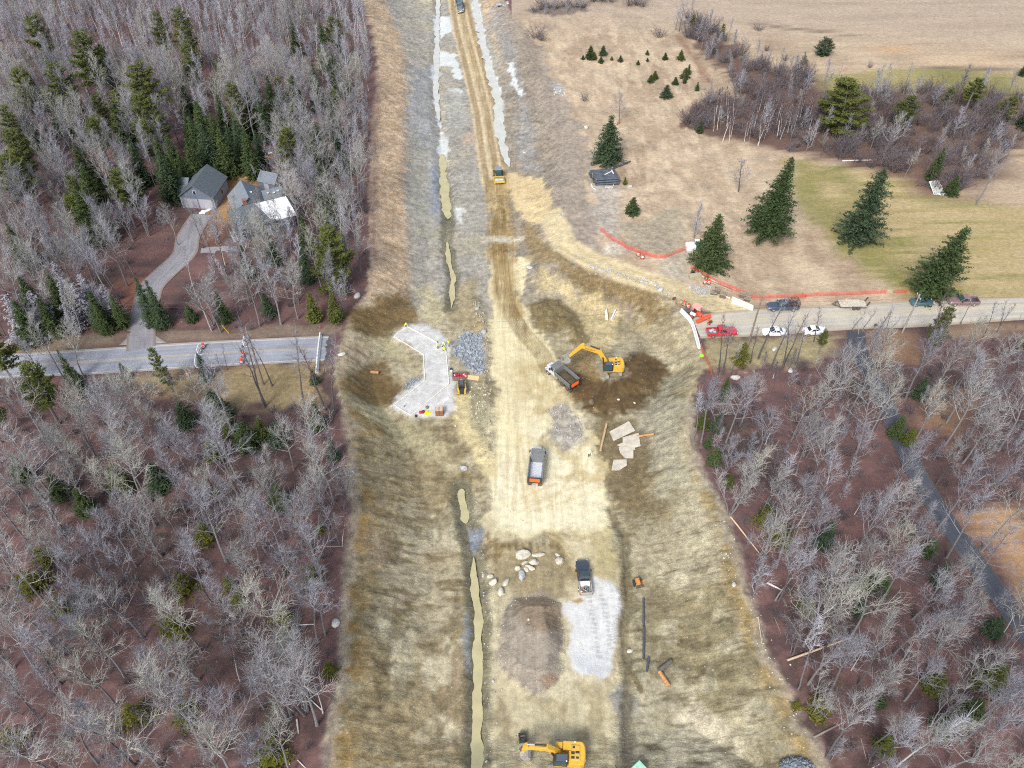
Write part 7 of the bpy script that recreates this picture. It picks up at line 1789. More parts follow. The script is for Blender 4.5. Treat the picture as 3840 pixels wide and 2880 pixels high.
GRN = mat('toilet green', (.012, .10, .065), .5, var=.1)
p = G1('fen', 870, 242)
t = thing('portable_toilet', 'green portable toilet with a white roof beside the spruce', 'toilet', p, -.15)
m = MB(); m.box(-.55, .55, -.55, .55, .12, 2.05); m.build('cabin', GRN, t, bevel=.03)
m = MB(); m.loft([[(-.6, -.6, 2.05), (.6, -.6, 2.05), (.6, .6, 2.05), (-.6, .6, 2.05)], [(-.58, -.58, 2.15), (.58, -.58, 2.15), (.58, .58, 2.15), (-.58, .58, 2.15)], [(-.3, -.4, 2.34), (.3, -.4, 2.34), (.3, .4, 2.34), (-.3, .4, 2.34)]]); m.build('roof', WHT, t, bevel=.03)
m = MB(); m.box(-.36, .36, -.585, -.552, .2, 1.95); d_ = m.build('door', mat('toilet door green', (.014, .13, .08), .5), t); m = MB(); m.box(.2, .28, -.62, -.587, 1.0, 1.2); m.build('handle', BLK, d_)
m = MB(); m.box(-.6, .6, -.6, .6, 0, .12); m.build('skid', DKS, t); m = MB(); m.cyl((.4, .4, 2.1), (.4, .4, 2.6), .05, 8); m.build('vent_pipe', BLK, t)
for k_, (x, y, lb, s_) in enumerate(((820, 243, 'white bulk bag standing left of the green toilet', 1.0), (925, 238, 'white bulk bag half hidden by the spruce right of the toilet', .85))):
    p = G1('fen', x, y); rs = random.Random(k_ + 3)
    m = MB(); m.loft([[(s_ * q_ * sx * 1.0, s_ * q_ * sy * .8, z * s_) for sx, sy in ((-.95, -1), (0, -1.08), (.95, -1), (1.05, 0), (.95, 1), (0, 1.08), (-.95, 1), (-1.05, 0))] for z, q_ in ((0, .92), (.4, 1.03), (1.0, 1.02), (1.35, .96), (1.42, .7))])
    t = m.build('bulk_bag', WHT, loc=p, smooth=True, rot=(0, 0, .1)); m = MB()
    for sx in (-.7, .7): m.tube([(sx * s_, -.5 * s_, 1.4 * s_), (sx * s_ * .8, -.2 * s_, 1.62 * s_), (sx * s_ * .8, .2 * s_, 1.62 * s_), (sx * s_, .5 * s_, 1.4 * s_)], .03, 5)
    m.build('lifting_strap', mat('grey strap', (.35, .35, .36), .8), t); tag(t, lb, 'bag')
def pallets(k, x, y, n, yw, label, group='stacks of worn pallets'):
    p = G1(k, x, y); t = thing('pallet_stack', label, 'pallet stack', p, yw, group)
    for j in range(n):
        m = MB(); z = j * .15
        for q_ in (-.5, 0, .5): m.box(-.6, .6, q_ - .05, q_ + .05, z, z + .09)
        for q_ in range(6): m.box(-.6 + q_ * .215, -.6 + q_ * .215 + .125, -.55, .55, z + .092, z + .115)
        m.build('pallet', WOODB if j < n - 1 else WOODG, t)
pallets('red', 765, 500, 7, -.3, 'tall stack of dark pallets left of a lower one by the timbers'); pallets('red', 725, 520, 4, -.3, 'low pallet stack tucked before the tall dark stack'); pallets('red', 845, 560, 6, -.3, 'stack of dark pallets between the tall stack and the white beams')
pallets('red', 1115, 560, 6, -.35, 'stack of yellowish pallets against the orange fence'); pallets('red', 1185, 605, 4, -.35, 'low pallet stack right of the yellowish stack by the fence')
def log_(k, a_, b_, r, m_, label, cat='log', name='log', r2=None, za=0, zb=0, hollow=False, n=12):
    p, q = G1(k, *a_), G1(k, *b_); m = MB(); p.z += r + za; q.z += (r2 or r) + zb
    if hollow: m.pipe(p, q, r, r * .82, n)
    else: m.tube([p, p.lerp(q, .33) + Vector((0, 0, .02)), p.lerp(q, .66), q], [r, r * .98, (r + (r2 or r)) / 2, r2 or r], n)
    return tag(m.build(name, m_, smooth=True), label, cat)
log_('red', (545, 285), (1030, 480), .2, mat('pale pole wood', (.40, .36, .29), .8, var=.2), 'long pale timber pole beside the orange fence, upper of two', 'pole', 'timber_pole')
log_('red', (690, 370), (970, 492), .2, WOODG, 'darker timber pole just below the long pale one', 'pole', 'timber_pole')
log_('red', (890, 568), (950, 592), .12, LUM, 'short pale timber between the pallets and the white beams', 'timber', 'timber_pole')
for i in range(3):
    for j in range(2):
        p, q = G1('red', 975 + i * 0, 605 + i * 22), G1('red', 1265, 728 + i * 14); p.z += .16 + j * .31; q.z += .16 + j * .31
        sft = Vector((0, .15 - i * .05, 0)); m = MB(); m.beam(p + sft, q + sft, .34, .29)
        tag(m.build('white_beam', mat('whitewashed beam', (.70, .67, .58), .8, var=.1), bevel=.015), 'long whitish square beam in the stack at the haul road corner', 'beam', 'stack of whitish beams')
def block(k, x, y, sx, sy, sz, yw, m_, label, cat='block', name='concrete_block'):
    p = G1(k, x, y); m = MB(); m.box(-sx / 2, sx / 2, -sy / 2, sy / 2, 0, sz, .03, .03); m.box(-.12, .12, -sy / 2 - .02, sy / 2 + .02, sz * .45, sz * .55)
    return tag(m.build(name, m_, loc=p, rot=(.05, -.08, yw), bevel=.04), label, cat)
block('fen', 858, 470, 2.5, .9, 1.0, .12, mat('mossy concrete', (.33, .31, .22), .9, var=.25), 'mossy tan concrete block next to the long timbers')
p = G1('fen', 838, 440); m = MB(); m.obox((0, 0, .35), .7, .5, .6, (.1, .2, .4)); m.cyl((-.3, 0, .6), (.35, .1, .75), .16, 8); tag(m.build('compressor', BLK, loc=p, bevel=.05), 'small black machine behind the mossy concrete block', 'machine')
p = G1('fen', 690, 640); m = MB(); rs = random.Random(6)
for k in range(7): m.tube([Vector((0, 0, .3)), Vector((rs.uniform(-.6, .6), rs.uniform(-.5, .5), rs.uniform(.0, .8)))], [.16, .05], 6)
m.dome((0, 0, 0), .35, .35, .5, 8, 4); tag(m.build('stump', mat('rusty stump', (.13, .06, .045), .9, var=.4), loc=p), 'reddish uprooted stump left of the white barriers', 'stump')
p = G1('fen', 735, 685); m = MB()
for k in range(14): m.tube([Vector((rs.uniform(-.4, .4), rs.uniform(-.3, .3), .4)), Vector((rs.uniform(-1.2, 1.2), rs.uniform(-.9, .7), rs.uniform(.0, 1.0)))], [.22, .06], 6)
m.cyl((-.2, -.1, .1), (.5, .2, 1.0), .42, 10); tag(m.build('stump', mat('pale stump wood', (.30, .24, .15), .9, var=.4), loc=p), 'large pale stump with roots at the end of the white barriers', 'stump')
p = G1('fen', 795, 735); m = MB()
for k in range(9): m.obox((rs.uniform(-1.1, 1.1), rs.uniform(-.6, .6), rs.uniform(.05, .3)), rs.uniform(.5, 1.0), rs.uniform(.4, .8), .14, (rs.uniform(-.4, .4), rs.uniform(-.4, .4), rs.uniform(0, 3)))
tag(m.build('rubble', mat('broken asphalt', (.12, .125, .13), .9, var=.3), loc=p), 'broken grey asphalt slabs between the drums and barriers', 'rubble', kind='stuff')
p0, p1 = G1('pipe', 215, 498), G1('pipe', 500, 492)
yw = yaw_of(p0, p1); L = (p1 - p0).length * .97; c = (p0 + p1) / 2; back = Vector((-math.sin(yw), math.cos(yw), 0))
rs = random.Random(12)
for lay in range(3):
    for j in range(9 - (lay == 2) * 2):
        sh = rs.uniform(-.2, .2) + (.3 - j * .06); pc = c + back * (.35 + j * .62 + .12 * lay) + Vector((math.cos(yw), math.sin(yw), 0)) * sh
        z = Hs(pc.x, pc.y) if False else c.z
        pc.z = c.z + .30 + lay * .56
        m = MB(); m.pipe((-L / 2, 0, 0), (L / 2, 0, 0), .27, .23, 12); m.pipe((L / 2 - .35, 0, 0), (L / 2, 0, 0), .31, .27, 12)
        o = m.build('black_pipe', HDPE, loc=pc, rot=(0, 0, yw), smooth=True); tag(o, 'long black plastic pipe in the stack below the field spruce', 'pipe', 'stack of black pipes')
        m = MB(); m.cyl((-L / 2 - .03, 0, 0), (-L / 2 + .05, 0, 0), .30, 12); m.build('end_ring', STL if rs.random() < .3 else HDPE, o)
for x in (-.3, .32):
    m = MB(); m.beam((L * x, -.1, .1), (L * x, 5.3, .1), .14, .1); o = m.build('timber_bearer', LUM, loc=(c.x, c.y, c.z - .12), rot=(0, 0, yw)); tag(o, 'pale timber bearer under the stack of black pipes', 'timber', 'bearers under the pipe stack')
zt = c.z + .30 + 2 * .56 + .30
for i, (fx, fy, ln, an) in enumerate(((.15, 2.6, 2.2, .6), (.36, 3.0, 1.7, 1.65))):
    m = MB(); m.obox((0, 0, 0), ln, .22, .06, (0, 0, yw + an)); q_ = c + Vector((math.cos(yw), math.sin(yw), 0)) * L * fx + back * fy
    tag(m.build('white_plank', WHT, loc=(q_.x, q_.y, zt + .03)), ('white plank lying aslant on top of the pipe stack', 'white plank across the right end of the pipe stack')[i], 'plank')
for i, (x, y, a_, ln) in enumerate(((187, 500, 1.7, 2.0), (392, 514, 0, 1.9), (215, 535, -.9, 1.5))):
    p = G1('pipe', x, y); m = MB(); m.obox((0, 0, .05), ln, .2, .07, (0, 0, a_)); tag(m.build('white_plank', WHT, loc=p), ('white plank on the ground left of the pipe stack', 'white plank on the ground before the pipe stack', 'thin bent white strip left below the pipe stack')[i], 'plank')
log_('pipe', (440, 300), (645, 215), .22, HDPE, 'single dark pipe lying behind the right end of the pipe stack', 'pipe', 'black_pipe', hollow=True)
block('pipe', 644, 508, .9, .5, .3, .1, mat('grey block', (.4, .41, .42), .8), 'small grey crate on the tan grass right of the pipe stack', 'crate', 'crate')
PLT = mat('sandy trench mat', (.46, .42, .35), .8, var=.16, scale=1.5, dirt=.3, dirtcol=(.50, .44, .33))
def plate(k, pts, label, z=0):
    P_ = [Vector(q_) for q_ in G(k, pts)]; c = sum(P_, Vector()) / len(P_); zz = max(q_.z for q_ in P_) * .4 + c.z * .6
    ring = [Vector((q_.x, q_.y, zz * .5 + q_.z * .5 + z)) - c for q_ in P_]
    m = MB(); m.loft([[tuple(q_) for q_ in ring], [tuple(q_ + Vector((0, 0, .09))) for q_ in ring]])
    tag(m.build('ground_plate', PLT, loc=c), label, 'plate', 'pale plates dropped on the soil')
plate('trk', [(1715, 232), (1985, 85), (2068, 218), (1770, 360)], 'largest pale plate, tilted, at the top of the group of plates', .22)
plate('trk', [(1895, 312), (2115, 250), (2145, 420), (2060, 450), (1900, 400)], 'pale plate under the end of the short orange log', .14)
plate('trk', [(1820, 408), (1900, 372), (2040, 385), (2072, 468), (1990, 490)], 'pale triangular plate wedged between two others', .05)
plate('trk', [(1840, 438), (2045, 422), (2045, 592), (1930, 592), (1862, 520)], 'pale square plate in the middle of the row of plates', .12)
plate('trk', [(1772, 612), (1952, 608), (1955, 690), (1850, 758), (1742, 758)], 'lowest pale plate, set apart from the others', .08)
ORW = mat('peeled orange log', (.44, .22, .085), .8, var=.25, scale=4); TNW = mat('tan log', (.44, .31, .17), .8, var=.2, scale=4)
log_('trk', (1675, 120), (1590, 488), .22, TNW, 'straight tan log lying upright in the picture left of the plates', 'log', 'log', .2)
log_('trk', (2105, 292), (2330, 258), .2, ORW, 'short orange log sticking out from under the plates')
log_(8, (2120, 985), (2040, 1045), .34, mat('dark log', (.11, .10, .09), .9, var=.3), 'dark log touching the orange one at the lower right'); log_(8, (2045, 1050), (2105, 1140), .3, ORW, 'rusty orange log touching the dark one at the lower right')
log_('bkt', (221, 392), (222, 640), .17, HDPE, 'upper length of the long black pipe on the right bank', 'pipe', 'black_pipe', hollow=True); log_('bkt', (224, 645), (222, 930), .17, HDPE, 'lower length of the long black pipe on the right bank', 'pipe', 'black_pipe', hollow=True); log_(8, (1978, 958), (1965, 1045), .17, HDPE, 'short black pipe below the long one on the right bank', 'pipe', 'black_pipe', hollow=True)
log_(5, (205, 765), (255, 768), .3, ORW, 'short tan log on the brown bank left of the gravel pad')
for i, (k, a_, b_, r, m_) in enumerate(((6, (205, 962), (415, 968), .14, m_stump), (9, (340, 60), (545, 318), .13, mat('fresh split wood', (.50, .38, .26), .8, var=.2)), (9, (570, 480), (665, 525), .15, m_birch), (9, (700, 975), (1090, 835), .16, mat('fresh split wood', (.50, .38, .26))), (9, (515, 695), (542, 890), .08, mat('fresh split wood', (.50, .38, .26))), (9, (870, 1465), (1065, 1365), .13, m_stump), (9, (1360, 1085), (1420, 1125), .12, mat('fresh split wood', (.50, .38, .26))), (9, (620, 700), (660, 800), .05, m_stump), (9, (530, 750), (560, 840), .06, m_stump), (9, (1170, 1470), (1205, 1600), .05, m_stump),
                                         (7, (1480, 460), (1760, 440), .09, m_stump), (7, (1890, 750), (2010, 742), .1, m_birch), (7, (1900, 1150), (2065, 1300), .1, m_birch), (7, (1895, 1350), (1905, 1440), .12, m_birch), (7, (1795, 1505), (1850, 1640), .09, m_birch), (7, (1900, 1610), (1950, 1659), .08, m_birch), (7, (2090, 245), (2210, 250), .06, m_stump), (3, (1050, 1030), (1270, 1022), .16, m_birch), (7, (2130, 62), (2212, 52), .06, m_stump), (6, (610, 800), (618, 770), .12, m_birch))):
    o = log_(k, a_, b_, r, m_, 'fallen trunk lying on the leaf litter at the edge of the %s' % ('thicket' if k == 3 else 'right wood' if k in (6, 9) else 'near left wood'), 'log', 'fallen_trunk', r * .6); o['group'] = 'fallen trunks in the %s' % ('thicket' if k == 3 else 'right wood' if k in (6, 9) else 'near left wood')
p = G1(8, 1173, 1475); t = thing('quick_coupler', 'small black machine attachment lying above the lower excavator arm', 'attachment', p, .1)
m = MB()
for s in (-1, 1): m.box(s * .42 - .06, s * .42 + .06, -.6, .6, .1, .75); 
m.box(-.36, .36, -.55, -.35, .15, .7); m.box(-.36, .36, .35, .55, .15, .7); m.build('side_plates', BLK, t, bevel=.03); m = MB(); m.cyl((-.55, -.2, .45), (.55, -.2, .45), .12, 10); m.cyl((-.55, .25, .45), (.55, .25, .45), .12, 10); m.beam((-.9, -.55, .05), (-.4, -.2, .4), .05, .05); m.build('pins', DKS, t)
p = G1('bkt', 185, 300); t = thing('bucket', 'loose digging bucket with orange inside lying on the right bank', 'bucket', (p.x, p.y + .6, Hs(p.x, p.y + .6)), .15)
outer = [(-.55, .1), (-.75, .5), (-.5, .95), (.0, 1.05), (.1, .95), (-.35, .82), (-.55, .5), (-.42, .2), (.75, .1), (.75, .0)]
m = MB(); m.prism(outer, -.55, .55); m.build('shell', mat('worn orange steel', (.46, .20, .05), .7, var=.3), t)
for s in (-1, 1):
    m = MB(); m.prism([(-.55, 0), (-.75, .5), (-.5, .95), (.0, 1.05), (.75, .1), (.75, 0)], s * .58 - .03, s * .58 + .03); m.build('side_plate', DKS, t)
m = MB()
for k in range(5): m.beam((.72, -.5 + k * .25, .08), (1.05, -.5 + k * .25, .06), .11, .08)
m.build('teeth', mat('tan steel', (.42, .33, .22), .6), t); m = MB(); m.box(-.95, -.7, -.5, .5, .3, .95); m.build('hinge_block', BLK, t, bevel=.03)
p = G1('bot', 1870, 1395); t = thing('green_tank', 'pale green tank with a black hose cut off by the bottom edge', 'tank', (p.x, p.y - .6, Hs(p.x, p.y - .6)), .7)
m = MB(); m.box(-.95, .95, -.7, .7, .1, .9, .04, .04); m.box(-.85, .85, -.6, .6, .9, .98); m.build('shell', mat('pale green paint', (.30, .56, .42), .5, var=.2, scale=2), t, bevel=.05)
m = MB(); m.tube([(-.9, .5, .5), (-1.4, 1.0, .3), (-1.7, 1.7, .1), (-1.6, 2.3, .06)], .07, 6); m.build('hose', BLK, t); m = MB(); m.box(-1.0, 1.0, -.5, -.35, 0, .1); m.box(-1.0, 1.0, .35, .5, 0, .1); m.build('skids', DKS, t)

def rock(name, p, sx, sy, sz, yaw, m_, seed, sub=3, parent=None, cut=.0):
    bm = bmesh.new(); bmesh.ops.create_icosphere(bm, subdivisions=sub, radius=1)
    rs = random.Random(seed); planes = [(Vector((rs.gauss(0, 1), rs.gauss(0, 1), rs.gauss(0, .7))).normalized(), rs.uniform(.62, .9)) for _ in range(9)]
    off = Vector((rs.uniform(0, 50), rs.uniform(0, 50), 0))
    for v in bm.verts:
        q_ = v.co.copy()
        for n_, d_ in planes:
            e_ = q_.dot(n_) - d_
            if e_ > 0: q_ -= n_ * e_ * .85
        q_ *= 1 + .16 * mnoise.noise(v.co * 1.6 + off) + .05 * mnoise.noise(v.co * 5 + off)
        v.co = Vector((q_.x * sx, q_.y * sy, (q_.z + .55) * sz))
    me_ = bpy.data.meshes.new(name); bm.to_mesh(me_); bm.free(); me_.materials.append(m_); me_.polygons.foreach_set('use_smooth', [True] * len(me_.polygons))
    try: me_.set_sharp_from_angle(angle=R(30))
    except Exception: pass
    o = put(bpy.data.objects.new(name, me_)); o.location = p; o.rotation_euler = (0, 0, yaw); return o
ROCK = mat('pale boulder', (.47, .44, .36), .9, var=.22, scale=3, bump=.4); ROCKG = mat('grey boulder', (.36, .37, .38), .9, var=.22, scale=3, bump=.4); ROCKW = mat('white boulder', (.47, .46, .42), .9, var=.15, scale=3, bump=.4)
BL = [(1172, 305, 96, 78, .2, 'largest round boulder at the head of the boulder group'), (1275, 302, 88, 34, .1, 'long flat boulder right of the largest one'), (1243, 348, 62, 46, -.2, 'rounded boulder below the long flat one'), (1185, 352, 50, 22, .6, 'thin slab between the largest boulder and the cluster'), (1140, 385, 40, 42, .4, 'left boulder of the tight cluster'), (1222, 382, 60, 38, -.5, 'right boulder of the tight cluster'), (1200, 395, 36, 34, -.6, 'boulder half hidden in the middle of the tight cluster'), (1167, 432, 42, 84, 0, 'upright long boulder hanging below the cluster'),
      (1412, 342, 54, 66, .1, 'brownish boulder set apart at the right, above the pickup'), (1395, 298, 36, 14, -.4, 'thin slab above the brownish boulder'), (968, 440, 44, 34, 0, 'small boulder at the left of the boulder group'), (988, 475, 56, 54, .3, 'round boulder below the small left one'), (1068, 478, 34, 70, -.75, 'leaning long boulder between the left ones and the pile'), (1037, 540, 46, 70, .25, 'lowest pale boulder above the gravel pile'), (920, 428, 16, 36, 0, 'narrow boulder against the ditch')]
for i, (x, y, w, h_, yw, lb) in enumerate(BL):
    p = G1(8, x, y + h_ * .32); s = mppx(8, p)
    o = rock('boulder', (p.x, p.y + h_ * s * .35, p.z - .05), w * s * .56, max(h_ * s * .5, .25), min(w, h_) * s * .42, yw, ROCK if i != 7 else ROCKG, 40 + i); tag(o, lb, 'boulder', 'boulders on the lower platform')
for i, (k, x, y, w, h_, lb, m_) in enumerate([(5, 797, 1362, 48, 46, 'grey boulder alone beside the ditch left of the dump truck', ROCKG), (5, 2052, 230, 40, 30, 'largest white boulder edging the haul road curve', ROCKW), (5, 2020, 200, 30, 20, 'white boulder next above the largest one on the haul road edge', ROCKW), (5, 1966, 185, 30, 22, 'grey boulder third along the haul road edge', ROCKG), (7, 2145, 720, 50, 60, 'whitish boulder at the left edge of the cut low in the picture', ROCKW), (4, 2180, 640, 50, 24, 'pale boulder on the brown dirt past the broken road', ROCKW), (5, 118, 265, 52, 42, 'pale boulder among the trees at the corner of the cut', ROCKW), (5, 1612, 940, 44, 36, 'dull brown boulder on the dark dug soil', mat('soil stained rock', (.14, .115, .075), .95, var=.2)),
                                          (6, 720, 740, 32, 36, 'white boulder at the foot of the roadside trees', ROCKW), (6, 370, 785, 60, 36, 'pale flat boulder under the roadside trees near the fence', ROCKW), (6, 620, 605, 50, 26, 'pale rock on the grass below the white cars', ROCKW), (2, 1578, 808, 32, 26, 'white boulder on the field edge left of the spruce', ROCKW), (2, 1410, 1368, 24, 24, 'grey boulder on the crest above the haul road', ROCKG), (9, 362, 480, 32, 40, 'white rock in the debris along the right wood edge', ROCKW), (5, 925, 495, 34, 30, 'grey boulder at the top of the line of rocks beside the pale road', ROCKG), (5, 885, 350, 40, 24, 'flat rock left of the pale road', ROCK), (8, 1857, 905, 28, 36, 'white rock beside the groove right of the gravel patch', ROCKW), (2, 1185, 972, 26, 14, 'white rock in the north cut', ROCKW), (5, 1785, 930, 20, 14, 'small white rock on the dark soil', ROCKW), (5, 1888, 950, 14, 20, 'small white rock right of the other on the dark soil', ROCKW), (8, 1212, 707, 20, 18, 'small pale rock on top of the grey brown pile', ROCK), (8, 985, 1102, 26, 14, 'pale flat stone between the ditch and the pile', ROCKW), (5, 1215, 85, 60, 30, 'grey slab at the edge of the mud mound', ROCKG), (5, 745, 1098, 14, 12, 'small white rock below the gravel pad', ROCKW), (5, 90, 1388, 20, 26, 'dark rock in the litter at the left wood edge', ROCKG)]):
    p = G1(k, x, y + h_ * .3); s = mppx(k, p)
    tag(rock('boulder', (p.x, p.y, p.z - .05), max(w * s * .55, .22), max(h_ * s * .55, .22), max(min(w, h_) * s * .45, .18), i * .7, m_, 80 + i, 2), lb, 'boulder', 'scattered boulders')
def rubble(name, poly, n, s0, s1, m_, label, seed, line=None, zoff=0, kind='stuff'):
    rs = random.Random(seed); m = MB(); base = []
    ph = (1 + 5 ** .5) / 2; ico = [Vector(v).normalized() for v in [(-1, ph, 0), (1, ph, 0), (-1, -ph, 0), (1, -ph, 0), (0, -1, ph), (0, 1, ph), (0, -1, -ph), (0, 1, -ph), (ph, 0, -1), (ph, 0, 1), (-ph, 0, -1), (-ph, 0, 1)]]
    fc = [(0, 11, 5), (0, 5, 1), (0, 1, 7), (0, 7, 10), (0, 10, 11), (1, 5, 9), (5, 11, 4), (11, 10, 2), (10, 7, 6), (7, 1, 8), (3, 9, 4), (3, 4, 2), (3, 2, 6), (3, 6, 8), (3, 8, 9), (4, 9, 5), (2, 4, 11), (6, 2, 10), (8, 6, 7), (9, 8, 1)]
    pts = []
    if line is not None:
        Lp = resample(line[0], n)
        for x, y in Lp: pts.append((x + rs.gauss(0, line[1]), y + rs.gauss(0, line[1])))
    else:
        px = [p[0] for p in poly]; py = [p[1] for p in poly]
        X = np.array([rs.uniform(min(px), max(px)) for _ in range(n * 5)]); Y = np.array([rs.uniform(min(py), max(py)) for _ in range(n * 5)])
        ok = poly_dist(X, Y, poly) > -.3; pts = list(zip(X[ok][:n], Y[ok][:n]))
    zz = H(np.array([p[0] for p in pts]), np.array([p[1] for p in pts]))
    for (x, y), z in zip(pts, zz):
        s = s0 + (s1 - s0) * rs.random() ** 2.5; e_ = Euler((rs.uniform(0, 6), rs.uniform(0, 6), rs.uniform(0, 6))).to_matrix(); sc = Vector((s * rs.uniform(.7, 1.3), s * rs.uniform(.6, 1.1), s * rs.uniform(.45, .8)))
        m.add([Vector((x, y, z + s * .2 + zoff)) + e_ @ Vector((v.x * sc.x * rs.uniform(.85, 1.1), v.y * sc.y, v.z * sc.z)) for v in ico], fc)
    return tag(m.build(name, m_), label, 'rubble', kind=kind)
SOILR = mat('soil coloured stone', (.34, .31, .25), .9, var=.25)
BGR = mat('blue grey broken rock', (.25, .28, .315), .8, var=.3, scale=1.2)
rubble('rubble', G2(5, [(800, 495), (900, 515), (925, 640), (915, 765), (870, 770), (790, 690), (730, 650), (770, 560)]), 420, .12, .50, BGR, 'blue grey broken rock heaped right of the gravel pad', 1)
rubble('rubble', None, 200, .08, .34, SOILR, 'line of tan stones along the left side of the pale haul road', 2, (WINDROW, .6))
rubble('rubble', G2(5, [(405, 880), (470, 790), (525, 800), (440, 870)]), 90, .08, .3, BGR, 'blue grey broken rock below the brown bank left of the pad', 3)
rubble('rubble', G2(5, [(1340, 990), (1460, 965), (1550, 1080), (1540, 1170), (1440, 1220), (1340, 1140)]), 160, .06, .32, mat('purple grey rock', (.32, .31, .32), .9, var=.3, scale=1.2), 'grey stones bared in the sand right of the dump truck', 4)
rubble('rubble', None, 260, .06, .30, ROCKG, 'stones along the edge of the curving haul road', 5, (G2('fen', [(0, 365), (60, 400), (130, 420), (250, 440), (370, 470), (480, 505), (560, 540), (640, 620)]), .6))
rubble('rubble', None, 170, .04, .16, ROCK, 'pale stones strewn along the right wood edge', 6, ([p for p in CORR[-60:]] if False else [(p[0] - .6, p[1]) for p in RD(9, [(800, 1450), (640, 1050), (520, 720), (400, 480), (330, 270), (280, 60)])], .8))
rubble('rubble', G2('fen', [(820, 540), (980, 540), (1000, 580), (920, 600), (820, 560)]), 120, .08, .3, ROCKG, 'grey stones dumped below the mossy block', 7)
rubble('rubble', G2(2, [(1370, 570), (1440, 580), (1440, 610), (1370, 600)]), 60, .1, .35, ROCKW, 'pale stones in the field beside the north cut', 8)
rubble('rubble', None, 90, .04, .15, ROCK, 'stones fringing the grey brown gravel pile', 9, (PILE + PILE[:1], .7))
rubble('rubble', None, 140, .04, .2, ROCKG, 'stones along the muddy ditch', 10, ([(p[0] + 1.6, p[1]) for p in DITCH_LOW], .5))
rubble('rubble', G2(5, [(800, 820), (880, 770), (940, 900), (930, 1100), (860, 1040), (830, 900)]), 120, .05, .26, ROCK, 'stones on the bare ground right of the track loader', 11)
rubble('rubble', CORR, 700, .03, .15, SOILR, 'small stones scattered over the whole cut', 12)
p = G1(9, 770, 1659); pts = [(p.x + 2.6 * math.cos(a_) * (.9 if k % 2 else 1), p.y - .5 + 1.9 * math.sin(a_)) for k, a_ in enumerate([2 * math.pi * i / 12 for i in range(12)])]
m = MB(); m.dome((p.x, p.y - .5, p.z - .15), 2.4, 1.8, 1.2, 16, 5); SP_ = mat('blue grey crushed stone', (.17, .195, .225), .8, var=.3, scale=3); sp = m.build('stone_heap', SP_, smooth=True); tag(sp, 'heap of blue grey crushed stone at the bottom edge beside the right wood', 'stone heap')
rs = random.Random(5); m = MB()
for k in range(240):
    a_, u_ = rs.uniform(0, 6.28), math.sqrt(rs.random()); t_ = math.sqrt(max(0, 1 - u_ * u_)); m.obox((p.x + 2.4 * u_ * math.cos(a_), p.y - .5 + 1.8 * u_ * math.sin(a_), p.z - .15 + 1.2 * t_), rs.uniform(.15, .4), rs.uniform(.12, .3), rs.uniform(.1, .25), (rs.uniform(0, 3), rs.uniform(0, 3), rs.uniform(0, 3)))
sp2 = m.build('loose_stones', SP_, sp); sp2['kind'] = 'stuff'

def pole(base, h, label, lean=(0, 0), arm=True):
    t = thing('utility_pole', label, 'utility pole', base, 0, 'wooden utility poles')
    m = MB(); m.tube([(0, 0, -.4), (lean[0] * .5, lean[1] * .5, h * .5), (lean[0], lean[1], h)], [.19, .155, .12], 10); m.build('shaft', mat('utility pole wood', (.21, .165, .135), .9, var=.2, scale=4) if 'brown' in label else mat('grey pole wood', (.30, .28, .265), .9, var=.2, scale=4), t, smooth=True)
    if arm:
        m = MB(); m.beam((lean[0], -.9, h - .5), (lean[0], .9, h - .5), .1, .12); a_ = m.build('crossarm', WOODG, t)
        for y in (-.8, .8): m = MB(); m.cyl((lean[0], y, h - .44), (lean[0], y, h - .25), .05, 8); m.build('insulator', WHT, a_)
    return t
b1 = G1(4, 1682, 838); pole(b1, height_at(b1, C(4, [(1605, 470)])[0]), 'brown utility pole on the grass at the near side of the paved road', arm=False)
b2 = G1(4, 1352, 495); pole(b2, height_at(b2, C(4, [(1278, 285)])[0]), 'grey leaning utility pole at the edge of the wood beyond the paved road', (-.3, 0))
b3 = G1(6, 448, 600); h3 = height_at(b3, C(6, [(545, 275)])[0]); pole(b3, h3, 'brown utility pole right of the red pickup', arm=False)
b4 = G1(6, 1435, 505); h4 = height_at(b4, C(6, [(1553, 262)])[0]); pole(b4, h4, 'grey utility pole before the teal car', arm=True)
WIRE = mat('wire', (.03, .03, .032), .6)
def wire(a_, b_, sag, label, r=.016, n=24):
    a_, b_ = Vector(a_), Vector(b_); m = MB()
    m.tube([a_.lerp(b_, k / n) - Vector((0, 0, 4 * sag * (k / n) * (1 - k / n))) for k in range(n + 1)], r, 4); return tag(m.build('overhead_wire', WIRE), label, 'wire', 'overhead wires')
h1 = height_at(b1, C(4, [(1605, 470)])[0]); T1 = Vector(b1) + Vector((0, 0, h1)); T3 = Vector(b3) + Vector((0, 0, h3)); T4 = Vector(b4) + Vector((0, 0, h4))
for dz in (.6, 2.0):
    wire(T1 - Vector((0, 0, dz)), T3 - Vector((0, 0, dz)), 1.6, ('upper' if dz < 1 else 'lower') + ' wire crossing high over the cut between the brown poles')
    wire(T3 - Vector((0, 0, dz)), T4 - Vector((0, 0, dz)), .8, ('upper' if dz < 1 else 'lower') + ' wire along the gravel road from the brown pole to the grey pole')
    wire(T4 - Vector((0, 0, dz)), T4 + Vector((45, 2, -dz)), .8, ('upper' if dz < 1 else 'lower') + ' wire leaving the grey pole to the right')
    wire(T1 - Vector((0, 0, dz)), T1 + Vector((-62, -1.5, -dz)), 1.0, ('upper' if dz < 1 else 'lower') + ' wire leading left over the paved road')
h2 = height_at(b2, C(4, [(1278, 285)])[0]); T2 = Vector(b2) + Vector((-.3, 0, h2))
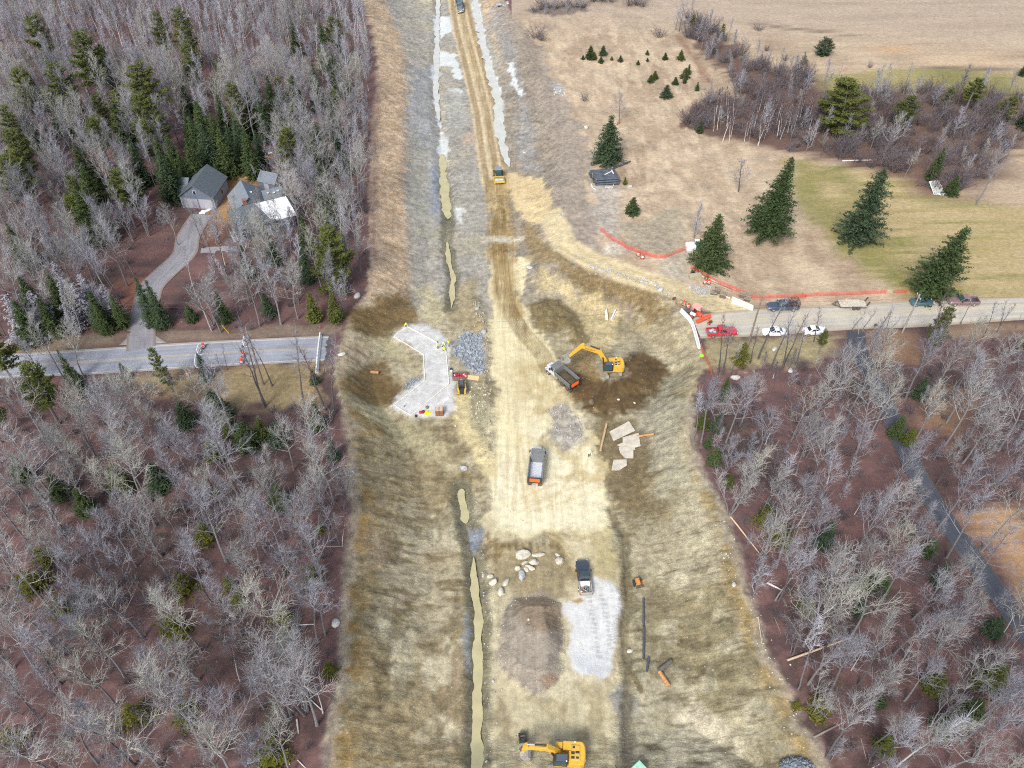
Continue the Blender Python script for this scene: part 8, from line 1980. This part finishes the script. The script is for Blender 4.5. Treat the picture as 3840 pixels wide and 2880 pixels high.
wire(T2 - Vector((0, .8, .3)), T2 + Vector((-60, .5, -1)), 1.0, 'wire running left through the spruces from the leaning pole'); wire(T2 - Vector((0, 0, .6)), T1 - Vector((0, 0, 1.2)), .3, 'short wire between the leaning pole and the brown pole')
wire(T2 - Vector((0, 0, 2.0)), T2 + Vector((-60, 1, -2.2)), 1.0, 'lower wire running left through the spruces from the leaning pole')
p = G1(4, 1462, 512); q = G1(4, 1428, 470); m = MB(); m.tube([p, Vector(p).lerp(Vector(T2), .25)], .06, 6); tag(m.build('guy_guard', mat('yellow guy guard', (.62, .42, .02), .5)), 'yellow guard on the guy wire of the leaning pole', 'guy wire')

SID = mat('grey blue clapboard', (.115, .14, .18), .7, var=.08, scale=2); SIDL = mat('pale grey clapboard', (.30, .32, .37), .7, var=.06, scale=2); ROOF = mat('dark grey shingle', (.085, .105, .12), .9, var=.22, scale=3); ROOFL = mat('pale grey shingle', (.15, .175, .205), .9, var=.15, scale=3); TRIM = mat('white trim', (.48, .50, .55), .6, var=.05); GDOOR = mat('garage door grey', (.34, .34, .38), .6, var=.05)
def gable(t, x0, x1, y0, y1, hw, hr, along, wall, roof, over=.35, thick=.16, nm='wall'):
    """walls plus a pitched roof; ridge along 'x' or 'y'"""
    m = MB()
    if along == 'y':
        xm = (x0 + x1) / 2; m.add([(x0, y0, -.3), (x1, y0, -.3), (x1, y0, hw), (xm, y0, hr), (x0, y0, hw), (x0, y1, -.3), (x1, y1, -.3), (x1, y1, hw), (xm, y1, hr), (x0, y1, hw)], [(0, 1, 2, 3, 4), (9, 8, 7, 6, 5), (0, 5, 6, 1), (1, 6, 7, 2), (0, 4, 9, 5)])
    else:
        ym = (y0 + y1) / 2; m.add([(x0, y0, -.3), (x0, y1, -.3), (x0, y1, hw), (x0, ym, hr), (x0, y0, hw), (x1, y0, -.3), (x1, y1, -.3), (x1, y1, hw), (x1, ym, hr), (x1, y0, hw)], [(0, 1, 2, 3, 4), (9, 8, 7, 6, 5), (0, 5, 6, 1), (1, 6, 7, 2), (0, 4, 9, 5)])
    w_ = m.build(nm, wall, t)
    for s in (-1, 1):
        m = MB()
        if along == 'y':
            xm = (x0 + x1) / 2; k = (hr - hw) / (x1 - xm); xe = (x1 if s > 0 else x0) + s * over; ze = hw - k * over + .02
            q = [(xm, y0 - over, hr + .02), (xe, y0 - over, ze), (xe, y1 + over, ze), (xm, y1 + over, hr + .02)]
        else:
            ym = (y0 + y1) / 2; k = (hr - hw) / (y1 - ym); ye = (y1 if s > 0 else y0) + s * over; ze = hw - k * over + .02
            q = [(x0 - over, ym, hr + .02), (x0 - over, ye, ze), (x1 + over, ye, ze), (x1 + over, ym, hr + .02)]
        m.add(q + [(a_, b_, c_ + thick) for a_, b_, c_ in q], [(0, 1, 2, 3), (7, 6, 5, 4), (0, 4, 5, 1), (1, 5, 6, 2), (2, 6, 7, 3), (3, 7, 4, 0)]); m.build('roof', roof, t)
    return w_
def opening(parent, nm, x0, x1, z0, z1, face, pos, m_, frame=TRIM, sub='frame', depth=.05):
    """panel on a wall face: 'y-' (towards the viewer) or 'x+'"""
    m = MB(); f = MB()
    if face == 'y-':
        m.box(x0, x1, pos - depth, pos + .02, z0, z1); f.box(x0 - .1, x0 - .003, pos - depth - .03, pos + .02, z0, z1 + .1); f.box(x1 + .003, x1 + .1, pos - depth - .03, pos + .02, z0, z1 + .1); f.box(x0, x1, pos - depth - .03, pos + .02, z1 + .003, z1 + .1)
    else:
        m.box(pos - .02, pos + depth, x0, x1, z0, z1); f.box(pos - .02, pos + depth + .03, x0 - .1, x0 - .003, z0, z1 + .1); f.box(pos - .02, pos + depth + .03, x1 + .003, x1 + .1, z0, z1 + .1); f.box(pos - .02, pos + depth + .03, x0, x1, z1 + .003, z1 + .1)
    o = m.build(nm, m_, parent); f.build(sub, frame, o); return o
p = G1('hse', 545, 815); yw = -.10; gz = Hs(p.x, p.y)
t = thing('garage', 'grey two door garage with a dark shingle roof in the clearing', 'garage', (p.x, p.y, gz), yw)
gable(t, -3.7, 3.9, 0, 8.6, 3.1, 5.9, 'y', SID, ROOF)
gable(t, -8.0, -3.72, 3.2, 8.0, 2.5, 4.2, 'x', SID, ROOFL, .3, .14, 'annex_wall')
for x in (-2.9, .45): opening(t, 'garage_door', x, x + 2.9, 0, 2.35, 'y-', 0, GDOOR, SIDL)
o = opening(t, 'gable_window', -.3, .3, 3.7, 4.5, 'y-', 0, GLS); o = opening(t, 'side_window', 4.4, 5.3, 1.1, 2.2, 'x+', 3.9, GLS)
m = MB(); m.box(3.86, 3.96, .0, .12, -.2, 3.0); m.box(-3.76, -3.66, -.06, .06, -.2, 3.0); m.build('corner_board', TRIM, t)
m = MB(); m.box(3.903, 3.92, .1, 8.5, .0, 2.95); m.build('side_cladding', SIDL, t)
m = MB(); m.box(-1.0, -.55, 3.6, 4.1, 5.25, 5.6); m.build('roof_vent', DKS, t)
p = G1('hse', 1105, 1295); hz_ = Hs(p.x, p.y); t = thing('house', 'grey house with snow on its front roof, half hidden behind bare trees', 'house', (p.x + 6.4 * math.cos(.45), p.y + 6.4 * math.sin(.45), hz_), .45)
gable(t, -6.4, 5.6, 0, 7.2, 3.4, 6.2, 'x', SID, ROOF); gable(t, -5.0, 2.0, 7.22, 14.5, 3.1, 6.0, 'y', SID, ROOFL, .35, .16, 'wing_wall'); gable(t, 2.02, 6.6, 8.0, 12.0, 2.8, 5.0, 'x', SID, ROOFL, .3, .14, 'ell_wall')
m = MB(); k = (6.2 - 3.4) / 3.6; rs = random.Random(3); xs_ = [(-.6, .05), (.4, .62), (1.2, .9), (2.4, 1.0), (6.7, 1.0)]
top = [(x, 3.45, 6.2 + .02 + .16 - k * .15 + .01) for x in (-.9, 1.0, 3, 5, 5.85)]; bot = [(x, y, 6.2 - k * (3.6 - y) + .20) for x, y in ((.3, 1.6), (1.2, .2), (3, -.25), (5, -.2), (6.75, -.28))]
bot = [(a_, b_, 3.4 + k * b_ + .20) for a_, b_, c_ in bot]; top = [(a_, b_, 3.4 + k * b_ + .20) for a_, b_, c_ in top]
n = 5; vv_ = top + bot; vv_ = vv_ + [(a_, b_, c_ + .07) for a_, b_, c_ in vv_]
fs2 = [(i, i + 1, n + i + 1, n + i) for i in range(4)] + [(10 + n + i, 10 + n + i + 1, 10 + i + 1, 10 + i) for i in range(4)] + [(i, 10 + i, 11 + i, i + 1) for i in range(4)] + [(n + i + 1, n + 11 + i, n + 10 + i, n + i) for i in range(4)] + [(0, n, n + 10, 10), (4, 14, 19, 9)]
m.add(vv_, fs2); m.build('roof_snow', sm, t)
for x in (-5.6, -3.6, -1.4, 2.0, 4.6): opening(t, 'window', x, x + .95, 1.1, 2.4, 'y-', 0, GLS)
o = opening(t, 'door', -.2, .75, 0, 2.1, 'y-', 0, TRIM, SIDL); m = MB(); m.box(.6, .66, -.12, -.056, .95, 1.05); m.build('handle', DKS, o)
m = MB(); m.box(-3.2, -2.4, 4.4, 5.2, 5.4, 7.0); m.box(-3.28, -2.32, 4.32, 5.28, 7.003, 7.12); m.build('chimney', mat('chimney brick', (.22, .11, .085), .9, var=.2), t)
for x, y, z in ((3.0, 9.2, 4.75), (4.2, 9.0, 4.6), (5.2, 9.2, 4.7), (-.5, 10, 5.4)): m = MB(); m.obox((x, y, z), .5, .35, .12, (.6, 0, 0)); m.build('skylight', TRIM, t)
m = MB(); m.box(-7.6, -6.5, .6, 4.2, -.3, .6); m.beam((-7.6, .6, 1.5), (-7.6, 4.2, 1.5), .06, .06)
for k in range(8): m.beam((-7.6, .6 + k * .51, .6), (-7.6, .6 + k * .51, 1.5), .05, .05)
m.build('porch', TRIM, t)
p = G1('hse', 1490, 570); t = thing('garden_shed', 'small grey shed behind the house, half covered by a pine', 'shed', p, -.35)
gable(t, -2.0, 2.2, 0, 4.0, 2.3, 3.7, 'x', SID, ROOFL, .3, .12); opening(t, 'door', -.5, .5, 0, 1.95, 'y-', 0, SIDL)
p = G1('jnk', 600, 500); t = thing('collapsed_shed', 'collapsed white framed shelter full of junk at the edge of the thicket', 'shelter', p, .3)
m = MB(); rs = random.Random(9)
for a_, b_ in (((-1.4, -.6, .1), (-1.2, 2.4, 1.8)), ((1.4, -.6, .1), (1.3, 2.4, 1.6)), ((-1.2, 2.4, 1.8), (1.3, 2.4, 1.6)), ((-1.4, -.6, .15), (1.4, -.9, .1)), ((1.3, 2.4, 1.6), (2.0, 1.2, .4))): m.beam(a_, b_, .12, .12)
m.build('frame', WHT, t); m = MB(); m.hexa([(-1.2, -.4, .25), (1.2, -.4, .25), (1.1, 2.3, 1.6), (-1.1, 2.3, 1.65), (-1.2, -.4, .32), (1.2, -.4, .32), (1.1, 2.3, 1.67), (-1.1, 2.3, 1.72)]); m.build('torn_cover', mat('torn pale sheet', (.36, .36, .34), .8, var=.45, scale=5), t)
m = MB()
for k in range(16): m.obox((rs.uniform(-1.4, 1.6), rs.uniform(-1.4, .2), rs.uniform(.1, .4)), rs.uniform(.3, .8), rs.uniform(.2, .6), rs.uniform(.1, .4), (rs.uniform(-.5, .5), rs.uniform(-.5, .5), rs.uniform(0, 3)))
m.build('clutter', mat('pale junk', (.42, .44, .48), .7, var=.5, scale=4), t)
p = G1('jnk', 382, 315); m = MB(); m.dome((0, 0, 0), .38, .38, .5, 10, 4); m.cyl((0, 0, 0), (0, 0, .12), .40, 10); tag(m.build('plastic_tub', mat('turquoise plastic', (.02, .42, .40), .4), loc=p, smooth=True), 'turquoise tub left of the collapsed shelter', 'tub')
p = G1('jnk', 150, 290); m = MB()
for k in range(18): a_ = Vector((rs.uniform(-1.6, 1.6), rs.uniform(-.6, .8), rs.uniform(.1, .6))); m.tube([a_, a_ + Vector((rs.uniform(-1.4, 1.4), rs.uniform(-.8, .8), rs.uniform(-.1, .7)))], [.07, .03], 5)
tag(m.build('brush_heap', m_dark, loc=p), 'dark heap of cut brush left of the turquoise tub', 'brush heap')
p = G1('top', 1170, 130); m = MB()
for k in range(10): m.obox((rs.uniform(-1.6, 2.0), rs.uniform(-.9, .9), rs.uniform(.1, .6)), rs.uniform(.5, 1.6), rs.uniform(.3, .9), rs.uniform(.2, .6), (rs.uniform(-.4, .4), rs.uniform(-.4, .4), rs.uniform(0, 3)))
tag(m.build('debris_heap', mat('grey debris', (.32, .33, .35), .8, var=.5, scale=2), loc=p), 'grey debris heap at the top of the right crest of the cut', 'debris heap')
p = G1('red', 557, 1388); m = MB(); m.loft([[(q_ * math.cos(a_), q_ * math.sin(a_) * .8, z) for a_ in [2 * math.pi * k / 9 for k in range(9)]] for z, q_ in ((0, .34), (.2, .42), (.42, .28), (.5, .06))]); tag(m.build('safety_vest', mat('lime vest', (.25, .85, .03), .7), loc=p, smooth=True), 'lime green vest dropped beside the red fence', 'vest')
for i, (k, x, y, h_, lb) in enumerate((('far', 130, 850, 1.3, 'dark mailbox on a post beside the mouth of the dark lane'),)):
    p = G1(k, x, y); t = thing('mailbox', lb, 'mailbox', p, .2); m = MB(); m.beam((0, 0, -.1), (0, 0, h_), .1, .1); m.build('post', WOODG, t); m = MB(); m.prism([(-.3, h_), (.3, h_), (.3, h_ + .28), (.2, h_ + .4), (-.2, h_ + .4), (-.3, h_ + .28)], -.16, .16); m.build('box', DKS, t)

SKIN = mat('skin', (.42, .26, .19), .6, var=.05); HIV = mat('lime hi vis cloth', (.62, .82, .04), .75, var=.08); HIVP = mat('pale hi vis cloth', (.62, .64, .35), .75, var=.08); JEAN = mat('dark trousers', (.035, .042, .075), .85, var=.15); GREYC = mat('grey trousers', (.16, .155, .15), .85, var=.15); WCL = mat('white shirt', (.62, .62, .62), .8, var=.08); BOOT = mat('work boots', (.10, .065, .04), .8); HATW = mat('white hard hat', (.78, .78, .76), .35); HATO = mat('orange hard hat', (.75, .17, .03), .35); HATD = mat('dark cap', (.04, .045, .04), .7)
def person(label, loc, yaw, J, top, bottom, hat, vest=None):
    """J: joints in metres. One skinned body; hair, vest and hat as children"""
    t = thing('person', label, 'person', loc, yaw)
    names = ['pelvis', 'chest', 'neck', 'head', 'crown', 'sh_l', 'el_l', 'wr_l', 'ha_l', 'sh_r', 'el_r', 'wr_r', 'ha_r', 'hip_l', 'kn_l', 'an_l', 'to_l', 'hip_r', 'kn_r', 'an_r', 'to_r', 'waist']
    rad = dict(pelvis=(.155, .12), waist=(.145, .11), chest=(.175, .125), neck=(.065, .065), head=(.085, .10), crown=(.075, .085), sh=(.075, .075), el=(.050, .050), wr=(.036, .032), ha=(.045, .022), hip=(.095, .10), kn=(.068, .068), an=(.048, .050), to=(.050, .038))
    ed = [('pelvis', 'waist'), ('waist', 'chest'), ('chest', 'neck'), ('neck', 'head'), ('head', 'crown')]
    for s in 'lr': ed += [('chest', 'sh_' + s), ('sh_' + s, 'el_' + s), ('el_' + s, 'wr_' + s), ('wr_' + s, 'ha_' + s), ('pelvis', 'hip_' + s), ('hip_' + s, 'kn_' + s), ('kn_' + s, 'an_' + s), ('an_' + s, 'to_' + s)]
    vs = [Vector(J[n]) for n in names]; es = [(names.index(a_), names.index(b_)) for a_, b_ in ed]
    rr = [rad[n.split('_')[0]] for n in names]
    for s in 'lr':     # five fingers from the palm
        w_, h_ = Vector(J['wr_' + s]), Vector(J['ha_' + s]); d_ = (h_ - w_).normalized(); sd_ = d_.cross(Vector((0, 0, 1)) if abs(d_.z) < .9 else Vector((1, 0, 0))).normalized(); nn = d_.cross(sd_)
        for k, (o_, ln) in enumerate(((-.03, .062), (-.01, .075), (.01, .072), (.03, .056), (.045, .045))):
            b_ = h_ + sd_ * o_ - (d_ * .05 if k == 4 else Vector()); vs.append(b_ + (d_ if k < 4 else (d_ + sd_).normalized()) * ln * .55); es.append((names.index('ha_' + s), len(vs) - 1)); rr.append((.012, .012)); vs.append(vs[-1] + (d_ * .8 + nn * .5).normalized() * ln * .5); es.append((len(vs) - 2, len(vs) - 1)); rr.append((.010, .010))
    me_ = bpy.data.meshes.new('body'); me_.from_pydata([tuple(v) for v in vs], es, []); o = put(bpy.data.objects.new('body', me_), None)
    md_ = o.modifiers.new('skin', 'SKIN'); md_.use_smooth_shade = True; sv = me_.skin_vertices[0].data
    for i, r_ in enumerate(rr): sv[i].radius = r_
    sv[0].use_root = True; s2 = o.modifiers.new('sub', 'SUBSURF'); s2.levels = 2; s2.render_levels = 2
    bpy.context.view_layer.update(); dg = bpy.context.evaluated_depsgraph_get(); m2 = bpy.data.meshes.new_from_object(o.evaluated_get(dg)); bpy.data.objects.remove(o)
    for m_ in (SKIN, top, bottom, BOOT): m2.materials.append(m_)
    segs = []
    for (a_, b_), nm in zip(es, [e[1] for e in ed] + ['fing'] * 40):
        kind = 0 if nm.split('_')[0] in ('head', 'crown', 'ha', 'fing') else 3 if nm.startswith('to') else 2 if nm.split('_')[0] in ('hip', 'kn', 'an') else 1
        segs.append((vs[a_], vs[b_], kind))
    for f in m2.polygons:
        c = f.center; best = (9, 0)
        for a_, b_, k in segs:
            d_ = b_ - a_; u = max(0, min(1, (c - a_).dot(d_) / max(d_.length_squared, 1e-9))); e_ = (c - a_ - d_ * u).length
            if e_ < best[0]: best = (e_, k)
        f.material_index = best[1]; f.use_smooth = True
    b = put(bpy.data.objects.new('body', m2), t)
    hd, cr_ = Vector(J['head']), Vector(J['crown']); up = (cr_ - hd).normalized(); fw = Vector((1, 0, 0)); fw = (fw - up * fw.dot(up)).normalized(); sdv = up.cross(fw)
    m = MB()    # face: nose, eyes, ears, mouth
    m.obox(hd + fw * .105 + up * .02, .03, .025, .04); m.build('nose', SKIN, t); m = MB()
    for s in (-1, 1): m.obox(hd + fw * .092 + up * .055 + sdv * s * .033, .012, .024, .012)
    m.obox(hd + fw * .095 - up * .03, .01, .045, .01); m.build('eyes_and_mouth', HATD, t)
    m = MB()
    for s in (-1, 1): m.obox(hd + sdv * s * .092 + up * .03, .03, .015, .05)
    m.build('ears', SKIN, t)
    m = MB(); rings = []
    B = Matrix((fw, sdv, up)).transposed()
    for zz, q_ in ((.055, .155), (.06, .122), (.10, .122), (.14, .10), (.165, .06), (.172, .01)): rings.append([hd + B @ Vector((q_ * math.cos(a_) * (1.12 if zz < .058 and math.cos(a_) > 0 else 1), q_ * math.sin(a_), zz + .015)) for a_ in [2 * math.pi * k / 14 for k in range(14)]])
    m.loft(rings); m.build('hard_hat' if hat is not HATD else 'cap', hat, t, smooth=True)
    if vest:
        m = MB(); ch, pv, nk = Vector(J['chest']), Vector(J['pelvis']), Vector(J['neck']); ax = (nk - pv).normalized(); f2 = Vector((1, 0, 0)); f2 = (f2 - ax * f2.dot(ax)).normalized(); s2_ = ax.cross(f2); rings = []
        for u, w_, d_ in ((.0, .20, .165), (.3, .20, .16), (.6, .225, .17), (.85, .215, .15), (.98, .11, .10)): c = pv.lerp(nk, u); rings.append([c + s2_ * w_ * math.cos(a_) + f2 * d_ * math.sin(a_) for a_ in [2 * math.pi * k / 14 for k in range(14)]])
        m.loft(rings); m.build('vest', vest, t, smooth=True)
    return t
def stand(bend=0., armfwd=.1, spread=.0):
    c, s = math.cos(bend), math.sin(bend); pv = Vector((-.12 * s, 0, .93)); up = Vector((s, 0, c)); J = dict(pelvis=pv, waist=pv + up * .17, chest=pv + up * .40, neck=pv + up * .57, head=pv + up * .57 + Vector((.05 + .04 * s, 0, .12 * c + .03)), crown=pv + up * .57 + Vector((.06 + .1 * s, 0, .12 * c + .13)))
    for n, y in (('l', 1), ('r', -1)):
        sh = J['neck'] - up * .09 + Vector((0, y * .20, 0)); J['sh_' + n] = sh; J['el_' + n] = sh + Vector((armfwd * .35 + .04, y * (.06 + spread), -.27)); J['wr_' + n] = J['el_' + n] + Vector((.08 + armfwd, y * .0, -.22)); J['ha_' + n] = J['wr_' + n] + Vector((.03 + armfwd * .2, 0, -.08))
        J['hip_' + n] = pv + Vector((0, y * .10, -.04)); J['kn_' + n] = Vector((.03, y * .12, .49)); J['an_' + n] = Vector((-.02, y * .13, .09)); J['to_' + n] = Vector((.15, y * .15, .04))
    return J
def kneel(lean=.6):
    c, s = math.cos(lean), math.sin(lean); pv = Vector((-.15, 0, .42)); up = Vector((s, 0, c)); J = dict(pelvis=pv, waist=pv + up * .17, chest=pv + up * .40, neck=pv + up * .56, head=pv + up * .57 + Vector((.10, 0, .10)), crown=pv + up * .57 + Vector((.13, 0, .20)))
    for n, y in (('l', 1), ('r', -1)):
        sh = J['neck'] - up * .09 + Vector((0, y * .20, 0)); J['sh_' + n] = sh; J['el_' + n] = sh + Vector((.12, y * .06, -.24)); J['wr_' + n] = J['el_' + n] + Vector((.14, -y * .03, -.18)); J['ha_' + n] = J['wr_' + n] + Vector((.06, 0, -.06))
        J['hip_' + n] = pv + Vector((0, y * .10, -.03)); J['kn_' + n] = Vector((.22, y * .16, .08 if y < 0 else .42)); J['an_' + n] = Vector((-.22 if y < 0 else .18, y * .15, .08)); J['to_' + n] = Vector((-.36 if y < 0 else .34, y * .15, .05))
    return J
for k, x, y, yw, J, tp, bt, ht, vs_, lb in (('pad', 452, 278, -1.2, kneel(.5), HIV, GREYC, HATW, HIV, 'kneeling worker in lime vest and white hat at the top of the gravel pad'), ('pad', 893, 578, -.3, stand(), HIV, GREYC, HATD, HIV, 'standing worker in lime vest and dark cap left of the group on the pad'),
                                           ('pad', 974, 545, -1.6, stand(1.0, .1), HIV, WCL, HATW, HIV, 'worker in white trousers and lime vest bending over a form board'), ('pad', 982, 612, 2.6, kneel(.7), HIV, GREYC, HATD, HIV, 'worker in lime vest crouching lowest in the group on the pad'),
                                           ('pad', 1048, 548, 3.4, stand(.1, .1), HIV, GREYC, HATO, HIV, 'standing worker with orange hard hat at the right of the group'), ('trk', 1434, 562, -1.5, stand(.0, .25, .05), HIVP, JEAN, HATW, HIVP, 'lone worker in a pale vest and navy trousers standing on the sand')):
    p = G1(k, x, y); person(lb, p, yw, J, tp, bt, ht, vs_)
